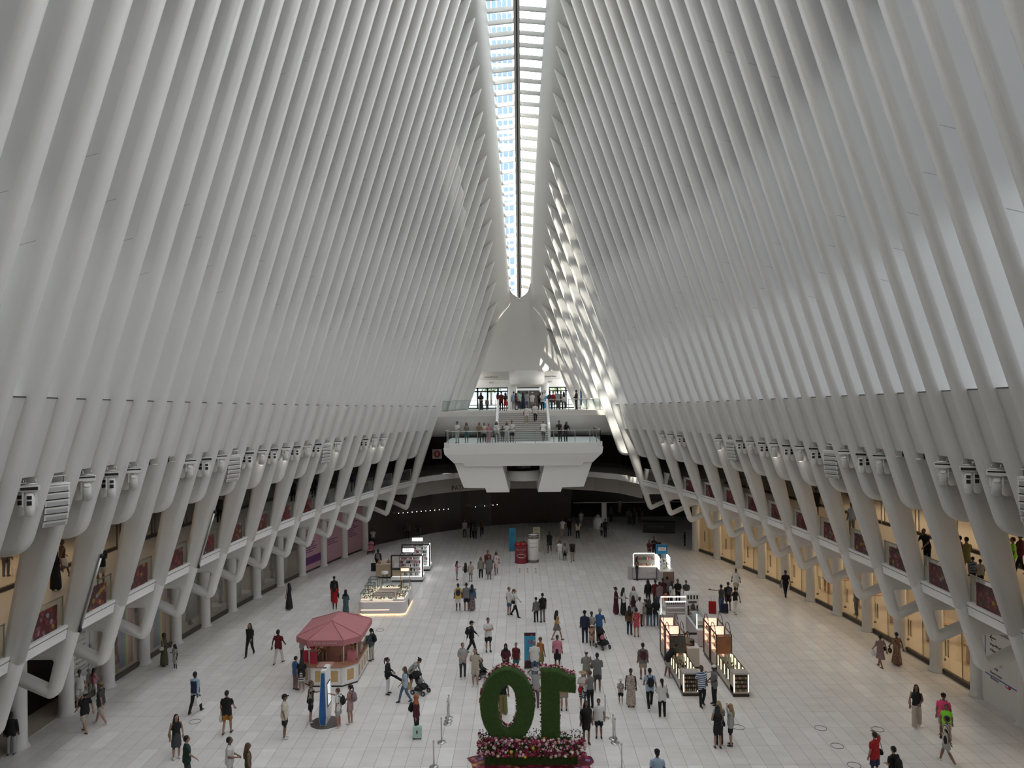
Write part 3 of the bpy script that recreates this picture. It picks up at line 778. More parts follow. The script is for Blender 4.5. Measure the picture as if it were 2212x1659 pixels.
def mk_wash(name,label,grp):
    t=thing(name,label,'light',group=grp)
    b=MB(); b.cyl((-.16,0,.02),(.16,0,.02),.02,n=6); b.cyl((-.12,0,.02),(-.12,0,.12),.015,n=6); b.cyl((.12,0,.02),(.12,0,.12),.015,n=6); b.build('clamp',M_steel,t)
    b=MB(); b.box(-.2,.2,-.1,.1,-.13,-.02,0); b.box(-.17,.17,-.11,-.09,-.11,-.04,1); b.build('base',[M_lightw,M_black],t)
    b=MB(); b.box(-.15,-.11,-.04,.04,-.5,-.12); b.box(.11,.15,-.04,.04,-.5,-.12); b.box(-.15,.15,-.04,.04,-.16,-.12); b.build('yoke',M_lightw,t)
    b=MB(); b.lathe([(.03,-.18),(.09,-.2),(.115,-.3),(.115,-.55),(.09,-.72),(.05,-.74)],n=14); b.build('head',M_lightw,t)
    b=MB(); b.box(-.05,.05,-.125,-.09,-.32,-.24); b.box(-.05,.05,-.125,-.10,-.46,-.36); b.build('vent',M_black,t)
    return t
def mk_speaker(name,label,grp,s):
    t=thing(name,label,'speaker',group=grp)
    MB().box(-.45,.45,-.2,.2,-.12,-.04).build('flying_frame',M_lightw,t); MB().cyl((-.4,0,.2),(.4,0,.2),.02,n=6).build('hanging_bar',M_lightw,t)
    MB().cyl((-.3,0,-.05),(-.3,0,.2),.012,n=6).build('hanging_wire',M_dark,t); MB().cyl((.3,0,-.05),(.3,0,.2),.012,n=6).build('hanging_wire',M_dark,t)
    a=0; p=Vector((0,-.12,-.14))
    for i in range(6):
        a+=.055*i*.6; R=Matrix.Rotation(a,3,'X'); b=MB()
        vs=[R@Vector((x,y,z))+p for z in(-.21,0) for x,y in((-.42,-.12),(.42,-.12),(.36,.22),(-.36,.22))]
        b.add(vs,[(0,3,2,1),(4,5,6,7),(0,1,5,4),(1,2,6,5),(2,3,7,6),(3,0,4,7)])
        gv=[R@Vector((x,-.125,z))+p for x,z in((-.36,-.20),(.36,-.20),(.36,-.05),(-.36,-.05))]; b.add(gv,[(0,1,2,3)],1); kv=[R@Vector((x,y,z))+p for z in(-.26,-.21) for x,y in((-.40,-.06),(.40,-.06),(.34,.2),(-.34,.2))]; b.add(kv,[(0,3,2,1),(4,5,6,7),(0,1,5,4),(1,2,6,5),(2,3,7,6),(3,0,4,7)],2)
        b.build('cabinet',[M_lightw,mat('speaker_grille',(.45,.44,.43),.6),M_black],t); p=p+R@Vector((0,0,-.26))
    return t
LTY=[(5,'s'),(55,'w'),(115,'p'),(175,'s'),(230,'w'),(283,'s'),(330,'b'),(370,'b'),(403,'s'),(437,'w'),(468,'s'),(497,'p'),(530,'w'),(558,'S'),(583,'w'),(605,'S'),(633,'w'),(655,'s'),(680,'w'),(697,'p'),(720,'S'),(742,'b'),(765,'n'),(780,'w'),(800,'S'),
     (2205,'p'),(2150,'s'),(2090,'w'),(2035,'s'),(1982,'b'),(1930,'b'),(1895,'s'),(1855,'w'),(1820,'s'),(1790,'p'),(1755,'w'),(1722,'S'),(1697,'w'),(1670,'S'),(1642,'w'),(1617,'s'),(1593,'w'),(1570,'p'),(1548,'S'),(1525,'n'),(1502,'n'),(1482,'w'),(1463,'S')]
protos={}; SPK={}; BARS={}
ORD='first second third fourth fifth sixth seventh eighth ninth tenth eleventh twelfth thirteenth fourteenth fifteenth sixteenth seventeenth eighteenth nineteenth twentieth twenty-first twenty-second twenty-third twenty-fourth'.split()
def project(p):
    u=p.x*F/p.y; w=(CH-p.z)*F/p.y; return VX+u+RO*w, VY+w-RO*u
for s,y0,sd in((-1,Y0L,'left'),(1,Y0R,'right')):
    nc=-1
    for k in range(-1,40):
        Y=y0+(k+.5)*DY/2
        if Y>last[s]-5: break
        z=Zpb(Y)-.30; x=ax(z)+s*(inner(Y,z)+.22)
        px,py=project(Vector((x,Y,z)))
        if px<-25 or px>2235: continue
        ty=min(LTY,key=lambda q:abs(q[0]-px))[1]
        if abs(min(LTY,key=lambda q:abs(q[0]-px))[0]-px)>40: ty='n'
        if ty=='n': continue
        if ty=='b':
            key=('b',sd)
            b=MB(); b.cyl((-.3,0,0),(.3,0,0),.02,n=6); t=thing('lighting_bar','short empty lighting bar after the %s light pair on the %s wall%s'%(ORD[max(nc,0)],sd,', farther one' if sd in BARS and BARS[sd]==nc else ''),'bar',(x,Y,z+.1),group='empty lighting bars on the %s wall'%sd)
            BARS[sd]=nc
            b.build('pipe',M_steel,t); MB().box(-.02,.02,-.02,.02,0,.35).build('hanger',M_dark,t); continue
        if ty=='p':
            key=('p',sd)
            if key not in protos: protos[key]=mk_speaker('line_array_speaker','white stacked line array speaker hanging between ribs on the %s wall'%sd,'line array speakers on the %s wall'%sd,s); o=protos[key]
            else: o=copy_tree(protos[key])
            o.scale=(.8,)*3; o.location=(x-s*.0,Y,z+.05); o.rotation_euler.z=-s*.95; SPK.setdefault(sd,[]).append((Y,o)); continue
        nc+=1
        for j,dd in enumerate((-.16,.20)):
            lit= ty=='S' and j==0
            kind={'s':'s','S':'s','w':'w'}[ty]; key=(kind,lit,sd)
            if key not in protos:
                if kind=='s': protos[key]=mk_spot('spotlight','white moving-head spotlight with %s lens hanging between ribs on the %s wall'%('a lit' if lit else 'a dark',sd),('lit ' if lit else 'dark ')+'spotlights on the %s wall'%sd,lit)
                else: protos[key]=mk_wash('wash_light','white rounded wash light pointing down between ribs on the %s wall'%sd,'wash lights on the %s wall'%sd)
                o=protos[key]
            else: o=copy_tree(protos[key])
            o['label']='white %s, %s one of %s light pair on %s wall'%(('spotlight with lit lens' if lit else 'spotlight with dark lens') if kind=='s' else 'rounded wash light',('inner','outer')[j],ORD[nc],sd)
            o.scale=(1.2,)*3; o.location=(x+s*dd,Y+.1*j,z+.1); o.rotation_euler.z=-s*(.5+.2*j)
for sd,L_ in SPK.items():
    for nm,(Y,o) in zip(('nearest','second','third','fourth'),sorted(L_,key=lambda q:q[0])): o['label']='white stacked line array speaker, the %s one hanging along the %s wall'%(nm,sd)
# ------------------------------------------------------------------ gelato kiosk
M_pink=mat('canopy_pink',(.50,.20,.215),.85,noise=.06,nscale=2.); M_pinkd=mat('valance_pink',(.44,.165,.18),.85); M_wood=mat('counter_wood',(.42,.22,.13),.4,noise=.15,nscale=6)
M_cream=mat('kiosk_white',(.74,.71,.68),.5); M_tan=mat('tan_panel',(.55,.36,.15),.6,noise=.25,nscale=5); M_redcard=mat('red_card',(.55,.05,.09),.5); M_pinkin=mat('pink_cabinet',(.55,.36,.30),.6)
GX,GY=-9.2,36.5
g=thing('gelato_kiosk','octagonal gelato kiosk with white panelled counter under a pink canopy','kiosk',(GX,GY,0))
oct_=[(-.75,-1.75),(.75,-1.75),(1.35,-1.2),(1.35,1.2),(.75,1.75),(-.75,1.75),(-1.35,1.2),(-1.35,-1.2)]
def lerp(a,b,t): return (a[0]+(b[0]-a[0])*t,a[1]+(b[1]-a[1])*t)
def ringband(poly,off,z0,z1,b,mi=0):
    c=[(x*(1-off),y*(1-off)) for x,y in poly]; n=len(poly)
    v=[(x,y,z) for z in(z0,z1) for x,y in poly]+[(x,y,z) for z in(z0,z1) for x,y in c]
    f=[]
    for i in range(n):
        j=(i+1)%n; f+= [(i,j,n+j,n+i),(2*n+j,2*n+i,3*n+i,3*n+j),(n+i,n+j,3*n+j,3*n+i),(j,i,2*n+i,2*n+j)]
    b.add(v,f,mi)
b=MB(); ringband([(x*1.0,y*1.0) for x,y in oct_],.12,.08,.92,b); b.build('counter_body',M_cream,g)
b=MB(); ringband([(x*.98,y*.98) for x,y in oct_],.12,0,.08,b); b.build('plinth',M_dark,g)
b=MB(); ringband([(x*1.03,y*1.03) for x,y in oct_],.33,.92,.98,b); b.build('counter_top',M_wood,g)
MB().box(-.45,.25,-1.82,-1.2,.981,.995).build('counter_mat',mat('pale_counter',(.75,.55,.50),.4),g)
for i in range(8):
    a,c=oct_[i],oct_[(i+1)%8]; L=math.dist(a,c); n=max(1,round(L/.6))
    nx,ny=(c[1]-a[1])/L,-(c[0]-a[0])/L
    for k in range(n):
        p,q=lerp(a,c,(k+.14)/n),lerp(a,c,(k+.86)/n); p2,q2=lerp(a,c,(k+.28)/n),lerp(a,c,(k+.72)/n)
        o1,o2=.012,.022; b=MB()
        b.quad((p[0]+nx*o1,p[1]+ny*o1,.17),(q[0]+nx*o1,q[1]+ny*o1,.17),(q[0]+nx*o1,q[1]+ny*o1,.85),(p[0]+nx*o1,p[1]+ny*o1,.85),0)
        b.quad((p2[0]+nx*o2,p2[1]+ny*o2,.25),(q2[0]+nx*o2,q2[1]+ny*o2,.25),(q2[0]+nx*o2,q2[1]+ny*o2,.77),(p2[0]+nx*o2,p2[1]+ny*o2,.77),1)
        b.build('counter_panel',[mat('panel_white',(.82,.80,.78),.5),M_tan],g)
ev=[(x*1.14,y*1.10) for x,y in oct_]
zc,ze=2.80,2.25
b=MB(); apex=[(0,-.7,zc),(0,.7,zc)]
for i in range(8):
    a,c=ev[i],ev[(i+1)%8]
    pa=apex[0] if a[1]<0 else apex[1]; pc=apex[0] if c[1]<0 else apex[1]
    if pa==pc: b.add([(*a,ze),(*c,ze),pa],[(0,1,2)])
    else: b.add([(*a,ze),(*c,ze),pc,pa],[(0,1,2,3)])
cn=b.build('canopy',M_pink,g)
MB().ell((0,0,2.35),(.16,.16,.10),12,8).build('fill_glow',emit('kiosk_fill',(1.,.8,.62),9.),g)  # added glow under the canopy to brighten the kiosk inside
b=MB()
for i in range(8):
    a,c=ev[i],ev[(i+1)%8]; L=math.dist(a,c); n=max(3,int(L/.16))*2
    top=[(*lerp(a,c,k/n),ze) for k in range(n+1)]; bot=[(*lerp(a,c,k/n),ze-.24-(.045 if k%2 else 0)) for k in range(n+1)]
    b.grid([bot,top],smooth=False)
b.build('valance',M_pinkd,cn)
for k in range(8):
    x,y=ev[k]; MB().tube([(x,y,ze+.01),(0,-.7 if y<0 else .7,zc+.01)],.018,6).build('canopy_seam',M_pink,cn)
text('valance_lettering',"L'Arte del Gelato",.17,mat('gold_letter',(.62,.40,.36),.5),cn,(-.05,-1.935,ze-.12))
for x,y in [(-.9,-1.45),(.75,-1.5),(1.25,-.9),(1.25,1.0),(.7,1.6),(-.9,1.5),(-1.25,.9)]: MB().cyl((x,y,.98),(x,y,2.18),.03,n=8).build('post',M_cream,g)
MB().box(-1.0,.85,1.15,1.5,0,1.35).build('back_cabinet',M_pinkin,g); MB().box(-.95,.8,1.12,1.15,1.0,1.3).build('cabinet_opening',M_black,g)
MB().box(-1.0,.85,1.1,1.5,1.35,1.42).build('cabinet_top',M_cream,g)
MB().box(-1.15,1.15,-1.2,1.2,.0,.03).build('inner_floor',mat('kiosk_floor',(.30,.20,.16),.6),g)
b=MB()
for i in range(90): b.ell((-1.05+.35*random.random(),-.6+1.1*random.random(),1.05+.25*random.random()),(.035,.035,.045),6,4,random.randint(0,2))
tag(b.build('treats',[mat('treat_gold',(.5,.36,.18),.5),mat('treat_white',(.75,.7,.6),.5),mat('treat_dark',(.2,.11,.06),.5)],g),kind='stuff')
for (x,y,r) in((-1.1,-1.15,.25),(-.72,-1.42,-.1)):
    b=MB(); b.cbox((0,0,.27),(.34,.03,.52)); o=b.build('menu_board',M_redcard,g,(x,y,.98),r); o.rotation_euler.x=-.18
o=MB().cyl((0,0,0),(0,0,.62),.012,n=6).build('sign_stick',M_cream,g,(-.92,-1.05,.98)); MB().box(-.2,.2,-.015,.015,.6,.9).build('sign_card',M_redcard,o)
text('card_lettering','GELATO\nTO GO',.09,M_signw,o,(0,-.02,.75))
lp=MB().cyl((0,0,0),(0,0,.75),.07,n=10).build('cone_holder',mat('cone_wood',(.35,.2,.12),.5),g,(1.0,-.75,.98)); MB().lathe([(.17,.75),(.12,.86),(.04,.92)],n=14).build('lamp_shade',mat('peach',(.75,.45,.38),.5),lp)
b=MB(); b.box(-.18,.18,-.15,.15,0,.42); b.build('carton',mat('carton_pink',(.62,.22,.26),.6),g,(1.0,-.95,.98))
for y in(0,.55,1.1): MB().box(1.28,1.30,y-.24,y+.24,.98,1.42).build('sneeze_guard',M_glass,g)
sc_=thing('folding_cart','black folding cart inside the gelato kiosk','cart',(GX+.45,GY-.35,.03))
b=MB(); b.tube([(-.2,0,.05),(-.2,.25,.85),(.2,.25,.85),(.2,0,.05)],.02,6); b.build('frame',M_black,sc_); MB().box(-.2,.2,-.05,.2,.2,.55).build('basket',M_black,sc_)
# ------------------------------------------------------------------ jewellery kiosk
M_lilac=mat('pearl_white',(.70,.67,.68),.35); L_gold=emit('warm_strip',(1.0,.66,.28),1.2); L_peach=emit('peach_strip',(1.0,.62,.42),1.0); M_gold=mat('brass',(.45,.30,.12),.35,metal=.8)
JX,JY=-8.65,47.45
j=thing('jewellery_kiosk','white square jewellery kiosk with lit glass cases and glowing base','kiosk',(JX,JY,0))
def rrect(w,h,r,n=5):
    out=[]
    for cx,cy,a0 in((w-r,-h+r,-PI/2),(w-r,h-r,0),(-w+r,h-r,PI/2),(-w+r,-h+r,PI)):
        for k in range(n): a=a0+PI/2*k/(n-1); out.append((cx+r*math.cos(a),cy+r*math.sin(a)))
    return out
W_,H_=1.45,1.7
b=MB(); ringband(rrect(W_,H_,.3),.30,.10,.82,b); b.build('counter_body',M_lilac,j)
b=MB(); ringband(rrect(W_-.03,H_-.03,.3),.25,.02,.09,b); b.build('base_glow',L_gold,j)
b=MB(); ringband(rrect(W_+.02,H_+.02,.3),.33,.86,.90,b); b.build('counter_top',M_lilac,j)
b=MB(); ringband(rrect(W_-.01,H_-.01,.3),.06,.825,.855,b); b.build('top_glow',L_peach,j)
MB().box(-1.3,.45,-H_-.012,-H_,.32,.36).build('front_strip',L_peach,j)
MB().box(W_,W_+.012,-.5,0,.2,.6).build('side_picture',M_dark,j)
def vitrine(par,x,y,w,d,h,z0,lit,frame,name='display_case'):
    v=MB().box(-w/2,w/2,-d/2,d/2,0,.05).build(name,lit,par,(x,y,z0))
    MB().box(-w/2,w/2,-d/2,d/2,.05,h).build('case_glass',M_glass,v)
    b=MB(); r=.012
    for i in(-1,1):
        for k in(-1,1): b.box(i*w/2-r,i*w/2+r,k*d/2-r,k*d/2+r,0,h)
        b.box(-w/2,w/2,i*d/2-r,i*d/2+r,h-r,h+r); b.box(i*w/2-r,i*w/2+r,-d/2,d/2,h-r,h+r)
    b.build('case_frame',frame,v); b=MB()
    for q in range(int(14*w*d/.3)+5): b.ell((random.uniform(-.42,.42)*w,random.uniform(-.42,.42)*d,.10),(.025,.025,.05),6,4,random.randint(0,2))
    tag(b.build('trinkets',[M_dark,M_gold,M_redcard],v),kind='stuff')
    return v
L_case=emit('case_floor_lit',(1.0,.85,.58),.5)
for (x,y,w,d,h) in[(-1.05,-1.1,.6,.9,.42),(-1.05,0,.5,.8,.6),(-1.0,1.05,.6,.8,.7),(.05,-1.4,1.3,.5,.34),(1.1,-.6,.5,1.4,.35),(1.1,1.05,.5,.7,.5),(.1,1.4,1.3,.45,.35)]: vitrine(j,x,y,w,d,h,.9,L_case,M_dark)
b=MB()
for x in(.72,1.28): b.box(x-.02,x+.02,1.15,1.19,.9,2.25)
for z in(1.95,2.22): b.box(.72,1.28,1.15,1.19,z,z+.05)
b.build('brass_stand',M_gold,j); MB().box(.74,1.26,1.16,1.18,2.02,2.2).build('stand_card',L_peach,j)
# ------------------------------------------------------------------ phone accessory kiosks
def frame_kiosk(name,label,X,Y,w,d,h,sign=None):
    k=thing(name,label,'kiosk',(X,Y,0)); r=.045
    MB().box(-w/2,w/2,-d/2,d/2,0,.12).build('plinth',M_black,k); MB().box(-w/2-.03,w/2+.03,-d/2-.03,d/2+.03,.12,.36).build('base',M_signw,k)
    MB().box(-w/2,w/2,-d/2-.035,-d/2-.03,.37,.40).build('base_glow',emit('cool_strip',(.95,.95,1.),1.6),k)
    for y in(-d/2,):
        b=MB()
        for x in(-w/2,w/2): b.box(x-r,x+r,y-r,y+r,.36,h)
        b.box(-w/2,w/2,y-r,y+r,h-.03,h+.05); b.build('front_frame',M_black,k)
    MB().box(w/2-.16,w/2-.1,-d/2+.1,d/2,.36,h-.15).build('side_light_panel',emit('light_panel_white',(1,1,1),1.3),k)
    MB().box(-w/2,-w/2+.7,-d/2+.05,-d/2+.45,.36,.85).build('till_cabinet',M_tan2,k); MB().box(-w/2,-w/2+.75,-d/2,-d/2+.5,.85,.90).build('till_top',M_black,k)
    for q in range(3): MB().box(-w/2+.75,w/2-.2,-d/2+.05,-d/2+.30,.4+q*.32,.43+q*.32).build('front_shelf',M_signw,k)
    b=MB()
    for q in range(3):
        for e in range(int((w-1)/.09)): 
            x=-w/2+.8+e*.09; hh=random.uniform(.12,.24); b.box(x,x+.06,-d/2+.1,-d/2+.14,.43+q*.32,.43+q*.32+hh,random.randint(0,2))
    tag(b.build('merchandise',[M_signw,M_black,mat('pack_grey',(.35,.34,.36),.5)],k),kind='stuff')
    b=MB()
    for q in range(5):
        b.box(-w/2+.4,w/2-.2,d/2-.08,d/2-.05,.5+q*.27,.53+q*.27,0)
        for e in range(int((w-.7)/.11)): x=-w/2+.45+e*.11; b.box(x,x+.08,d/2-.12,d/2-.08,.55+q*.27,.55+q*.27+random.uniform(.1,.2),random.randint(0,3))
    b.box(-w/2+.35,w/2-.15,d/2-.04,d/2,.36,h-.2,2); tag(b.build('back_display',[M_signw,M_black,mat('display_back',(.30,.29,.30),.5),mat('pack_red',(.4,.08,.08),.5)],k),kind='stuff')
    if sign is not None:
        sg=MB().box(-.42,.42,-.02,.02,0,.26).build('sign_board',emit('sign_lit',(1,1,1),.9),k,(-.05,d/2-.1,h+.02))
        if sign: text('sign_lettering',sign,.2,M_txt,sg,(0,-.03,.13),sx=1.3)
    return k
M_tan2=mat('till_tan',(.42,.33,.22),.6)
frame_kiosk('accessory_kiosk','black framed phone accessory kiosk with a white lit name board',-8.30,54.3,2.25,1.2,1.9,'ZAGG')
frame_kiosk('accessory_kiosk','taller black framed accessory kiosk behind the lit name board',-8.1,57.6,2.1,1.4,2.0,'')
t=thing('wooden_counter','pale wooden counter with dark base beside the black framed kiosk','counter',(-10.2,55.3,0))
MB().box(-.55,.55,-.6,.6,.12,1.0).build('body',M_tan2,t); MB().box(-.52,.52,-.57,.57,0,.12).build('plinth',M_black,t); MB().box(-.57,.57,-.62,.62,1.0,1.04).build('top',mat('pale_wood',(.5,.41,.3),.5),t)
for nm,x,y,h,lb in(('gift_tower',-10.55,55.0,.42,'small brown gift tower on the wooden counter'),('gift_box',-9.9,55.2,.3,'small orange gift box on the wooden counter')):
    t=thing(nm,lb,'ornament',(x,y,1.04)); MB().lathe([(.13,0),(.13,h*.3),(.09,h*.32),(.09,h*.62),(.05,h*.64),(.04,h)],n=10).build('body',mat('gift_brown',(.28,.12,.07),.5),t); MB().cyl((0,0,0),(0,0,.02),.15,n=10).build('tray',M_gold,t)
t=thing('stool','white padded stool with thin dark legs beside the wooden counter','stool',(-9.9,53.6,0))
MB().lathe([(.24,.62),(.26,.68),(.26,.76),(.22,.80)],n=14).build('seat',M_signw,t)
for i in range(4): a=PI/4+i*PI/2; MB().cyl((.26*math.cos(a),.26*math.sin(a),0),(.17*math.cos(a),.17*math.sin(a),.62),.015,n=6).build('leg',M_dark,t)
# ------------------------------------------------------------------ giant food cans and banners
M_canred=mat('can_red',(.20,.008,.02),.4); M_canw=mat('can_white',(.68,.66,.63),.4)
t=thing('giant_tomato_can','giant red EATALY tomato can with tomatoes heaped on top','display',(.0,59.4,0))
MB().lathe([(.5,0),(.53,.03),(.53,.07),(.51,.09),(.51,1.28),(.53,1.31),(.53,1.38),(.45,1.38)],n=32).build('can_body',M_canred,t)
MB().lathe([(.535,.0),(.535,.03)],n=32).build('rim',M_dark,t)
for i,(x,y,r) in enumerate([(-.25,-.15,.2),(.1,-.22,.21),(.3,.05,.19),(-.05,.15,.2),(-.38,.12,.17),(.2,.3,.17)]):
    o=MB().ell((0,0,0),(r,r,r*.85),14,8).build('tomato',mat('tomato_red',(.33,.012,.02),.25),t,(x,y,1.45)); MB().lathe([(.09,0),(.02,.03),(.02,.09)],(0,0,r*.78),6).build('stalk',mat('stalk',(.06,.05,.03),.8),o)
def curved_text(par,s_,r,z,size,m,name='lettering',sp=None,a0=0.):
    sp=sp or size*.82; n=len(s_)
    for i,ch in enumerate(s_):
        if ch==' ': continue
        a=-PI/2+a0+(i-(n-1)/2)*sp/r; text(name,ch,size,m,par,(r*math.cos(a),r*math.sin(a),z),(PI/2,0,a+PI/2),.003)
curved_text(t,'EATALY',.515,1.10,.16,mat('can_letter',(.60,.52,.50),.5))
curved_text(t,'POMODORI',.515,.93,.05,mat('can_letter',(.60,.52,.50),.5))
b=MB(); P=[]
for q,(rx,rz) in enumerate(((.36,.17),(.28,.11))):
    pts=[]
    for k in range(28):
        a=2*PI*k/28; ang=-PI/2+rx*math.cos(a)/.515; rr=.516+.004*q; pts.append((rr*math.cos(ang),rr*math.sin(ang),.62+rz*math.sin(a)))
    for k in range(28): b.add([( (.516+.004*q)*math.cos(-PI/2),(.516+.004*q)*math.sin(-PI/2),.62),pts[k],pts[(k+1)%28]],[(0,1,2)],q)
b.build('oval_label',[mat('label_cream',(.66,.58,.52),.5),M_canred],t)
for i in range(4): 
    a=-PI/2+(i-1.5)*.19; MB().ell((.522*math.cos(a),.522*math.sin(a),.60),(.05,.012,.08),8,6,rot=Matrix.Rotation(a+PI/2,3,'Z')).build('label_tomato',mat('tomato_dark',(.2,.01,.015),.4),t)
t=thing('giant_pasta_tube','giant white EATALY spaghetti tube with dark patterned bands','display',(.96,59.35,0))
MB().lathe([(.40,0),(.42,.02),(.42,2.2),(.36,2.2),(.36,2.1),(0,2.1)],n=32,cap=False).build('tube_body',M_canw,t)
for z0,z1 in((.03,.28),(1.93,2.14)):
    MB().lathe([(.425,z0),(.425,z1)],n=32,cap=False).build('band',mat('band_tan',(.40,.36,.30),.6),t)
    b=MB()
    for k in range(26): a=2*PI*k/26; b.cbox((.428*math.cos(a),.428*math.sin(a),(z0+z1)/2),(.012,.05,(z1-z0)*.7),0,a)
    b.build('band_pattern',M_black,t)
MB().lathe([(.43,2.16),(.43,2.22),(.38,2.22)],n=32,cap=False).build('rim',M_black,t)
curved_text(t,'EATALY',.424,1.60,.12,mat('grey_letter',(.25,.23,.21),.5)); curved_text(t,'Spaghetti',.424,1.30,.15,M_txt,sp=.085); curved_text(t,'di semola',.424,1.05,.06,mat('grey_letter',(.25,.23,.21),.5))
def banner(name,label,x,y,w,h,cols,rz=0.):
    t=thing(name,label,'banner',(x,y,0),rz)
    MB().box(-w/2-.03,w/2+.03,-.15,.15,0,.05).build('foot',M_steel,t); MB().box(-w/2,w/2,-.012,.012,.05,h).build('panel',cols,t); return t
t=banner('info_banner','tall blue banner stand behind the red can',-.75,63.5,.55,2.0,mat('banner_blue',(.02,.22,.36),.5)); text('lettering','NEW\nSTORE',.13,M_txt,t,(0,-.02,1.45)); 
t=banner('menu_banner','beige menu banner stand behind the white pasta tube',1.32,63.2,.6,2.1,mat('banner_beige',(.42,.38,.26),.6)); text('lettering','MENU',.15,M_txt,t,(0,-.02,1.9)); text('lettering','pasta\npizza\nvino',.13,M_txt,t,(.05,-.02,1.45))
b=MB()
for c in range(3):
    for r in range(4): b.cbox((-.15+c*.62,57.3-r*.42,.003),(.12,.14,.004))
tag(b.build('floor_lettering',M_dark,floor))
# ------------------------------------------------------------------ white beauty kiosk on the right
M_greyw=mat('kiosk_grey',(.45,.42,.42),.5); M_walnut=mat('walnut',(.22,.14,.095),.5,noise=.2,nscale=5); L_white=emit('white_tube',(1,.97,.93),1.3)
k=thing('beauty_kiosk','pale grey kiosk with lit white frame and blue sign box','kiosk',(9.0,54.0,0))
MB().box(-.95,.75,-.3,.3,.08,.88).build('cabinet',M_greyw,k); MB().box(-.93,.73,-.27,.27,0,.08).build('plinth',M_dark,k); MB().box(-.97,.77,-.32,.32,.88,.92).build('top',M_signw,k)
for x0,x1,z0,z1 in((-.92,-.6,.5,.84),(-.92,-.6,.12,.46),(-.56,.05,.12,.84),(.1,.72,.5,.84),(.1,.72,.12,.46)): MB().box(x0,x1,-.315,-.30,z0,z1).build('drawer_front',mat('drawer_grey',(.50,.47,.47),.5),k)
MB().tube([(-.85,.1,.92),(-.85,.1,1.75),(-.78,.1,1.82),(.68,.1,1.82),(.75,.1,1.75),(.75,.1,.92)],.03,8).build('light_frame',L_white,k)
MB().box(-.8,.7,.12,.15,.92,1.78).build('back_panel',mat('panel_green_grey',(.36,.36,.31),.5),k); MB().box(-.5,.65,-.2,.1,.92,.95).build('lit_tray',L_case,k)
b=MB()
for i in range(16): b.box(-.75+i*.09,-.70+i*.09,.0,.05,1.38,1.38+random.uniform(.08,.25),random.randint(0,3))
for i in range(12): b.box(-.5+i*.09,-.45+i*.09,-.1,-.05,.95,.95+random.uniform(.05,.2),random.randint(0,3))
tag(b.build('products',[M_black,mat('prod_green',(.08,.16,.10),.5),M_redcard,M_signw],k),kind='stuff')
MB().box(-1.25,-.97,-.25,.3,.0,.92).build('end_cabinet',M_greyw,k)
MB().box(.8,1.75,-1.5,.3,.05,.85).build('wing_body',M_greyw,k); MB().box(.98,1.77,-1.52,-1.45,.05,.85).build('wing_front',M_walnut,k); MB().box(.78,1.78,-1.53,.32,.85,.90).build('wing_top',mat('top_pale',(.68,.62,.58),.4),k)
MB().box(.85,.88,-.9,.3,.9,1.75).build('light_strip',L_white,k); MB().box(1.6,1.63,-.9,.3,.9,1.75).build('light_strip',L_white,k)
MB().box(.9,1.6,-.9,.3,.9,1.7).build('wing_case_glass',M_glass,k)
b=MB()
for i in range(40): x,y,z=random.uniform(.92,1.55),random.uniform(-.85,.25),.9+.25*random.randint(0,2); b.box(x,x+.06,y,y+.06,z,z+random.uniform(.06,.16),random.randint(0,3))
tag(b.build('wing_products',[M_black,mat('prod_lilac',(.45,.40,.50),.5),M_signw,mat('prod_cream',(.6,.5,.25),.5)],k),kind='stuff')
sg=MB().box(.85,1.65,.1,.45,1.75,2.4).build('sign_box',mat('sign_box_blue',(.01,.17,.33),.4),k); MB().box(.97,1.53,.085,.1,2.0,2.25).build('sign_plate',mat('plate_pale',(.62,.60,.58),.5),sg); text('sign_lettering','SALE',.12,M_redcard,sg,(1.25,.08,2.12))
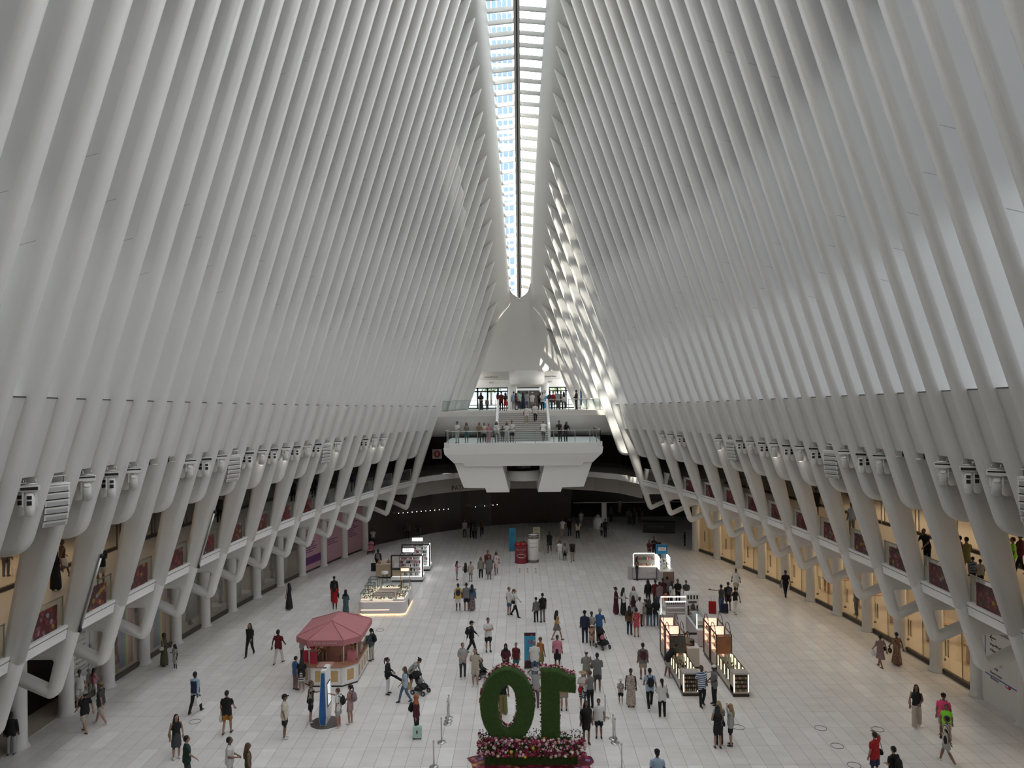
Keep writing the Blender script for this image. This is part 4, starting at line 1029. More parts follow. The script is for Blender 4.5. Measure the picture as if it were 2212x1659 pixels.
# ------------------------------------------------------------------ long beauty display kiosks
M_cab=mat('cabinet_greige',(.50,.45,.41),.5); M_bronze=mat('bronze_frame',(.07,.05,.04),.4,metal=.5); L_tube=emit('warm_tube',(1.0,.85,.52),1.9); L_case2=emit('case_back_lit',(1.0,.55,.36),.8); M_skinpic=mat('poster_peach',(.40,.16,.07),.5,noise=.45,nscale=3.)
def long_kiosk(label,X,Yf,poster):
    k=thing('display_kiosk',label,'kiosk',(X,Yf,0)); w=.72; yl=2.75; yb=5.3
    MB().box(-w/2,w/2,0,yb,0,.14).build('plinth',M_bronze,k)
    MB().box(-w/2,w/2,.02,yl,.14,.42).build('low_cabinet',M_cab,k); MB().box(-w/2,w/2,0,.5,.14,1.06).build('end_cabinet',M_cab,k)
    MB().box(-w/2+.07,w/2-.07,-.012,0,.24,.98).build('end_window',M_black,k)
    b=MB()
    for r in range(4):
        for c in range(6): x=-w/2+.12+c*.088; b.ell((x,-.03,.30+r*.18),(.035,.02,.06),8,5,(r+c)%3)
    tag(b.build('bottle_rows',[mat('amber',(.35,.14,.04),.3),mat('bottle_green',(.12,.14,.10),.3),mat('bottle_tan',(.5,.36,.2),.4)],k),kind='stuff')
    for x in(-w/2+.045,w/2-.045): MB().box(x-.015,x+.015,-.03,-.005,.22,.98).build('light_tube',L_tube,k)
    MB().box(-w/2,w/2,.5,yl,.42,.45).build('case_floor',M_cab,k); MB().box(-w/2+.01,w/2-.01,.5,yl,.45,1.0).build('case_glass',M_glass,k)
    b=MB(); r=.015
    for x in(-w/2,w/2):
        b.box(x-r,x+r,.5,yl,1.0-r,1.0+r)
        for y in np.linspace(.55,yl,5): b.box(x-r,x+r,y-r,y+r,.42,1.0)
    b.build('case_frame',M_bronze,k)
    for x in(-w/2+.03,w/2-.03):
        for y in(.9,1.5,2.1,2.6): MB().box(x-.012,x+.012,y-.02,y+.02,.45,.98).build('light_tube',L_tube,k)
    b=MB()
    for i in range(70): x,y,z=random.uniform(-.28,.28),random.uniform(.6,yl-.1),random.choice((.45,.65)); b.ell((x,y,z+.06),(.03,.03,.06),6,4,random.randint(0,2))
    tag(b.build('case_products',[mat('amber',(.35,.14,.04),.3),M_black,mat('bottle_tan',(.5,.36,.2),.4)],k),kind='stuff')
    for y0_,y1_ in((yl,yl+1.2),(yl+1.35,yb)):
        b=MB(); r=.025
        for x in(-w/2,w/2):
            for y in(y0_,y1_): b.box(x-r,x+r,y-r,y+r,.14,1.85)
            b.box(x-r,x+r,y0_,y1_,1.82,1.87)
        for y in(y0_,y1_): b.box(-w/2,w/2,y-r,y+r,1.82,1.87)
        b.build('tall_frame',M_bronze,k)
        for x in(-w/2,w/2): 
            pts=[(x,(y0_+y1_)/2+(y1_-y0_)*.36*math.cos(a),1.85+.42*math.sin(a)) for a in np.linspace(0,PI,12)]; MB().tube(pts,.018,6).build('arch',M_bronze,k)
        MB().box(-w/2+.03,w/2-.03,y0_+.03,y1_-.03,.14,.75).build('tall_cabinet',M_cab,k)
        MB().box(-.02,.02,y0_+.06,y1_-.04,.75,1.78).build('divider_lit',L_case2,k)
        MB().box(-w/2+.05,w/2-.05,y1_-.06,y1_-.03,.75,1.9).build('back_lit',L_case2,k)
        for z in(.76,1.1,1.45): MB().box(-w/2+.03,w/2-.03,y0_+.05,y1_-.05,z,z+.02).build('shelf',M_cab,k)
        for x in(-w/2+.03,w/2-.03): MB().box(x-.01,x+.01,y0_+.06,y0_+.09,.75,1.8).build('light_tube',L_tube,k)
        b=MB()
        for i in range(36): x=random.choice((-1,1))*random.uniform(.12,.3); y=random.uniform(y0_+.1,y1_-.1); z=random.choice((.78,1.12,1.47)); b.ell((x,y,z+.06),(.03,.03,.07),6,4,random.randint(0,1))
        tag(b.build('shelf_products',[mat('amber',(.35,.14,.04),.3),mat('bottle_tan',(.5,.36,.2),.4)],k),kind='stuff')
    MB().box(-w/2+.03,w/2-.03,yl-.02,yl,.95,1.8).build('picture_panel',poster,k)
    return k
long_kiosk('long beauty display kiosk with arched frames, the one a man leans over',7.55,33.45,mat('poster_dark',(.10,.08,.07),.4,noise=.6,nscale=6.))
long_kiosk('long beauty display kiosk with arched frames and a peach portrait panel',9.78,33.35,M_skinpic)
t=thing('till_stand','dark till stand with black screen between the two long kiosks','counter',(8.45,37.0,0))
MB().box(-.28,.28,-.3,.3,.1,1.0).build('body',M_cab,t); MB().box(-.26,.26,-.28,.28,0,.1).build('plinth',M_bronze,t); MB().box(-.3,.3,-.32,.32,1.0,1.04).build('top',M_signw,t); MB().box(-.25,.1,-.05,.2,1.04,1.3).build('till',M_black,t)
MB().cyl((-.1,.1,1.3),(-.1,.1,1.6),.02,n=8).build('screen_pole',M_black,t); MB().box(-.4,.25,.08,.12,1.55,1.65).build('screen',M_black,t)
t=tag(MB().tube([(8.7,36.7,.012),(9.0,36.2,.012),(9.25,36.3,.012),(9.3,35.9,.012),(9.42,35.8,.012)],.014,6).build('power_cable',M_dark),'dark power cable on the floor between the two long kiosks','cable')
# white LED kiosk behind them
k=thing('cosmetics_kiosk','white lit cosmetics kiosk with a black and white striped awning box','kiosk',(9.0,41.3,0))
MB().box(-1.15,-.2,1.0,1.6,.05,.95).build('front_counter',M_greyw,k); MB().box(-1.2,-.15,.95,1.65,.95,1.0).build('counter_top',M_signw,k)
MB().tube([(-1.1,.9,1.0),(-1.1,.9,2.0),(.3,.9,2.0)],.035,8).build('light_frame',L_white,k)
MB().box(-.85,.25,.85,.9,1.0,1.75).build('back_panel',M_greyw,k); MB().box(-.85,.28,.80,.84,1.72,1.78).build('light_bar',L_white,k)
b=MB()
for i in range(9): b.box(-.8+i*.12,-.74+i*.12,.79,.82,1.6,1.7)
b.build('awning_stripe',M_black,k)
for z in(1.15,1.4): MB().box(-.8,.2,.7,.85,z,z+.02).build('shelf',M_signw,k)
MB().box(.35,.85,-1.6,1.2,.05,.9).build('side_counter',M_greyw,k); MB().box(.33,.87,-1.62,1.22,.9,.94).build('side_top',M_signw,k)
MB().box(.37,.40,-1.4,-1.32,.94,1.7).build('side_light',L_white,k); MB().box(.42,.82,-1.4,.6,.94,1.55).build('side_case',M_glass,k)
for z in(1.1,1.3): MB().box(.45,.8,-1.3,.5,z,z+.02).build('side_shelf',M_signw,k)
bx_=MB().box(.3,1.0,.75,1.35,.94,2.2).build('sign_tower',M_signw,k)
b=MB()
for i in range(4):
    x=.36+i*.17; b.box(x,x+.085,.735,.75,1.9,2.12); b.box(x,x+.085,.735,.75,1.0,1.55)
b.build('tower_stripe',M_black,bx_); MB().box(.42,.88,.73,.75,1.68,1.8).build('name_plate',mat('plate_dark',(.1,.1,.09),.5),bx_)
# ------------------------------------------------------------------ info pylon
py=thing('info_pylon','tall blue and white touchscreen information pylon on a dark round base','info pylon',(-8.28,31.05,0))
MB().lathe([(.62,0),(.62,.02),(.56,.05),(.1,.06)],n=32).build('base_disc',mat('base_grey',(.10,.085,.08),.5),py)
def pyl(w0,w1,w2,d0,d1,d2,b,sh):
    rows=[]
    for z,w,d,o in((.05,w0,d0,0),(.45,w1,d1,0),(2.3,w2,d2,sh)): rows.append([(x*w+o,y*d,z) for x,y in((-1,-1),(1,-1),(1,1),(-1,1))])
    b.grid(rows,smooth=False,closed=True); b.add(rows[-1],[(0,1,2,3)])
b=MB(); pyl(.12,.16,.10,.40,.46,.40,b,.02); b.build('body',M_signw,py)
b=MB(); b.add([(-.105,-.415,.08),(.10,-.415,.08),(.145,-.472,.45),(.085,-.418,2.22),(-.06,-.418,2.22),(-.145,-.472,.45)],[(0,1,2,5),(5,2,3,4)]); b.build('blue_side',mat('pylon_blue',(.01,.10,.32),.4),py)
b=MB(); b.add([(.175,-.30,.75),(.175,.30,.75),(.14,.28,1.75),(.14,-.28,1.75)],[(0,1,2,3)]); b.build('screen_frame',M_black,py)
b=MB(); b.add([(.181,-.24,.82),(.181,.24,.82),(.148,.22,1.68),(.148,-.22,1.68)],[(0,1,2,3)]); b.build('screen',emit('screen_grey',(.6,.66,.7),.5),py)
MB().box(-.06,.08,-.1,.0,2.301,2.315).build('top_vent',M_black,py)
# ------------------------------------------------------------------ grass numerals and flowers
M_grass=mat('grass_dark',(.035,.075,.012),.9,noise=.35,nscale=9.); M_blade=mat('grass_blade',(.055,.12,.018),.8); M_blade2=mat('grass_blade_light',(.13,.22,.03),.8)
tp=thing('grass_number_ten','giant number 10 covered in clipped grass, seen from behind','topiary',(0,27.9,0))
z0n=.62
o0=[(-.585+1.01*math.cos(a),2.03+1.40*math.sin(a)) for a in np.linspace(0,2*PI,49)[:-1]]
h0=[(-.585+.37*math.cos(a),1.98+.86*math.sin(a)) for a in np.linspace(0,2*PI,37)[:-1]]
o1=[(.70,z0n),(1.36,z0n),(1.36,2.60),(1.97,2.52),(1.97,3.10),(1.75,3.12),(1.32,3.36),(.70,3.36)]
cs=[curve_mesh('n0',[o0,h0],.05,.2,None),curve_mesh('n1',[o1],.05,.2,None)]
for nm,me in zip(('numeral_zero','numeral_one'),finish_curves(cs,M_grass)):
    n=len(me.vertices); co=np.empty(n*3); me.vertices.foreach_get('co',co); co=co.reshape(-1,3); co=co[:,[0,2,1]].copy(); me.vertices.foreach_set('co',co.ravel()); me.flip_normals(); me.update()
    o=link(nm,me,tp)
    # short blades over the surface
    me.calc_loop_triangles(); tri=np.array([t.vertices[:] for t in me.loop_triangles]); A=co[tri[:,0]];B_=co[tri[:,1]];C_=co[tri[:,2]]
    cr=np.cross(B_-A,C_-A); ar=np.linalg.norm(cr,axis=1)/2; nrm=cr/(2*ar[:,None]+1e-9); keep=A[:,1]<.17
    pr=ar*keep; pr/=pr.sum(); idx=rng.choice(len(tri),9000,p=pr); u=rng.random((9000,2)); fl2=u.sum(1)>1; u[fl2]=1-u[fl2]
    p=A[idx]+(B_[idx]-A[idx])*u[:,:1]+(C_[idx]-A[idx])*u[:,1:]; nn=nrm[idx]; cent=p.mean(0)
    nn=nn*np.where((nn*np.c_[np.zeros(len(p)),np.full(len(p),-1.),np.zeros(len(p))]).sum(1)<-.5,-1,1)[:,None]
    j_=rng.normal(0,.45,(9000,3)); d=nn+j_; d[:,2]-=.2; d/=np.linalg.norm(d,axis=1)[:,None]; sd=np.cross(d,rng.normal(0,1,(9000,3))); sd/=np.linalg.norm(sd,axis=1)[:,None]
    V=np.stack([p-sd*.006,p+sd*.006,p+d*rng.uniform(.02,.045,(9000,1))],1).reshape(-1,3)
    bb=MB(); bb.add(V.tolist(),[(3*i,3*i+1,3*i+2) for i in range(9000)]); bb.m=[int(x) for x in (rng.random(9000)<.25)]
    tag(bb.build('grass_blades',[M_blade,M_blade2],o),kind='stuff')
pl=thing('flower_planter','dark grass covered planter box heaped with pink, white and red flowers','planter',(.28,27.95,0))
b=MB(); b.box(-1.72,1.72,-.5,.5,.0,.55); b.build('box',M_grass,pl)
b=MB()
for i in range(5000):
    f=random.random(); x=random.uniform(-1.72,1.72); z=random.uniform(.02,.55); yy=-.5
    q=Vector((x,yy,z)); d=Vector((random.uniform(-.5,.5),-1,random.uniform(-.9,.3))).normalized()*.03; sd=Vector((.006,0,.002))
    b.add([q-sd,q+sd,q+d],[(0,1,2)],0 if f>.2 else 1)
tag(b.build('grass_blades',[M_blade,M_blade2],pl),kind='stuff')
M_leafd=mat('flower_leaf',(.02,.035,.012),.9,spec=.1); b=MB()
for i in range(2200):
    q=Vector((random.uniform(-1.98,1.98),random.uniform(-.78,.6),random.uniform(.42,.86))); n=Vector((random.uniform(-1,1),random.uniform(-1,.4),random.uniform(-.6,1))).normalized()
    u=n.orthogonal().normalized()*.045; w=n.cross(u)*.5; b.quad(q-u,q-w,q+u,q+w,0)
for i in range(420):
    t_=random.random(); x=random.uniform(-1.98,1.98); b.ell((x,-.74+.32*t_,.43+.40*t_),(.036,.03,.034),6,4,random.choice((1,1,2,2,3,4)))
tag(b.build('leaves',[M_leafd,mat('bloom_red',(.16,.008,.015),.7),mat('bloom_magenta',(.24,.015,.09),.7),mat('bloom_pale',(.60,.42,.44),.7),mat('bloom_crimson',(.28,.012,.05),.7)],pl),kind='stuff')
FC=[('bloom_pink',(.50,.16,.22)),('bloom_pale',(.60,.42,.44)),('bloom_white',(.66,.62,.56)),('bloom_red',(.16,.008,.015)),('bloom_crimson',(.28,.012,.05)),('bloom_yellow',(.62,.40,.02)),('bloom_rose',(.46,.24,.28)),('bloom_cream',(.48,.42,.30)),('bloom_magenta',(.24,.015,.09))]
fme=[]
for nm,c in FC:
    b=MB(); b.ell((0,0,0),(.055,.055,.042),8,5)
    for k in range(6): a=k*PI/3; b.ell((.045*math.cos(a),.045*math.sin(a),-.008),(.034,.034,.018),6,3)
    fme.append(b.mesh('flower',[mat(nm,c,.7)]))
wts=[3,3.2,2.6,6,5,1.0,3.4,2.2,4]
for i in range(290):
    x=random.uniform(-2.0,2.0); t_=random.random(); y=-.80+.35*t_ if abs(x)<1.75 else random.uniform(-.8,.4); z=.44+.42*t_*1.0+random.uniform(-.03,.06)
    if random.random()<.3: z=random.uniform(.78,.9); y=random.uniform(-.5,-.25)
    o=link('flower',random.choices(fme,wts)[0],pl,(x,y,z)); sc2=random.uniform(.55,1.0); o.scale=(sc2,)*3; o.rotation_euler=(random.uniform(.4,1.3),0,random.uniform(-.6,.6))
b=MB()
def rim(outl,nn,dz):
    for i in range(nn):
        k=random.random()*len(outl); a=outl[int(k)]; c=outl[(int(k)+1)%len(outl)]; x,z=lerp(a,c,k%1)
        b.ell((x+random.uniform(-.03,.03),.2+random.uniform(-.02,.2),z+random.uniform(-.02,.05)),(.045,.04,.04),6,4,random.choices(range(9),wts)[0])
rim(o0,420,1); rim(h0,150,1); rim(o1,320,1)
tag(b.build('edge_flowers',[mat(nm,c,.7) for nm,c in FC],tp),kind='stuff')
def carpet_mat():
    m=bpy.data.materials.new('flower_carpet_print'); m.use_nodes=True; nt=m.node_tree; B=nt.nodes['Principled BSDF']; L=nt.links.new
    g=nt.nodes.new('ShaderNodeNewGeometry'); v=nt.nodes.new('ShaderNodeTexVoronoi'); v.inputs['Scale'].default_value=4.5; L(g.outputs['Position'],v.inputs['Vector'])
    sp=nt.nodes.new('ShaderNodeSeparateColor'); L(v.outputs['Color'],sp.inputs[0]); r=nt.nodes.new('ShaderNodeValToRGB'); r.color_ramp.interpolation='CONSTANT'; e=r.color_ramp.elements
    cs=[(0,(.55,.04,.14)),(.22,(.60,.12,.24)),(.4,(.62,.20,.20)),(.55,(.42,.03,.12)),(.70,(.40,.22,.52)),(.8,(.70,.48,.06)),(.88,(.6,.16,.30))]
    e[0].color=(*cs[0][1],1); e[1].position=cs[1][0]; e[1].color=(*cs[1][1],1)
    for p_,c_ in cs[2:]: x=e.new(p_); x.color=(*c_,1)
    L(sp.outputs[0],r.inputs[0]); v2=nt.nodes.new('ShaderNodeTexVoronoi'); v2.inputs['Scale'].default_value=18; L(g.outputs['Position'],v2.inputs['Vector'])
    mx=nt.nodes.new('ShaderNodeMix'); mx.data_type='RGBA'; mx.blend_type='MULTIPLY'; mx.inputs['Factor'].default_value=.7; r2=nt.nodes.new('ShaderNodeValToRGB'); r2.color_ramp.elements[0].color=(1.2,1.2,1.2,1); r2.color_ramp.elements[1].position=.7; r2.color_ramp.elements[1].color=(.4,.35,.38,1)
    L(v2.outputs['Distance'],r2.inputs[0]); L(r.outputs[0],mx.inputs['A']); L(r2.outputs[0],mx.inputs['B'])
    r3=nt.nodes.new('ShaderNodeValToRGB'); r3.color_ramp.elements[0].position=.40; r3.color_ramp.elements[0].color=(1,1,1,1); r3.color_ramp.elements[1].position=.52; r3.color_ramp.elements[1].color=(.30,.10,.12,1)
    m3=nt.nodes.new('ShaderNodeMix'); m3.data_type='RGBA'; m3.blend_type='MULTIPLY'; m3.inputs['Factor'].default_value=1.; L(v.outputs['Distance'],r3.inputs[0]); L(mx.outputs['Result'],m3.inputs['A']); L(r3.outputs[0],m3.inputs['B']); L(m3.outputs['Result'],B.inputs['Base Color'])
    return m
poly=[]
for k in range(64):
    a=2*PI*k/64; rr=1+.05*math.sin(9*a)+.03*random.uniform(-1,1); poly.append((.28+2.28*rr*math.copysign(abs(math.cos(a))**.6,math.cos(a)),27.6+1.1*rr*math.copysign(abs(math.sin(a))**.7,math.sin(a))))
tag(MB().prism(poly,.001,.008).build('flower_mat',carpet_mat()),'printed pink and purple flower mat on the floor under the planter','mat')
# ------------------------------------------------------------------ anniversary banner, stanchions
t=banner('anniversary_banner','blue and red banner stand reading 10 behind the grass numerals',.38,36.9,.57,1.78,[mat('banner_sky',(.05,.32,.50),.5)])
MB().box(-.285,.285,-.016,-.012,1.62,1.78).build('top_flowers',M_flower,t); MB().box(-.285,.285,-.016,-.012,.06,.4).build('bottom_flowers',M_flower,t)
text('lettering','10',.30,mat('banner_red',(.40,.02,.07),.5),t,(0,-.018,1.30)); text('lettering','YEARS\nTOGETHER',.085,mat('banner_navy',(.02,.05,.15),.5),t,(0,-.018,.95))
def stanchion(px,py_,label):
    p=fl(px,py_); t=thing('stanchion',label,'stanchion',(p.x,p.y,0),group='steel queue posts')
    MB().lathe([(.17,0),(.17,.015),(.12,.03),(.04,.04)],n=20).build('base',M_steel,t); MB().cyl((0,0,.03),(0,0,.92),.028,n=10).build('post',M_steel,t); MB().cyl((0,0,.92),(0,0,.97),.035,n=10).build('cap',M_steel,t)
for px,py_,lb in((970,1549,'steel queue post farthest back in the cluster left of the grass zero'),(968.5,1556.5,'steel queue post in the middle of the cluster left of the grass zero'),(967,1563,'steel queue post at the front of the cluster left of the grass zero'),(954,1602,'steel queue post alone between the cluster and the bottom edge on the left'),(937.5,1655,'steel queue post at the bottom edge left of the planter'),(1306.6,1549,'steel queue post alone beside the boy in white shirt'),(1323.7,1592.5,'steel queue post right of the planter, the back one of the close pair'),(1327.8,1601.5,'steel queue post right of the planter, the front one of the close pair'),(1342,1660,'steel queue post at the bottom edge right of the planter')): stanchion(px,py_,lb)
# ------------------------------------------------------------------ shop fittings, signs
def wallplane(s,Y0_,Y1_,z0,z1,d,m,name,par,n=3): 
    return MB().grid([[(ax(0)+s*(Wc(Y)+d),Y,z) for Y in np.linspace(Y0_,Y1_,n)] for z in(z0,z1)],smooth=False).build(name,m,par)
M_pinkb=mat('hoarding_pink',(.46,.27,.31),.6); M_purp=mat('hoarding_purple',(.12,.03,.13),.6)
hL=struct('hoarding','pink printed hoarding panels closing the far left shop bays')
for k in(11,12,13):
    a,c=YCL[k]+.28,YCL[k+1]-.28; wallplane(-1,a,c,.15,4.5,.06,M_pinkb,'hoarding_panel',hL); wallplane(-1,a,c,0,.15,.05,M_base,'sill',hL)
    if k<12: wallplane(-1,a,c,.55,1.15,.05,M_purp,'hoarding_stripe',hL)
    for q in range(9 if k!=12 else 3):
        wallplane(-1,a+.4,a+.4+random.uniform(.7,1.5),1.5+q*.17,1.56+q*.17,.045,M_purp,'print_line',hL,2)
    if k==12: 
        Y=(a+c)/2; text('hoarding_lettering','NET-A',.45,M_purp,hL,(ax(0)-(Wc(Y)-.0),Y,3.2),(PI/2,0,PI/2+.35))
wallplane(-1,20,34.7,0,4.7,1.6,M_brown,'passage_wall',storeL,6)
storeW=struct('wall_sign_panels','white wall panels beside the nearest shop bays')
wallplane(-1,32.3,34.7,0,4.6,.50,M_rib,'wall_panel',storeW); wallplane(1,28.4,33.1,0,4.6,-.05,M_rib,'wall_panel',storeW)
def wayboard(s,Yc,z,lines,arrow,label):
    t=thing('wayfinding_board',label,'sign',(ax(0)+s*(Wc(Yc)-(.14 if s>0 else -.42)),Yc,z),rz=-s*PI/2*1.0)
    w=1.25; MB().box(-w,w,-.03,.03,-.95,.95).build('panel',mat('board_white',(.66,.65,.63),.5),t)
    MB().box(-w,w,-.032,.03,-1.0,-.95).build('blue_edge',mat('board_blue',(.03,.12,.32),.5),t); MB().box(w if s<0 else -w-.06,w+.06 if s<0 else -w,-.032,.03,-1,.95).build('blue_edge',mat('board_blue',(.03,.12,.32),.5),t)
    b=MB(); d=1 if arrow=='>' else -1
    cx=.75*(-s); b.cbox((cx,-.035,.68),(.4,.01,.045)); 
    for q in(-1,1): b.add([(cx+d*.2,-.036,.68),(cx+d*.05,-.036,.68+q*.16),(cx+d*.02,-.036,.68+q*.13),(cx+d*.14,-.036,.68)],[(0,1,2,3)])
    b.build('arrow',M_txt,t)
    for i,l in enumerate(lines): text('lettering',l,.17,M_txt,t,(.95*-s,-.036,.38-i*.24),ax='RIGHT' if s<0 else 'LEFT')
wayboard(-1,33.0,2.3,['Transit Center','World Trade','9/11 Museum','Shops and Dining','Restrooms','& Elevator'],'>','white wayfinding board with arrow and blue edge on the left wall')
wayboard(1,31.3,2.3,['One World','Observatory','','WTC NYC','Subway','Restrooms','Elevator'],'<','white wayfinding board with arrow and blue edge on the right wall')
p=at(2170,1480,20.0*1.56); t=thing('fire_alarm','red fire alarm box on the white wall below the wayfinding board','alarm',(ax(0)+Wc(31.2)-.12,31.2,1.15))
MB().box(-.02,.03,-.12,.12,0,.24).build('box',M_redcard,t); MB().box(-.03,-.02,-.04,.04,.06,.18).build('label',M_signw,t)
fit=struct('shop_displays_left','displays standing behind the left shop windows')
RB_=[(.30,.03,.03),(.40,.16,.03),(.42,.34,.05),(.05,.20,.07),(.03,.08,.25),(.13,.05,.20)]
for Ya in(36.35,39.35):
    for i,c in enumerate(reversed(RB_)): wallplane(-1,Ya+i*.2,Ya+.2+i*.2,.3,4.3,.35,mat('rainbow_%d'%i,c,.6),'rainbow_stripe',fit,2)
MB().lathe([(.95,0),(.95,.12),(.9,.15),(.9,.85),(.97,.88),(.97,.95)],(ax(0)-Wc(35.7)-1.2,35.8,0),24).build('round_plinth',M_signw,fit)
wallplane(-1,43.4,45.3,.4,4.2,.9,mat('art_print',(.14,.13,.12),.6,noise=.9,nscale=1.6),'art_panel',fit,2); wallplane(-1,45.3,46.0,.2,4.4,.8,mat('panel_grey',(.40,.38,.36),.6),'grey_panel',fit,2)
for Ya in(47.2,50.1,53.1): wallplane(-1,Ya+1.2,Ya+2.4,.2,4.4,.9,mat('panel_grey',(.40,.38,.36),.6),'grey_panel',fit,2)
for Ya in(46.6,49.6,52.6): 
    MB().box(-.5,.5,-.5,.5,0,.3).build('display_podium',M_signw,fit,(ax(0)-Wc(Ya)-1.1,Ya+.6,.02))
# right store: glass fins, doors and wooden tables
fitR=struct('shop_displays_right','glass fins and door handles of the warm lit right store')
for k in range(len(YCR)-1):
    Y=(YCR[k]+YCR[k+1])/2; x=ax(0)+Wc(Y)+.13
    MB().box(0,1.1,-.012,.012,.12,4.4).build('glass_fin',M_shopglass,fitR,(x,Y-.2,0)); MB().box(0,1.1,-.05,.05,0,.12).build('fin_shoe',M_base,fitR,(x,Y-.2,0))
    MB().box(-.01,.01,-.012,.012,.22,4.5).build('pane_joint',M_dark,fitR,(x-.02,Y-.2,0))
    for dy in(-.10,.10): MB().tube([(x-.06,Y+.9+dy,.9),(x-.09,Y+.9+dy,.9),(x-.09,Y+.9+dy,1.7),(x-.06,Y+.9+dy,1.7)],.02,6).build('door_handle',M_dark,fitR)
M_table=mat('table_oak',(.52,.30,.13),.45,noise=.12,nscale=4.)
for i,Y in enumerate([30.5,33.6,36.8,40.0,43.2,46.4,50.0]):
    t=thing('display_table','long oak display table, %s from the near end inside the warm right store'%ORD[i],'table',(ax(0)+Wc(Y)+3.2,Y,.02),group='oak tables inside the right store')
    MB().box(-1.3,1.3,-.45,.45,.86,.93).build('table_top',M_table,t)
    for x,y in((-1.15,-.32),(1.15,-.32),(1.15,.32),(-1.15,.32)): MB().box(x-.06,x+.06,y-.06,y+.06,0,.86).build('leg',M_table,t)
    for x in(-.9,-.3,.3,.9): MB().box(x-.12,x+.12,-.1,.1,.93,.95).build('device',M_dark,t)
# far end: PATH header, signs, lamps, desks
hd=[(x*1.05,y+1.6) for x,y in ring]
b=MB(); b.grid([[(x,y,z) for x,y in hd] for z in(3.95,5.45)],smooth=False); tag(b.build('passage_header',mat('header_grey',(.55,.51,.47),.6)),'grey header band with black lettering over the lower passage',kind='structure')
p=at(992,1053,71.6); text('header_lettering','PATH',.62,M_txt,bpy.data.objects['passage_header'],(p.x,p.y-.35,p.z),(PI/2,0,.45))
p=at(944,981,70.2); t=thing('platform_sign','white square sign with a red circle and number 1 on the dim mezzanine','sign',tuple(p)); MB().box(-.45,.45,-.03,.03,-.45,.45).build('panel',mat('sign_dim',(.35,.30,.28),.6),t); MB().cyl((0,-.035,0),(0,-.03,0),.34,n=28).build('red_disc',mat('disc_red',(.25,.015,.02),.5),t); text('lettering','1',.5,M_signw,t,(0,-.045,0))
L_dot=emit('dot_lamp',(1,.95,.88),5.)
for i,(px,py_) in enumerate([(861+9.75*q,1109-.85*q) for q in range(12)]+[(1027,1095),(1047,1093),(1065,1091),(1074,1090),(1083,1089),(1092,1088.6)]):
    Y=68.4+ (px-861)/231*8.0; p=at(px,py_,Y); t=thing('wall_lamp','tiny round lamp on the dark far wall, %s from the left in the row'%ORD[i],'lamp',tuple(p),group='row of small lamps on the dark far wall')
    MB().ell((0,0,0),(.032,.032,.032),8,6).build('bulb',L_dot,t); MB().cyl((0,.03,0),(0,.12,0),.03,n=6).build('holder',M_black,t)
p=fl(818,1163); t=thing('white_bench','low white block bench at the far left of the hall','bench',(p.x,p.y+.5,0)); MB().box(-1.0,1.0,-.5,.5,0,.75).build('block',M_signw,t); MB().box(-1.05,1.05,-.55,.55,.75,.80).build('top',M_signw,t)
p=fl(815,1163); t=thing('leaning_sign','narrow white sign panel standing by the low white bench','sign',(p.x-.15,p.y-.3,0),.3); MB().box(-.2,.2,-.04,.04,.05,2.0).build('panel',M_signw,t); MB().box(-.25,.25,-.2,.2,0,.05).build('foot',M_dark,t)
p=fl(1291,1141); t=thing('round_plinth','round white tiered plinth at the far right of the dim floor','plinth',(p.x,p.y,0)); MB().lathe([(.45,0),(.45,.8),(.38,.82),(.38,1.1)],n=20).build('drum',M_signw,t); MB().lathe([(.3,1.1),(.18,1.3),(.05,1.4)],n=14).build('crown',M_greyw,t)
p=fl(1307,1132); t=thing('white_totem','tall white totem panel behind the round plinth','sign',(p.x,p.y+1,0)); MB().box(-.25,.25,-.05,.05,.05,2.0).build('panel',M_signw,t); MB().box(-.3,.3,-.2,.2,0,.05).build('foot',M_dark,t)
p=fl(1425,1152); t=thing('dark_counter','black reception counter under the right ribs at the far end','counter',(p.x,p.y+.6,0),-.2); MB().box(-1.5,1.5,-.35,.35,0,1.0).build('body',M_black,t); MB().box(-1.55,1.55,-.4,.4,1.0,1.05).build('top',M_dark,t); text('lettering','PODS HERE',.3,mat('dim_letter',(.12,.11,.1),.6),t,(-.3,-.36,.6))
# light strips mounted down the near left ribs
for k,(Y,z0,z1) in enumerate([(25.75,5.6,8.3),(25.75+DY*3,5.6,8.3)]):
    t=thing('rib_light_strip','slim steel light strip fixed down the %s left rib'%('nearest' if k==0 else 'fourth'),'light',(0,0,0))
    MB().tube([(ax(z)-(inner(Y,z)-.06),Y-.05,z) for z in(z0,(z0+z1)/2,z1)],.05,6).build('housing',M_steel,t); MB().tube([(ax(z)-(inner(Y,z)-.08),Y-.05,z) for z in(z0,z0+.12)],.06,6).build('end_cap',M_black,t); MB().tube([(ax(z)-(inner(Y,z)-.08),Y-.05,z) for z in(z1-.12,z1)],.06,6).build('end_cap',M_black,t)
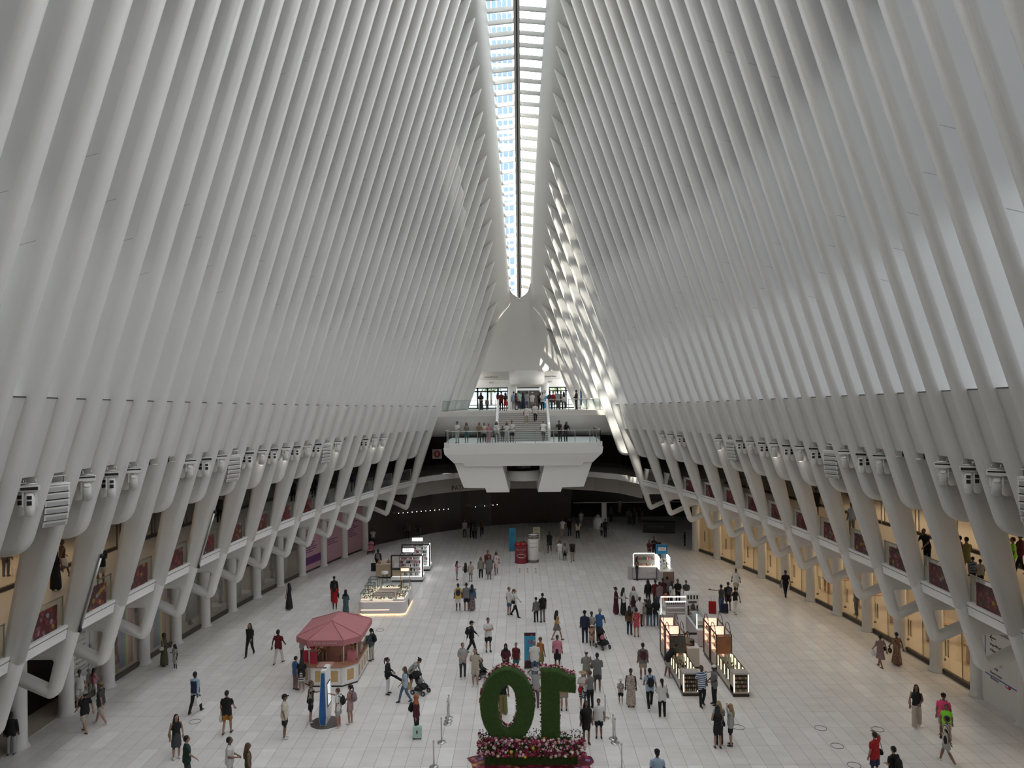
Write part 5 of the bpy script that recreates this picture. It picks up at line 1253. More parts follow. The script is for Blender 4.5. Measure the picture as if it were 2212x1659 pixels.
# ------------------------------------------------------------------ people
COL={'black':(.010,.010,.012),'white':(.70,.69,.67),'navy':(.02,.03,.07),'blue':(.04,.13,.32),'lblue':(.36,.47,.60),'grey':(.20,.20,.20),'lgrey':(.42,.42,.41),'dgrey':(.06,.06,.065),
 'red':(.42,.012,.015),'dred':(.14,.012,.016),'maroon':(.09,.012,.022),'pink':(.62,.22,.30),'hot':(.80,.07,.20),'khaki':(.43,.36,.27),'beige':(.55,.47,.39),'tan':(.38,.25,.15),'olive':(.09,.085,.04),'green':(.03,.12,.07),'neon':(.23,.72,.04),
 'teal':(.04,.16,.17),'dteal':(.07,.12,.13),'yellow':(.72,.48,.10),'mustard':(.38,.18,.02),'orange':(.55,.20,.06),'rust':(.45,.14,.05),'brown':(.12,.06,.03),'denim':(.07,.12,.22),'jeans':(.10,.15,.23),'purple':(.16,.09,.13),'mint':(.45,.65,.58),'straw':(.50,.36,.20),'cream':(.62,.57,.47),'dgreen':(.012,.035,.030),'mauve':(.28,.19,.20),'blond':(.42,.29,.15),'olive2':(.22,.21,.07),'greige':(.30,.28,.24)}
SKIN={'l':(.36,.20,.145),'m':(.20,.105,.068),'d':(.06,.03,.02)}
COL={k:tuple(c*(.8 if max(v)<.6 else .92) for c in v) for k,v in COL.items()}
def cmat(c):
    if c in COL: return mat('cloth_'+c,COL[c],.85)
    k,a,b_=c.split('/')
    nm='cloth_%s_%s_%s'%(k,a,b_)
    if nm in MATS: return MATS[nm]
    m=bpy.data.materials.new(nm); m.use_nodes=True; nt=m.node_tree; B=nt.nodes['Principled BSDF']; B.inputs['Roughness'].default_value=.85
    tc=nt.nodes.new('ShaderNodeTexCoord'); r=nt.nodes.new('ShaderNodeValToRGB'); r.color_ramp.interpolation='CONSTANT'
    r.color_ramp.elements[0].color=(*COL[a],1); r.color_ramp.elements[1].color=(*COL[b_],1)
    if k=='fl':
        t=nt.nodes.new('ShaderNodeTexVoronoi'); t.inputs['Scale'].default_value=17; o=t.outputs['Distance']; r.color_ramp.elements[1].position=.42
    else:
        t=nt.nodes.new('ShaderNodeTexWave'); t.wave_type='BANDS'; t.bands_direction='X' if k=='st' else 'Z'; t.inputs['Scale'].default_value=5. if k=='st' else 3.6; o=t.outputs['Fac']; r.color_ramp.elements[1].position=.5
    nt.links.new(tc.outputs['Object'],t.inputs['Vector']); nt.links.new(o,r.inputs[0]); nt.links.new(r.outputs[0],B.inputs['Base Color'])
    MATS[nm]=m; return m
def skinmat(k): return mat('skin_'+k,SKIN[k],.6)
M_shoe={'w':mat('shoe_white',(.68,.67,.65),.6),'k':mat('shoe_black',(.012,.012,.012),.6),'b':mat('shoe_brown',(.10,.05,.03),.6)}
def tubeverts(pts, n=10):
    """closed elliptic tube; pts: (x,y,z,rx,ry). rings are perpendicular to the path"""
    V=[];Fc=[];N=len(pts); P=[Vector(p[:3]) for p in pts]
    for i in range(N):
        d=(P[min(i+1,N-1)]-P[max(i-1,0)]).normalized()
        ref=Vector((0,1,0)) if abs(d.y)<.8 else Vector((0,0,1))
        a=ref.cross(d).normalized(); b_=d.cross(a)
        if a.x<0 : a=-a; b_=-b_
        for k in range(n):
            t=2*PI*k/n; V.append(P[i]+a*(pts[i][3]*math.cos(t))+b_*(pts[i][4]*math.sin(t)))
    for i in range(N-1):
        for k in range(n): Fc.append((i*n+k,i*n+(k+1)%n,(i+1)*n+(k+1)%n,(i+1)*n+k))
    Fc.append(tuple(range(n-1,-1,-1))); Fc.append(tuple((N-1)*n+k for k in range(n)))
    return V,Fc
def ball(c,r,n=10,m=7):
    b=MB(); b.ell(c,r,n,m); return [Vector(v) for v in b.v],b.f
ARM={'down':((.235,-.03,1.15),(.245,.04,.91)),'fwd':((.225,.08,1.17),(.215,.26,1.0)),'bwd':((.225,-.15,1.16),(.24,-.20,.93)),'phone':((.225,.06,1.15),(.07,.27,1.26)),'bent':((.235,.0,1.15),(.09,.25,1.06)),
 'cross':((.245,.07,1.17),(-.06,.19,1.19)),'head':((.33,.10,1.52),(.11,.13,1.68)),'point':((.36,.12,1.40),(.62,.22,1.45)),'back':((.28,-.10,1.17),(.07,-.16,1.02)),'rail':((.25,.16,1.2),(.22,.42,1.10)),'out':((.33,-.02,1.20),(.45,.05,1.02)),'reach':((.22,.25,1.36),(.20,.52,1.42)),'hip':((.33,-.06,1.18),(.18,.06,1.02)),'strap':((.24,.04,1.16),(.13,.17,1.34)),'hug':((.34,.0,1.36),(.50,.10,1.33))}
POSE={'stand':('down','down',0,0),'walk':('fwd','bwd',.52,0),'walk2':('bwd','fwd',.52,0),'stroll':('down','fwd',.22,0),'phone':('phone','phone',0,.05),'phone1':('down','phone',0,.05),'bent':('bent','bent',0,0),'cross':('cross','cross',0,0),'head':('down','head',0,0),'headL':('head','down',0,0),'heads':('head','head',0,0),'pointL':('point','down',0,0),'back':('back','back',0,0),'rail':('rail','rail',0,.28),'bend':('rail','rail',.1,.75),'reach':('down','reach',0,.05),'reachL':('reach','down',0,.05),'hip':('hip','down',0,0),'strap':('down','strap',.1,0),'walkbag':('down','fwd',.3,0),'holdL':('bent','down',.12,0),'holdR':('down','bent',.12,0),'hug':('down','hug',0,0),'step':('bent','down',.26,0)}
def hand_geo(w,d,side):
    d=d.normalized(); up=Vector((0,0,1)) if abs(d.z)<.9 else Vector((0,1,0))
    s_=d.cross(up).normalized(); n_=s_.cross(d)
    V=[];Fc=[]
    def addt(pts,n=5):
        v,f=tubeverts(pts,n); o=len(V); V.extend(v); Fc.extend([tuple(i+o for i in q) for q in f])
    p=lambda a,b_,c:tuple(w+d*a+s_*b_+n_*c)
    addt([(*p(-.02,0,0),.024,.018),(*p(.03,0,0),.040,.017),(*p(.085,0,0),.040,.015),(*p(.095,0,0),.03,.010)],8)
    for k,(b_,L) in enumerate(((-.030,.060),(-.010,.075),(.010,.080),(.030,.070))):
        addt([(*p(.085,b_,0),.010,.010),(*p(.085+L*.55,b_*1.1,-.008),.009,.009),(*p(.085+L,b_*1.1,-.030),.007,.007)])
    addt([(*p(.02,.032*side,0),.013,.012),(*p(.055,.062*side,-.01),.011,.011),(*p(.085,.066*side,-.025),.008,.008)])
    return V,Fc
RAW=[]
def person_raw(h,pose,top,bot,fat=1.0):
    """build the overlapping closed volumes and the zone segments of one figure"""
    la,ra,st,lean=POSE[pose]; tk,bk=top.split(':')[0],bot.split(':')[0]
    V=[];Fc=[];S=[]
    H=Vector((0,0,.93)); R=Matrix.Rotation(-lean,3,'X')
    def T(p): 
        p=Vector(p)
        return H+R@(p-H) if p.z>.90 else p
    def tube(pts,n=10,bend=True):
        q=[((*T(p[:3]),p[3],p[4]) if bend else p) for p in pts]; v,f=tubeverts(q,n); o=len(V); V.extend(v); Fc.extend([tuple(i+o for i in g) for g in f])
    def seg(a,b_,ra_,rb_,z,bend=True): S.append((T(a) if bend else Vector(a),T(b_) if bend else Vector(b_),ra_,rb_,z))
    g=.012 if tk in('tank','dress','none') else .022
    w=fat
    tube([(0,0,.80,.07,.07),(0,0,.86,.155*w,.115*w),(0,.0,.95,.168*w+.3*g,.125*w),(0,.0,1.08,.138*w+g,.105*w+g),(0,.01,1.22,.152*w+g,.112*w+g),(0,.0,1.34,.165*w+g,.105*w+g),(0,-.01,1.42,.150+g*.5,.085+g*.5),(0,-.01,1.47,.075,.062),(0,0,1.50,.055,.055)],14)
    tube([(0,-.005,1.44,.052,.054),(0,.0,1.55,.050,.055),(0,.01,1.58,.05,.06)],8)
    v,f=ball(T((0,.018,1.645)),(.076,.094,.112),12,9); o=len(V); V.extend(v); Fc.extend([tuple(i+o for i in q) for q in f])
    v,f=ball(T((0,.045,1.585)),(.052,.062,.055)); o=len(V); V.extend(v); Fc.extend([tuple(i+o for i in q) for q in f])
    v,f=ball(T((0,.115,1.635)),(.016,.022,.028),6,5); o=len(V); V.extend(v); Fc.extend([tuple(i+o for i in q) for q in f])
    for sx in(-1,1): v,f=ball(T((sx*.078,.01,1.635)),(.014,.022,.032),6,5); o=len(V); V.extend(v); Fc.extend([tuple(i+o for i in q) for q in f])
    seg((0,.02,1.54),(0,.02,1.74),.08,.08,'skin'); seg((0,0,1.49),(0,0,1.56),.05,.05,'skin')
    hem={'tee':.86,'long':.86,'tank':.92,'dress':.90,'none':1.0,'coat':.60,'shirt':.84}[tk]
    topz='top'
    for x in(-.08,0,.08):
        seg((x*w,0,max(hem+.06,.93)),(x*w,0,1.30),.115,.115,topz); seg((x,0,1.30),(x,-.01,1.42),.105,.085,topz)
    if tk in('tank','dress'): 
        for sx in(-1,1): seg((sx*.16,0,1.44),(sx*.2,0,1.40),.05,.05,'skin')
    seg((0,0,.76),(0,0,(hem-.03 if tk in('tee','long','shirt','coat') else .90)),.115,.115,'bot')
    if tk in('tee','long','shirt','coat'):
        e=.02*w+.145; tube([(0,0,hem,.162*w+.035,.128*w+.022),(0,0,hem+.12,.165*w+.03,.125*w+.02),(0,0,1.12,.145*w+.028,.11*w+.024)],14)
        for x in(-.09,0,.09): seg((x*w,0,hem),(x*w,0,1.0),.125,.125,'top')
    # arms
    wr=[]
    for sx,an in((-1,la),(1,ra)):
        (ex,ey,ez),(wx,wy,wz)=ARM[an]; E=Vector((sx*ex,ey,ez)); W=Vector((sx*wx,wy,wz)); Sh=Vector((sx*.165*max(1,w*.97),-.005,1.415))
        gl=.018 if tk in('tee','long','shirt','coat') else 0
        M_=Sh.lerp(E,.62); 
        if tk in('tee','shirt'):
            tube([(*Sh.lerp(Vector((0,0,1.38)),.35),.06,.06),(*Sh,.066,.066),(*M_,.068,.068)],8); tube([(*Sh,.048,.048),(*M_,.045,.045),(*E,.040,.040),(*E.lerp(W,.35),.040,.040),(*W,.026,.026)],8)
            seg(Sh,M_,.07,.07,'top'); seg(M_,E,.044,.042,'skin'); seg(E,W,.042,.028,'skin')
        elif tk in('long','coat'):
            tube([(*Sh.lerp(Vector((0,0,1.38)),.35),.06,.06),(*Sh,.066,.066),(*M_,.06,.06),(*E,.052,.052),(*E.lerp(W,.4),.05,.05),(*W,.040,.040)],8); seg(Sh,E,.07,.055,'top'); seg(E,W,.055,.042,'top')
        else:
            tube([(*Sh.lerp(Vector((0,0,1.38)),.35),.055,.055),(*Sh,.056,.056),(*M_,.045,.045),(*E,.039,.039),(*E.lerp(W,.35),.039,.039),(*W,.026,.026)],8); seg(Sh,E,.055,.045,'skin'); seg(E,W,.042,.028,'skin')
        seg(W,W+(W-E).normalized()*.1,.03,.03,'skin'); wr.append((T(W),(T(W)-T(E)),sx))
    # legs
    feet=[]
    for sx in(-1,1):
        s2=st*sx*.5; Hp=Vector((sx*.09,0,.90)); K=Vector((sx*.10,s2*.55+.02+(.05 if s2<0 else 0),.50+abs(s2)*.02)); A=Vector((sx*.095,s2*1.05-(.02 if s2<=0 else 0),.085+(.05 if s2<-.05 else 0)))
        if st==0: K=Vector((sx*.10,.015,.50)); A=Vector((sx*.105,-.015,.085))
        feet.append(A)
        if bk in('pants','wide','jeans'):
            ra2=.055 if bk!='wide' else .115; rk=.072 if bk!='wide' else .098
            tube([(*Hp,.092*w,.092*w),(*Hp.lerp(K,.4),.092*w,.092*w),(*K,rk,rk),(*K.lerp(A,.5),(rk+ra2)/2,(rk+ra2)/2),(*(A+Vector((0,0,-.02))),ra2,ra2)],8,False); seg(Hp,K,.09,rk,'bot',False); seg(K,A+Vector((0,0,.02)),rk,ra2,'bot',False)
        elif bk=='shorts':
            M_=Hp.lerp(K,.80); tube([(*Hp,.10*w,.10*w),(*M_,.105*w,.105*w)],10,False); tube([(*Hp,.07,.07),(*M_,.065,.065),(*K,.052,.052),(*K.lerp(A,.35),.056,.056),(*A,.036,.036)],8,False)
            seg(Hp,M_,.10,.105,'bot',False); seg(M_+Vector((0,0,-.02)),K,.055,.05,'skin',False); seg(K,A,.05,.036,'skin',False)
        else:
            tube([(*Hp,.085,.085),(*Hp.lerp(K,.5),.075,.075),(*K,.052,.052),(*K.lerp(A,.35),.055,.055),(*A,.036,.036)],8,False); zz='skin' if bk!='legg' else 'bot'
            seg(Hp,K,.08,.05,zz,False); seg(K,A,.05,.036,zz,False)
        tube([(A.x,A.y-.065,A.z-.045,.034,.03),(A.x,A.y-.02,A.z-.035,.042,.048),(A.x+sx*.01,A.y+.08,A.z-.045,.046,.036),(A.x+sx*.015,A.y+.165,A.z-.060,.036,.022)],8,False)
        seg((A.x,A.y-.06,A.z-.05),(A.x+sx*.012,A.y+.16,A.z-.055),.05,.045,'shoe',False)
    if bk in('skirt','long','mini'):
        zh={'skirt':.50,'long':.10,'mini':.62}[bk]; rh={'skirt':.20,'long':.24,'mini':.185}[bk]
        q=[(0,0,zh,rh*.97,rh*.85+st*.25),(0,0,(zh+.9)/2,rh*.5+.095,rh*.42+.08+st*.1),(0,0,.92,.165*w,.125*w),(0,0,1.06,.142*w,.11*w)]; tube(q,14,False)
        for x in(-.5,0,.5): seg((x*rh,0,zh),(x*.2,0,.98),rh*.55,.11,'bot',False)
        for y in(-.5,.5): seg((0,y*rh,zh),(0,y*.1,.98),rh*.5,.1,'bot',False)
    return V,Fc,S,wr,T
def hair_geo(kind,T,b,mi):
    R_=None
    def e(c,r,n=12,m=8,k=mi): b.ell(T(c),r,n,m,k)
    if kind!='none' and kind not in('hijab',): e((0,-.012,1.672),(.087,.100,.098))
    if kind in('short','cap','hat','bald','turban'): e((0,-.05,1.63),(.074,.06,.07))
    if kind in('long','longcap','hatlong'): 
        e((0,-.045,1.62),(.088,.07,.11)); v,f=tubeverts([(*T((0,-.055,1.64)),.09,.06),(*T((0,-.09,1.50)),.105,.05),(*T((0,-.125,1.36)),.115,.045),(*T((0,-.13,1.22)),.08,.03)],10); b.add(v,f,mi,True)
        for sx in(-1,1): v,f=tubeverts([(*T((sx*.078,.02,1.66)),.022,.04),(*T((sx*.088,-.01,1.54)),.026,.045),(*T((sx*.095,-.03,1.42)),.022,.03)],8); b.add(v,f,mi,True)
    if kind=='mid': e((0,-.03,1.615),(.095,.085,.105))
    if kind in('pony','bun'): e((0,-.05,1.63),(.075,.06,.075)); e((0,-.125,1.70),(.042,.042,.042))
    if kind=='pony': v,f=tubeverts([(*T((0,-.13,1.69)),.035,.03),(*T((0,-.165,1.58)),.04,.03),(*T((0,-.15,1.42)),.02,.015)],8); b.add(v,f,mi,True)
    if kind=='hijab':
        e((0,-.008,1.655),(.095,.108,.122)); v,f=tubeverts([(*T((0,-.02,1.66)),.085,.08),(*T((0,-.01,1.52)),.098,.09),(*T((0,-.01,1.42)),.16,.115),(*T((0,-.01,1.34)),.18,.13)],12); b.add(v,f,mi,True)
def hat_geo(kind,T,b):
    if kind in('cap','longcap'):
        b.ell(T((0,.0,1.70)),(.096,.108,.075),14,8); v,f=tubeverts([(*T((0,.06,1.70)),.075,.012),(*T((0,.15,1.69)),.065,.010),(*T((0,.185,1.685)),.03,.008)],8); b.add(v,f,0,True)
    elif kind in('hat','hatlong'):
        b.ell(T((0,.0,1.71)),(.094,.104,.075),14,8); b.ell(T((0,.005,1.695)),(.20,.21,.014),18,5)
    elif kind=='turban': b.ell(T((0,-.01,1.70)),(.105,.12,.085),14,8)
def bag_geo(kind,c):
    b=MB()
    if kind=='backpack':
        b.ell((0,0,0),(.16,.10,.23),12,8); b.ell((0,-.08,-.06),(.11,.06,.11),10,6)
        for sx in(-1,1): v,f=tubeverts([(sx*.10,.05,.18),(sx*.12,.17,.24),(sx*.13,.24,.10),(sx*.13,.14,-.15)] and [(sx*.10,.04,.17,.02,.02),(sx*.12,.15,.25,.02,.02),(sx*.13,.25,.12,.02,.02),(sx*.14,.14,-.14,.018,.018)],6); b.add(v,f,0,True)
    elif kind=='shoulder':
        b.ell((0,0,0),(.06,.15,.12),10,7); v,f=tubeverts([(0,-.12,.05,.012,.012),(-.03,-.06,.32,.012,.012),(-.06,.0,.5,.012,.012),(-.03,.07,.32,.012,.012),(0,.12,.05,.012,.012)],6); b.add(v,f,0,True)
    elif kind=='hand':
        b.add([(x*wd,y*dp,z) for z,wd,dp in((-.42,.10,.17),(-.12,.06,.14)) for x,y in((-1,-1),(1,-1),(1,1),(-1,1))],[(0,3,2,1),(4,5,6,7),(0,1,5,4),(1,2,6,5),(2,3,7,6),(3,0,4,7)]); v,f=tubeverts([(0,-.08,-.13,.01,.01),(0,-.03,.0,.01,.01),(0,.03,.0,.01,.01),(0,.08,-.13,.01,.01)],6); b.add(v,f,0,True)
    elif kind=='soft':
        b.ell((0,0,-.26),(.10,.14,.16),10,7); v,f=tubeverts([(0,0,-.14,.05,.06),(0,0,-.05,.02,.03),(0,0,.02,.015,.02)],8); b.add(v,f,0,True)
    elif kind=='disc':
        b.cyl((-.03,0,-.2),(.03,0,-.2),.2,n=20); b.ell((.02,0,-.2),(.08,.1,.1),12,6)
    elif kind=='board': v,f=tubeverts([(-.1,-.45,-.05,.05,.04),(-.1,.0,-.2,.07,.06),(-.05,.5,-.42,.08,.06)],8); b.add(v,f,0,True); v,f=tubeverts([(-.04,-.5,.0,.03,.03),(-.04,.2,-.2,.03,.03)],6); b.add(v,f,0,True)
    return b
from mathutils.bvhtree import BVHTree
PEOPLE=[]
def pers(px,py,h,face,pose,top,bot,shoe,hair,skin,ex,desc,place,Y=None,Z=0.,fat=1.):
    PEOPLE.append((px,py,h,face,pose,top,bot,shoe,hair,skin,ex,desc,place,Y,Z,fat))
pp=pers
# left foreground
pp(20,1634,1.66,20,'stand','long:black','pants:lgrey','k','mid:black','m','','a black hoodie and pale grey trousers','at the left edge by the ribs')
pp(134,1545,1.70,-30,'stroll','tee:black','shorts:beige','b','short:brown','l','','a black top and beige shorts','half behind the nearest left elbow strut')
pp(153,1522,1.74,-20,'stand','tee:white','shorts:maroon','w','short:black','m','','a white tee and maroon shorts','in the family under the left sign board')
pp(169,1529,1.66,30,'stand','tee:white','shorts:white','b','pony:brown','l','','a white top and white shorts','in the family under the left sign board')
pp(189,1508,1.30,-60,'stand','tee:brown','pants:black','w','short:black','m','','a brown tee, small child','in the family under the left sign board')
pp(200,1504,1.25,-40,'stroll','long:pink','pants:white','w','long:black','m','','a pink top and white leggings, small child','in the family under the left sign board')
pp(181,1586,1.70,60,'walk','tee:black','shorts:beige','b','cap:beige/black','l','','a black tee, beige shorts and pale cap','walking left in front of the family')
pp(216,1568,1.80,85,'walk2','tee:dgrey','shorts:beige','w','cap:tan/brown','l','','a charcoal tee, beige shorts and tan cap','walking left near the left sign board',fat=1.05)
pp(353,1440,1.68,-95,'bent','tank:olive','long:olive','b','mid:black','d','shoulder:white','a long olive dress','beside the left shop columns')
pp(377,1448,1.28,150,'phone1','tee:fl/white/greige','skirt:fl/white/greige','w','long:black','d','','a white patterned dress, young child','beside the long olive dress')
pp(421,1542,1.80,-10,'walk','long:lblue','pants:black','k','short:black','d','handR:white:hand','a navy waistcoat over blue sleeves','walking away with a small white bag')
pp(380,1640,1.68,-140,'stand','tank:black','skirt:dgrey','w','long:black','l','shoulder:tan','a black tank top and grey skirt','behind the dark green tee at lower left')
pp(403,1699,1.78,-60,'stroll','tee:dgreen','pants:dgrey','k','short:black','l','','a dark green tee','at the bottom edge in the left corner')
pp(490,1587,1.78,0,'walkbag','tee:black','shorts:mustard','k','short:black','l','handL:white:soft','a black tee and mustard shorts','walking away with a plastic bag')
pp(615,1595,1.76,-80,'stand','tee:cream','shorts:black','w','cap:black/black','m','','a cream oversized tee and black cap','standing left of the info pylon',fat=1.08)
pp(496,1702,1.78,-75,'bent','tee:white','pants:khaki','k','short:black','m','','a white polo and khaki trousers','at the bottom edge',fat=1.08)
pp(536,1708,1.66,-60,'stand','tank:olive','pants:olive','k','long:brown','m','','a dark olive dress with long brown hair','at the bottom edge')
pp(539,1418,1.72,175,'walk','long:black','pants:black','k','long:black','l','','a black suit','walking toward the viewpoint on the left floor')
pp(601,1435,1.76,-10,'walk2','tee:dred','pants:white','b','mid:black','d','','a dark red tee and white trousers','walking away left of the pink kiosk')
pp(624,1318,1.70,60,'stroll','tank:black','long:black','k','long:black','l','','a sleeveless black dress','walking left by the far left columns')
pp(722,1302,1.74,0,'stand','long:black','long:black','k','short:black','d','','a long black robe','directly behind the red dress')
pp(723,1318,1.66,0,'stand','tee:red','skirt:red','w','long:black','d','shoulder:black','a bright red dress','on the floor behind the pink kiosk')
pp(747,1332,1.66,-20,'bent','long:dteal','long:dteal','k','hijab:black','m','handL:brown:soft','a dark teal robe and black headscarf','just behind the pink canopy')
pp(652,1432,1.62,-90,'phone','long:lgrey','pants:dgrey','k','long:black','l','','a pale grey top with long black hair','at the left side of the pink kiosk')
pp(638,1490,1.55,-40,'phone1','tee:blue','pants:mauve','k','short:black','l','','a blue tee and mauve trousers','left of the pink kiosk counter')
pp(652,1495,1.58,0,'phone1','tee:black','mini:sz/black/white','w','long:black','l','','a black and white striped skirt','left of the pink kiosk counter')
pp(671,1561,1.76,-80,'reach','tee:st/black/beige','shorts:black','w','short:brown','l','shoulder:black','a black and tan striped shirt','touching the info pylon')
pp(732,1571,1.62,80,'reach','tee:white','shorts:lgrey','w','short:brown','l','backpack:black','a white tee with a black backpack','at the screen of the info pylon')
pp(757,1563,1.64,70,'bent','tank:fl/pink/greige','shorts:fl/pink/greige','w','pony:black','l','backpack:mauve','a pink floral playsuit','behind the white tee at the info pylon')
pp(700,1440,1.72,40,'bent','tee:tan','pants:khaki','k','cap:black/black','m','','a tan shirt and black cap','serving inside the pink kiosk')
pp(803,1427,1.66,60,'phone','long:dteal','pants:beige','k','pony:black','l','backpack:black,handR:pink:hand','a grey-green shirt and beige trousers','at the right side of the pink kiosk')
pp(838,1499,1.68,-100,'bent','long:black','legg:white','k','pony:black','m','handL:black:board','a black jacket and white leggings','carrying a black umbrella and board')
pp(888,1488,1.68,-110,'bend','long:lgrey','shorts:black','w','bun:black','l','','a pale top, bending down','over the black stroller')
pp(875,1517,1.60,110,'walk','tee:lblue','pants:jeans','k','long:brown','l','handR:straw:disc','a light blue shirt','carrying a straw hat')
pp(900,1590,1.68,-100,'stand','long:maroon','pants:black','k','hijab:rust','l','backpack:black','a maroon top and rust headscarf','left of the queue posts')
# centre
pp(1000,1465,1.72,-160,'bent','tee:lgrey','pants:dgrey','w','short:brown','l','backpack:dgrey','a pale grey shirt and dark trousers','left of the beige outfit')
pp(1027,1482,1.78,165,'back','tee:beige','shorts:beige','w','short:brown','l','','a beige shirt and beige shorts','left of the grass zero')
pp(1019,1413,1.76,-95,'walk','long:black','pants:black','k','cap:black/black','l','backpack:black','all black clothes and a black cap','walking right past the white tee')
pp(1055,1407,1.80,-160,'cross','tee:white','shorts:black','k','short:black','l','','a white tee and black shorts, arms folded','on the open floor')
pp(990,1319,1.72,5,'stand','tee:yellow','shorts:white','k','short:black','d','backpack:navy','a yellow tee and white shorts','in the hugging trio on the open floor')
pp(1008,1319,1.76,0,'hug','tee:grey','shorts:black','k','short:black','m','','a grey tee and black shorts','in the middle of the hugging trio')
pp(1020,1318,1.64,0,'stand','long:denim','long:fl/black/mauve','k','long:black','m','','a denim top and long floral skirt','in the hugging trio on the open floor')
pp(1100,1327,1.70,-130,'stand','tee:white','shorts:denim','b','short:brown','l','','a white top and denim shorts','beside the black shoulder bag on the open floor')
pp(1112,1332,1.70,-110,'walk','long:white','pants:black','k','pony:brown','l','shoulder:black','a white shirt and black trousers','walking right on the open floor')
pp(1158,1343,1.48,20,'stand','tee:grey','pants:black','k','cap:black/black','m','','a grey tee and dark cap, a child','beside the black tee on the open floor')
pp(1172,1343,1.74,20,'stand','tee:black','pants:grey','k','short:black','l','','a black tee and grey trousers','beside the child in grey tee')
pp(1203,1382,1.66,-60,'walk','tank:yellow','mini:grey','b','long:black','l','','a yellow camisole and grey skirt','walking right on the open floor')
pp(1204,1442,1.66,-10,'stand','tee:pink','skirt:black','b','short:brown','m','','a pink top and black skirt','above the grass numeral one',fat=1.1)
pp(1155,1461,1.78,0,'stand','shirt:white','pants:denim','k','bald:greige','l','','a white shirt and blue jeans','right of the 10 banner',fat=1.08)
pp(1168,1447,1.66,-40,'stand','tank:orange','skirt:olive2','k','bun:brown','m','','an orange top and green skirt','behind the white shirt and jeans')
pp(1093,1462,1.62,170,'bent','long:maroon','long:black','k','hijab:black','m','','a maroon top and black headscarf','behind the top of the grass zero')
pp(1115,1451,1.45,160,'stand','tee:dred','shorts:teal','w','short:brown','l','','a red football shirt and teal shorts','left of the 10 banner')
pp(1263,1387,1.76,-10,'stand','tee:navy','pants:navy','k','turban:black','d','','a navy shirt, jeans and dark turban','left of the black and pink stroller')
pp(1278,1385,1.66,180,'bent','tee:lgrey','pants:greige','k','short:black','d','','a pale blouse','between the turban and the blue shirt')
pp(1278,1393,1.12,170,'bent','tee:fl/white/orange','skirt:fl/white/orange','b','hat:cream/brown','d','','a floral frock and sun hat, small child','by the black and pink stroller')
pp(1294,1384,1.76,-20,'rail','tee:blue','pants:dgrey','k','turban:lgrey','d','','a blue shirt and grey turban','pushing the black and pink stroller')
pp(1290,1493,1.80,0,'bent','tee:grey','shorts:dgrey','w','short:black','m','','a grey shirt and charcoal shorts, seen from behind','right of the grass numeral one')
pp(1267,1484,1.74,10,'phone','tee:greige','pants:greige','w','cap:white/brown','l','shoulder:brown','a sage shirt and white cap','right of the grass numeral one')
pp(1259,1526,1.60,160,'phone','tee:white','skirt:fl/white/navy','w','hat:straw/brown','l','handR:red:soft','a white top, patterned skirt and straw hat','beside the flag of the grass one')
pp(1275,1528,1.64,30,'phone','tank:grey','pants:black','k','bun:brown','l','','a grey waistcoat and black trousers','taking a photo beside the straw hat')
pp(1266,1604,1.68,-170,'stand','tee:black','mini:black','k','long:black','m','','a short black dress with long black hair','right of the planter',fat=1.05)
pp(1293,1591,1.55,175,'stand','tee:white','shorts:black','k','short:black','m','','a white tee and black shorts','next to the short black dress')
pp(1218,1533,1.72,0,'stand','tee:tan','shorts:khaki','k','short:brown','l','','a tan top and khaki shorts','partly hidden behind the grass one')
pp(1087,1541,1.66,0,'stand','tank:black','wide:olive2','k','long:black','m','','wide olive trousers and a black top','seen through the hole of the grass zero')
pp(1157,1527,1.74,0,'heads','tee:lgrey','pants:purple','k','hat:lgrey/greige','m','','a grey sun hat and purple trousers','between the two grass numerals')
pp(1340,1517,1.08,170,'bent','tee:fl/white/greige','shorts:black','w','hat:white/brown','l','','a white patterned shirt and sun hat, small child','hand in hand with the patterned dress')
pp(1362,1523,1.64,170,'stand','tank:fl/mauve/beige','long:fl/mauve/beige','b','bun:black','d','','a long mauve patterned dress','on the floor left of the long kiosks',fat=1.12)
pp(1388,1465,1.74,0,'stand','tee:grey','shorts:khaki','k','short:black','m','backpack:maroon','a grey tee and khaki shorts','walking away left of the long kiosks')
pp(1403,1528,1.76,0,'walk','tee:lblue','pants:black','w','short:black','m','backpack:black','a light blue shirt and black trousers','walking away with a black backpack')
pp(1429,1548,1.66,0,'bent','long:white','pants:black','w','pony:black','l','shoulder:grey','a white top and black trousers','walking away with a grey bag')
pp(1419,1729,1.78,0,'stand','tee:lblue','pants:dgrey','k','cap:black/black','m','','a blue-grey tee and black cap','at the bottom edge right of the planter')
# mid floor, far left group
pp(987,1253,1.40,-90,'phone1','tank:pink','shorts:greige','b','long:black','m','','a pink top, a child','among the children posing on the far floor')
pp(1017,1256,1.45,150,'hip','tee:beige','shorts:greige','k','short:black','m','','a beige tee, a child','among the children posing on the far floor')
pp(1006,1264,1.60,0,'phone','tank:white','long:white','k','long:black','m','backpack:black','a long white dress','photographing the children on the far floor')
pp(1039,1250,1.60,180,'stand','tee:greige','pants:black','w','long:brown','m','','a taupe top and black leggings','left of the grey tee on the far floor')
pp(1057,1251,1.72,180,'stand','tee:grey','shorts:grey','k','cap:grey/black','m','','a grey tee and long grey shorts','beside the red dress on the far floor',fat=1.1)
pp(1054,1240,1.80,180,'stand','tee:dred','pants:dgrey','k','short:black','m','','a dark red shirt','behind the grey tee on the far floor',fat=1.1)
pp(1072,1240,1.70,-175,'walk','tee:fl/red/white','skirt:fl/red/white','b','long:black','m','shoulder:black','a red and white floral dress','on the far floor left of the red can')
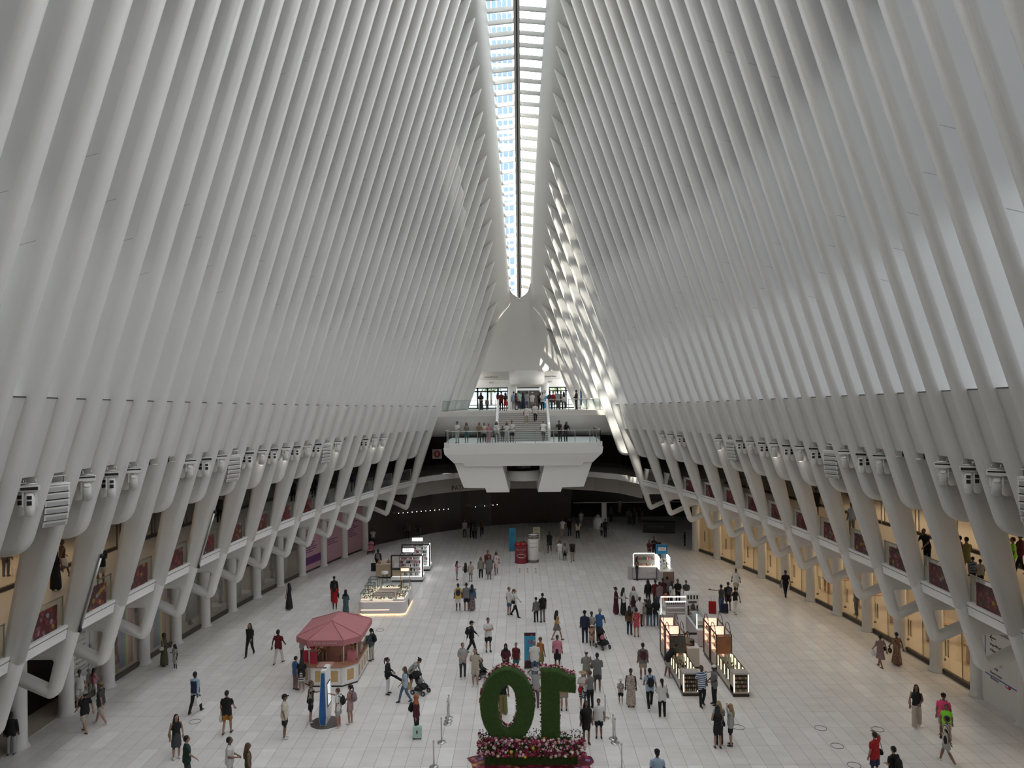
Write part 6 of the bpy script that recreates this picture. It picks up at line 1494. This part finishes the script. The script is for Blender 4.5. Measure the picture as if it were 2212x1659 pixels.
pp(1187,1192,1.76,170,'walk','tee:black','shorts:dgrey','k','short:black','d','','a black tee and dark shorts','walking right of the white pasta tube',fat=1.1)
pp(1209,1210,1.64,175,'stand','tee:white','pants:white','w','long:black','m','','a white outfit','in the trio right of the pasta tube')
pp(1220,1210,1.40,175,'stand','tee:lgrey','skirt:black','k','long:black','m','','a grey top and black skirt, a child','in the trio right of the pasta tube')
pp(1236,1213,1.74,175,'stroll','tee:black','shorts:greige','k','short:brown','l','','a black tee and grey shorts','in the trio right of the pasta tube')
pp(817,1235,1.72,0,'stand','long:black','pants:black','w','mid:black','m','backpack:grey','a black outfit with a grey backpack','beside the wooden counter at far left')
pp(796,1178,1.66,180,'bent','tee:lgrey','pants:dgrey','k','mid:black','m','','a pale top, dimly lit','behind the pink stroller at far left')
pp(806,1180,1.62,180,'rail','tee:white','pants:dgrey','k','short:black','m','','a white tee, dimly lit','behind the pink stroller at far left')
# right floor
pp(1375,1252,1.68,-110,'phone1','tank:black','pants:dgrey','k','long:black','l','','a black top with long black hair','serving at the pale grey kiosk')
pp(1402,1208,1.60,150,'bent','tee:maroon','pants:grey','k','long:black','m','','a maroon top','behind the blue sign box')
pp(1412,1203,1.70,180,'phone','tee:black','pants:black','k','short:black','m','','a black tee','between two others behind the blue sign box')
pp(1422,1206,1.64,190,'bent','long:black','pants:black','k','bun:black','m','','a black jacket and hair bun','behind the blue sign box')
pp(1330,1325,1.66,-110,'bent','tee:maroon','long:maroon','k','bun:black','m','','a maroon top and long maroon skirt','left in the queue crowd')
pp(1346,1327,1.68,-60,'bent','tee:white','long:black','k','long:black','m','','a white top and long black skirt','left in the queue crowd')
pp(1368,1322,1.62,170,'stand','tee:white','pants:grey','k','long:black','l','','a white tee with long black hair','at the back of the queue crowd')
pp(1359,1369,1.62,-20,'stand','long:brown','pants:navy','k','long:black','l','shoulder:brown','a brown top and navy jeans','in front of the queue crowd')
pp(1374,1374,1.62,0,'stand','tank:fl/pink/red','mini:fl/pink/red','k','mid:black','l','','a short pink patterned dress','in front of the queue crowd')
pp(1367,1343,1.60,10,'stand','tank:maroon','mini:lgrey','k','long:black','m','','a dark red top and grey skirt','in the queue crowd beside the cap')
pp(1381,1351,1.70,-30,'bent','tee:white','pants:maroon','k','cap:brown/black','m','','a white tee and brown cap','in the queue crowd')
pp(1393,1351,1.66,-30,'bent','tee:greige','pants:khaki','w','cap:white/black','m','','a taupe tee and white cap','in the queue crowd')
pp(1402,1353,1.66,-20,'bent','tee:black','pants:jeans','w','long:black','l','','a black top and slate jeans','in the queue crowd')
pp(1416,1351,1.68,-10,'bent','tee:black','pants:jeans','k','mid:black','m','','a black top and faded jeans','in the queue crowd')
pp(1399,1306,1.64,10,'stand','long:black','pants:dgrey','k','long:black','m','','a black top with very long hair','at the back of the queue crowd')
pp(1415,1308,1.70,0,'stand','tee:dred','pants:dgrey','k','short:black','m','','a wine red shirt','at the back of the queue crowd',fat=1.08)
pp(1424,1312,1.66,20,'stand','tee:mauve','pants:dgrey','k','mid:black','m','','a mauve top','at the back of the queue crowd')
pp(1431,1304,1.70,0,'stand','tee:maroon','pants:black','k','short:black','m','','a maroon tee','at the back of the queue crowd')
pp(1440,1302,1.74,30,'stand','tee:grey','pants:black','k','short:black','m','','a grey shirt, tallest','at the back of the queue crowd')
pp(1449,1310,1.64,60,'stand','tee:white','pants:black','k','long:black','m','','a white tee','at the right end of the queue crowd')
pp(1437,1330,1.66,-80,'reach','tank:orange','pants:black','k','mid:black','m','','an orange vest top','reaching to the cosmetics kiosk')
pp(1436,1350,1.45,-100,'bent','long:white','long:white','w','hijab:white','m','','a white robe and headscarf','at the corner of the cosmetics kiosk')
pp(1463,1304,1.62,180,'bent','long:black','pants:black','k','short:black','m','','a dark jacket','behind the cosmetics kiosk light frame')
pp(1481,1306,1.60,180,'bent','tee:dgrey','pants:black','k','short:brown','m','','a charcoal tee','behind the cosmetics kiosk light frame')
pp(1496,1366,1.68,0,'bent','tee:fl/dred/beige','long:fl/dred/beige','k','long:brown','m','','a long red floral dress','inside the cosmetics kiosk')
pp(1556,1321,1.72,20,'pointL','tank:dgrey','pants:denim','k','short:black','m','','a charcoal vest and jeans, pointing left','holding the red suitcase')
pp(1571,1317,1.78,0,'bent','tee:black','shorts:black','k','short:black','m','backpack:dgrey','a black tee and black shorts','with the travellers by the red suitcase',fat=1.08)
pp(1586,1325,1.66,10,'walk','tank:black','legg:white','b','short:black','m','','a black tunic and white leggings','with the travellers by the red suitcase')
pp(1588,1283,1.76,175,'walk','tee:white','shorts:khaki','k','bald:black','d','backpack:dgrey','a white tee and khaki shorts','walking toward the travellers by the suitcase',fat=1.05)
pp(1440,1461,1.78,-70,'bend','tee:black','shorts:lgrey','w','short:black','m','','a black tee and pale grey shorts','leaning over the near long kiosk')
pp(1484,1436,1.72,175,'cross','tee:greige','pants:black','k','short:black','m','','a sage tee, arms folded','standing between the long kiosks')
pp(1514,1523,1.80,-160,'holdL','tee:sz/white/blue','pants:black','k','bald:black','d','','a white polo with blue band','in front of the long kiosks',fat=1.1)
pp(1541,1519,1.74,100,'bent','tee:grey','pants:black','k','cap:white/black','d','','a slate shirt and white cap','facing the white polo at the long kiosks')
pp(1551,1603,1.68,10,'bent','tee:lblue','pants:black','k','long:blond','l','','a pale blue top with blond hair','half hidden behind the black top and shorts')
pp(1548,1612,1.66,0,'bent','tank:black','mini:black','k','long:black','l','shoulder:black','a black top and tiny black shorts','below the long kiosks')
pp(1576,1606,1.62,70,'headL','tee:lgrey','shorts:black','k','long:blond','l','shoulder:white','a pale grey tee with long blond hair','below the long kiosks')
pp(1694,1288,1.78,0,'walk','tee:black','pants:black','k','short:black','m','handL:greige:soft','all black clothes','walking away beside the right shop doors',fat=1.1)
pp(1896,1438,1.62,10,'walk','tee:mauve','skirt:mauve','b','short:black','m','shoulder:black,handL:white:soft','a mauve dress','left of the two shoppers by the right store')
pp(1931,1432,1.62,10,'walk','tee:fl/dred/tan','long:fl/dred/tan','b','short:black','m','shoulder:cream,handL:brown:soft','a rust patterned dress','right of the two shoppers by the right store')
pp(1973,1565,1.72,160,'step','tank:black','wide:beige','w','long:black','m','shoulder:tan','a black crop top and wide beige trousers','walking forward on the right floor')
pp(2031,1588,1.76,150,'stand','tee:hot','shorts:khaki','k','cap:black/black','m','backpack:black','a hot pink polo and dark cap','behind the neon green tee')
pp(2037,1594,1.42,150,'stand','tee:neon','shorts:khaki','k','short:black','m','','a neon green tee, a child','in front of the hot pink polo')
pp(2038,1643,1.76,40,'walk2','tee:st/black/cream','shorts:lgrey','w','short:black','m','','a black and cream striped shirt','walking left at the lower right')
pp(1884,1680,1.72,20,'head','tee:red','shorts:navy','k','short:black','l','shoulder:black','a red tee and navy shorts, hand on head','at the bottom edge on the right')
pp(1924,1713,1.70,20,'bent','tee:black','pants:black','k','short:black','l','backpack:black','a black tee with a black backpack','at the bottom edge on the right')
# dim far floor
D='on the dim floor under the platform'
for px,py,h,fc,tc,bc,d in[(880,1164,1.7,0,'dgrey','black','a charcoal top, first from the left'),(903,1167,1.7,0,'black','dgrey','a black top, second from the left'),(1004,1160,1.66,180,'lgrey','dgrey','a pale grey top'),(1019,1162,1.7,0,'black','black','black clothes, left of a close pair'),(1026,1164,1.72,0,'dgrey','black','charcoal clothes, right of a close pair'),(1041,1158,1.66,180,'brown','black','a brown top'),(1215,1160,1.78,175,'white','khaki','a white tee and khaki trousers'),(1230,1158,1.72,175,'black','dgrey','a black tee between two white tops'),(1248,1163,1.70,10,'cream','black','a cream top and black trousers'),(1255,1139,1.70,20,'lgrey','lgrey','pale grey clothes'),(1299,1158,1.25,0,'lgrey','black','a pale top, a child'),(1307,1161,1.78,0,'black','black','black clothes beside the child'),(1319,1128,1.7,0,'dgrey','black','charcoal clothes behind the white totem'),(1338,1108,1.66,180,'greige','greige','taupe clothes farthest right at the back'),(1358,1132,1.7,180,'dgrey','black','a charcoal top, left of three'),(1369,1132,1.7,180,'black','black','a black top, middle of three'),(1382,1132,1.72,150,'black','dgrey','a black tee, right of three'),(1478,1178,1.2,90,'black','black','black clothes, a child by the right column')]:
    pp(px,py,h,fc,'walk' if px%2 else 'stand','tee:'+tc,'pants:'+bc,'k','short:black' if px%3 else 'long:black','m','',d,D)
# platform
for px,Y,h,fc,po,t_,b_,hr,d in[(987,60.0,1.76,150,'bent','tee:white','pants:white','cap:blue/brown','a white tee and blue cap, first from the left'),(1007,60.2,1.68,175,'phone','tank:greige','skirt:teal','long:brown','a taupe top and teal skirt'),(1034,60.1,1.7,190,'rail','tank:tan','pants:black','mid:brown','a tan vest top leaning on the rail'),(1045,60.5,1.62,170,'bent','tee:cream','pants:black','short:black','a cream tee'),(1055,60.1,1.56,170,'bent','tank:pink','long:fl/white/pink','bun:brown','a pink patterned dress'),(1072,60.0,1.72,180,'bent','long:white','pants:greige','long:black','a white blouse'),(1085,60.3,1.35,180,'stand','tee:dgrey','shorts:grey','short:black','a charcoal tee, a child'),(1094,60.0,1.66,180,'bent','tee:white','pants:white','long:brown','a white top and white trousers'),(1105,60.1,1.8,180,'bent','tee:white','shorts:black','short:brown','a white tee and black shorts'),(1173,61.0,1.74,190,'walk','tee:white','shorts:dgrey','bald:greige','a white tee and dark shorts, walking'),(1209,60.2,1.78,150,'rail','tee:black','pants:black','short:black','a black tee leaning on the rail'),(1221,60.4,1.66,200,'rail','long:black','pants:black','long:black','a black top with long hair at the rail')]:
    pp(px,0,h,fc,po,t_,b_,'k',hr,'m','',d,'on the stair platform',Y,ZPLAT)
pp(1137,0,1.68,180,'holdL','tee:white','pants:khaki','w','mid:brown','l','shoulder:red','a white top and khaki trousers','coming down the far stair',64.0,None)
pp(1156,0,1.70,185,'walk','tee:white','pants:black','w','long:black','l','','a white top and black trousers','coming down the far stair',64.3,None)
# landing
for i,(px,Y,h,fc,t_,b_,hr,d) in enumerate([(1039,69,1.68,180,'long:black','long:black','hijab:black','a black robe and headscarf by the left doors'),(1052,70,1.2,180,'tee:mauve','pants:black','short:black','a mauve tee, a child by the left doors'),(1076,67.6,1.7,-60,'tee:red','pants:black','long:black','a red top at the left of the stair head'),(1083,67.4,1.76,0,'tee:dred','pants:black','short:black','a dark red tee at the left of the stair head'),(1092,67.3,1.66,30,'tank:black','skirt:red','long:black','a black top and red skirt at the stair head'),(1110,69.5,1.74,0,'tee:lblue','pants:lgrey','short:black','a pale blue tee by the lift'),(1115,69,1.6,-90,'tee:dred','pants:navy','long:black','a crimson top by the lift'),(1121,69.2,1.8,0,'tee:mint','pants:black','short:black','a pale mint tee by the lift'),(1130,70,1.66,0,'long:navy','long:navy','long:black','a long navy dress by the lift'),(1138,69.6,1.72,0,'tee:lgrey','pants:denim','short:black','a grey tee and jeans by the lift'),(1150,68.6,1.66,160,'tee:white','shorts:greige','cap:white/brown','a white tee and white cap by the lift sign'),(1166,67.5,1.7,180,'tee:black','pants:black','long:black','a black tee at the right of the stair head'),(1172,67.3,1.68,175,'tee:white','pants:black','short:black','a white tee at the right of the stair head'),(1188,70,1.7,0,'tee:dgrey','pants:black','short:black','a charcoal tee by the right doors'),(1195,69.4,1.7,0,'tee:red','pants:dgrey','short:black','a bright red tee by the right doors'),(1205,69,1.8,0,'tee:lgrey','pants:dgrey','short:black','a pale grey tee by the right doors'),(1212,69.6,1.72,0,'tee:maroon','pants:black','short:black','a maroon tee by the right doors'),(1218,69.2,1.68,10,'tee:white','pants:black','long:black','a white top by the right doors'),(1245,68.4,1.82,60,'long:black','pants:black','short:black','a black guard uniform beside the blue flag')]):
    pp(px,0,h,fc,'stand' if i%3 else 'bent',t_,b_,'k',hr,'m','',d,'on the street landing',Y,ZLAND)
# balconies
for px,py,h,fc,po,t_,b_,hr,d in[(116,1278,1.68,10,'stand','tank:black','long:black','long:black','a long black dress behind the nearest left rail'),(130,1250,1.66,-30,'walk','tank:brown','shorts:white','mid:brown','a brown top beside the long black dress'),(214,1268,1.76,40,'bent','tee:black','shorts:beige','short:brown','a black tee behind the second left flower panel'),(7,1248,1.7,0,'stand','tee:black','pants:black','short:black','black clothes at the far left edge'),(472,1130,1.72,0,'stand','tee:dgrey','pants:black','short:black','a charcoal tee on the left balcony'),(632,1086,1.72,0,'bent','tee:black','pants:black','short:black','a black tee, hands together on the left balcony'),(677,1076,1.7,20,'stand','long:black','pants:black','bun:black','a black jacket on the left balcony'),(762,1063,1.74,0,'stand','tee:navy','pants:dgrey','short:black','a navy tee on the far left balcony')]:
    pp(px,py,h,fc,po,t_,b_,'k',hr,'m','',d,'on the balcony',None,ZB)
for px,py,h,fc,po,t_,b_,hr,d in[(1760,1112,1.7,0,'stand','tee:black','shorts:black','short:black','a black tee and green bag on the right balcony'),(1836,1152,1.7,10,'stand','tee:lblue','pants:greige','short:black','a pale blue shirt behind the right rail'),(1997,1222,1.72,110,'rail','tee:black','pants:black','bald:black','a black tee resting an arm on the right rail'),(2066,1236,1.6,40,'stand','tee:brown','pants:dgrey','short:black','a brown tee beside the olive dress'),(2081,1242,1.64,0,'bent','tank:olive2','mini:olive2','bun:black','an olive dress on the right balcony'),(2094,1262,1.15,0,'bent','tee:sz/navy/lblue','shorts:navy','short:black','a striped tee, a child at the right rail'),(2110,1268,1.15,0,'stand','tee:lgrey','shorts:navy','short:black','a pale tee, a child at the right rail'),(2180,1244,1.66,60,'stand','tee:neon','pants:greige','short:black','a neon yellow vest at the right edge'),(2196,1238,1.72,30,'walk','tee:maroon','pants:black','short:black','a maroon tee and black trousers at the right edge')]:
    pp(px,py,h,fc,po,t_,b_,'k',hr,'m','',d,'on the balcony',None,ZB)
# shop staff and mannequins seen through glass
pp(1845,1326,1.78,90,'stand','long:black','pants:black','k','short:black','m','','a black uniform','standing inside the right store doorway')

# ---- build the figures
raw=[]
for i,P_ in enumerate(PEOPLE):
    px,py,h,face,pose,top,bot,shoe,hair,skin,ex,desc,place,Y,Z,fat=P_
    V,Fc,S,wr,T=person_raw(h,pose,top,bot,fat)
    me=bpy.data.meshes.new('person_raw'); me.from_pydata([tuple(v) for v in V],[],Fc); me.update()
    o=bpy.data.objects.new('person_raw',me); C.objects.link(o)
    m=o.modifiers.new('r','REMESH'); m.mode='VOXEL'; m.voxel_size=.021 if (Y is None and py>1330) else .027; m.use_smooth_shade=True
    sm=o.modifiers.new('s','SMOOTH'); sm.factor=.5; sm.iterations=2
    raw.append((o,S,wr,T))
dg=bpy.context.evaluated_depsgraph_get()
EYE=MB(); 
for sx in(-1,1): EYE.ell((sx*.032,.100,1.655),(.013,.008,.008),6,4,0); EYE.cbox((sx*.032,.104,1.678),(.034,.008,.008),0)
EYE.cbox((0,.104,1.585),(.040,.010,.010),1)
eye_me=EYE.mesh('face_features',[M_black,mat('lip',(.25,.08,.07),.6)])
ZI={'skin':0,'top':1,'bot':2,'shoe':3}
CN={'lblue':'light blue','dgrey':'dark grey','lgrey':'pale grey','dred':'dark red','greige':'taupe','cream':'cream','dteal':'dark teal','hot':'hot pink','straw':'straw'}
BN={'backpack':'backpack','shoulder':'shoulder bag','hand':'carrier bag','soft':'soft bag','disc':'hat','board':'folded umbrella'}
BC={'backpack':'backpack','shoulder':'bag','hand':'bag','soft':'bag','disc':'hat','board':'umbrella'}
for (o,S,wr,T),P_ in zip(raw,PEOPLE):
    px,py,h,face,pose,top,bot,shoe,hair,skin,ex,desc,place,Y,Z,fat=P_
    me=bpy.data.meshes.new_from_object(o.evaluated_get(dg)); k=h/1.76
    n=len(me.vertices); co=np.empty(n*3); me.vertices.foreach_get('co',co); co=co.reshape(-1,3)
    npol=len(me.polygons); pc=np.empty(npol*3); me.polygons.foreach_get('center',pc); pc=pc.reshape(-1,3)
    best=np.full(npol,1e9); zone=np.zeros(npol,int)
    for a,b_,r0,r1,zn in S:
        a=np.array(a);b_=np.array(b_);ab=b_-a; t=np.clip(((pc-a)@ab)/(ab@ab+1e-9),0,1); d=np.linalg.norm(pc-(a+t[:,None]*ab),axis=1)-(r0+(r1-r0)*t)
        w=d<best; best[w]=d[w]; zone[w]=ZI[zn]
    # hands appended as fingers rooted inside the wrists
    HV=[];HF=[]
    for w_,d_,sx in wr:
        v,f=hand_geo(w_,d_,-sx); oo=len(HV)+n; HV+= [tuple(q) for q in v]; HF+=[tuple(i+oo for i in q) for q in f]
    fs=[tuple(p.vertices) for p in me.polygons]+HF
    m2=bpy.data.meshes.new('person'); m2.from_pydata(np.vstack([co,np.array(HV)]).tolist(),[],fs)
    tc,bc=top.split(':')[1],bot.split(':')[1]
    for mm in(skinmat(skin),cmat(tc),cmat(bc),M_shoe[shoe]): m2.materials.append(mm)
    m2.polygons.foreach_set('material_index',list(zone)+[0]*len(HF)); m2.polygons.foreach_set('use_smooth',[True]*len(fs)); m2.update()
    if Y is None: p=fl(px,py,Z)
    elif Z is None:
        st_=int((66.3-Y)/.335); z=ZLAND-(st_+1)*(ZLAND-ZPLAT)/(NS+1); p=at(px,880,Y); p.z=z
    else: p=at(px,880,Y); p.z=Z
    per=bpy.data.objects.new('person',m2); C.objects.link(per); per.location=p; per.scale=(k,k,k); per.rotation_euler.z=math.radians(face)
    lab='person in '+desc+' '+place
    wds=lab.split()
    if len(wds)>16: wds=[w for w in wds if w not in('a','the','an')]
    lab=' '.join(wds[:16])
    tag(per,lab,'person')
    hk=hair.split(':')[0]; hc=hair.split(':')[1].split('/')
    hcol=hc[-1]
    b=MB(); hair_geo(hk,T,b,0)
    if b.v and hk!='bald': b.build('hair' if hk!='hijab' else 'headscarf',cmat(hc[0]) if hk=='hijab' else mat('hair_'+hcol,COL[hcol],.6),per)
    elif hk=='bald':
        b=MB(); b.ell(T((0,-.02,1.665)),(.079,.088,.095),10,7); b.build('hair',mat('hair_'+hcol,COL[hcol],.6),per)
    if hk in('cap','longcap','hat','hatlong','turban'):
        b=MB(); hat_geo(hk,T,b); b.build({'turban':'turban'}.get(hk,'hat' if 'hat' in hk else 'cap'),cmat(hc[0]),per)
    if h>.5 and py>1230 and abs(((face+180)%360))<100 or (py>1230 and abs(face)>75):
        if not POSE[pose][3]: link('face',eye_me,per)
    if desc.startswith('a navy waistcoat'):
        b=MB(); v,f=tubeverts([(0,0,.90,.20,.155),(0,0,1.1,.185,.150),(0,.005,1.28,.195,.152),(0,-.005,1.40,.165,.12)],14); b.add(v,f,0,True); b.build('waistcoat',cmat('navy'),per)
    if ex:
        for q in ex.split(','):
            f=q.split(':'); kind=f[0]; colr=f[1]; Rz=Matrix.Rotation(math.radians(face),3,'Z')
            if kind in('handL','handR'): w_=wr[0 if kind=='handL' else 1][0]; loc=Vector(w_)+Vector((0,.0,-.05)); kind=f[2]
            elif kind=='backpack': loc=T((0,-.22,1.22))
            else: loc=T((.25,.0,1.0))
            loc=p+Rz@(loc*k); bo=bag_geo(kind,colr).build({'backpack':'backpack','shoulder':'shoulder_bag','hand':'carrier_bag','soft':'soft_bag','disc':'straw_hat','board':'folded_umbrella'}[kind],cmat(colr)); bo.location=loc; bo.scale=(k*.95,)*3; bo.rotation_euler.z=math.radians(face)
            l=('%s %s %s the person in %s'%(CN.get(colr,colr),BN[kind],'worn by' if kind in('backpack','shoulder') else 'carried by',desc)).split(); l=[w for w in l if w not in('a','the','an')] if len(l)>16 else l; tag(bo,' '.join(l[:16]),BC[kind])
for (o,S,wr,T) in raw:
    me=o.data; bpy.data.objects.remove(o); bpy.data.meshes.remove(me)
# ------------------------------------------------------------------ strollers, suitcases
def stroller(px,py,face,label,col,seat='black'):
    p=fl(px,py); t=thing('stroller',label,'stroller',(p.x,p.y,0),math.radians(face))
    for x,y in((-.24,.3),(.24,.3),(-.26,-.25),(.26,-.25)):
        w=MB().cyl((x-.02,y,.11),(x+.02,y,.11),.11,n=14).build('wheel',M_black,t); MB().cyl((x-.023,y,.11),(x+.023,y,.11),.05,n=10).build('hub',M_steel,w)
    for sx in(-1,1): MB().tube([(sx*.25,.32,.12),(sx*.24,.02,.52),(sx*.23,-.30,.95),(sx*.22,-.42,1.03)],.014,6).build('side_tube',M_dark,t); MB().tube([(sx*.26,-.25,.12),(sx*.24,.02,.52)],.014,6).build('rear_leg',M_dark,t)
    MB().tube([(-.22,-.42,1.03),(.22,-.42,1.03)],.02,6).build('handlebar',M_black,t)
    b=MB(); b.grid([[(x,y,z) for x in(-.2,0,.2)] for y,z in((.34,.30),(.22,.42),(-.02,.42),(-.14,.62),(-.22,.85))]); b.grid([[(x,y,z-.03) for x in(-.2,0,.2)] for y,z in((.34,.30),(.22,.42),(-.02,.42),(-.14,.62),(-.22,.85))]); b.build('seat',cmat(seat),t)
    b=MB(); b.grid([[(.23*math.cos(a),-.16+.30*math.cos(e),.72+.26*math.sin(e)*1.0+.0*a) if False else (.24*math.cos(a),-.18+.3*math.sin(a)*math.cos(e),.70+.32*math.sin(a)*math.sin(e)) for a in np.linspace(0,PI,9)] for e in np.linspace(.5,2.4,6)]); b.build('hood',cmat(col),t)
    MB().ell((0,-.02,.56),(.13,.12,.16),10,7).build('cushion',cmat('pink' if seat=='pink' or 'pink' in label else 'grey'),t)
    MB().box(-.2,.2,-.2,.15,.16,.3).build('basket',M_dark,t)
stroller(908,1497,-115,'black stroller under the person bending down in a pale top','black')
stroller(1301,1398,-150,'black and pink stroller in front of the blue shirt and grey turban','black')
stroller(801,1196,180,'pink stroller at the far left of the hall','pink','pink')
stroller(1040,1462,-60,'dark stroller half hidden behind the grass zero','dgrey')
def suitcase(px,py,label,col,face=0.,h=.68):
    p=fl(px,py); t=thing('suitcase',label,'suitcase',(p.x,p.y,0),math.radians(face)); c=cmat(col)
    b=MB(); b.prism(rrect(.22,.14,.05),.06,h); b.build('shell',c,t)
    for q in(-.12,0,.12): MB().box(q-.012,q+.012,-.148,-.138,.1,h-.05).build('ridge',c,t)
    for x in(-.17,.17):
        for y in(-.1,.1): MB().cyl((x-.015,y,.03),(x+.015,y,.03),.03,n=10).build('wheel',M_black,t)
    b=MB(); b.tube([(-.09,.1,h),(-.09,.1,h+.36),(.09,.1,h+.36),(.09,.1,h)],.012,6); b.build('handle',M_steel,t)
suitcase(1537,1323,'red hard suitcase beside the striped awning box','red',-20,.72)
suitcase(808,1234,'black suitcase beside the wooden counter at far left','black',0,.6)
suitcase(1563,1322,'dark blue suitcase among the travellers by the red suitcase','navy',-20,.55)
p=fl(900,1592); t=thing('trolley_bag','mint green trolley bag behind the rust headscarf','bag',(p.x+.05,p.y-.12,0)); MB().box(-.17,.17,-.1,.1,.08,.5).build('body',cmat('mint'),t); MB().box(-.03,.03,-.105,-.1,.25,.38).build('patch',M_dark,t)
for x in(-.14,.14): MB().cyl((x-.02,0,.04),(x+.02,0,.04),.04,n=10).build('wheel',M_black,t)
# mannequins behind the left shop glass
for i,(Y,c1,c2) in enumerate([(47.3,'dteal','dteal'),(44.2,'black','white'),(53.6,'dgrey','dteal')]):
    V,Fc,S,wr,T=person_raw(1.8,'stand','coat:black','pants:black'); b=MB()
    for q in (0,):
        b.add(V,Fc,0,True)
    t=tag(b.build('mannequin',cmat(c1)),['dark teal dressed mannequin in the left shop window by the grey panel','black dressed mannequin in the left shop window beside the art print','charcoal dressed mannequin in the lit left shop window'][i],'mannequin'); t.location=(ax(0)-Wc(Y)-1.1,Y+.3 if i!=1 else Y,.32 if i!=1 else .03); t.rotation_euler.z=-PI/2
# blue feather flag on the landing
p=at(1253,880,68.4); t=thing('feather_flag','dark blue feather flag standing behind the guard on the landing','flag',(p.x,68.4,ZLAND)); MB().cyl((0,0,0),(0,0,2.0),.015,n=6).build('pole',M_steel,t)
b=MB(); b.grid([[(0.01+dx,0,z),(dx+w,0.05,z)] for z,dx,w in((.4,0,.16),(1.0,0,.2),(1.6,0,.16),(2.0,0,.03))]); b.build('sail',mat('flag_blue',(.02,.06,.14),.7),t); MB().lathe([(.2,0),(.2,.03)],n=14).build('foot',M_dark,t)

# ------------------------------------------------------------------ lettering becomes plain mesh
bpy.context.view_layer.update()
dg=bpy.context.evaluated_depsgraph_get()
for o in TEXTS:
    me=bpy.data.meshes.new_from_object(o.evaluated_get(dg)); n=o.name
    q=bpy.data.objects.new(n,me); C.objects.link(q); q.parent=o.parent; q.location=o.location; q.rotation_euler=o.rotation_euler; q.scale=o.scale
    for k in o.keys():
        if k in('label','category','group','kind'): q[k]=o[k]
    cu=o.data; bpy.data.objects.remove(o); q.name=n
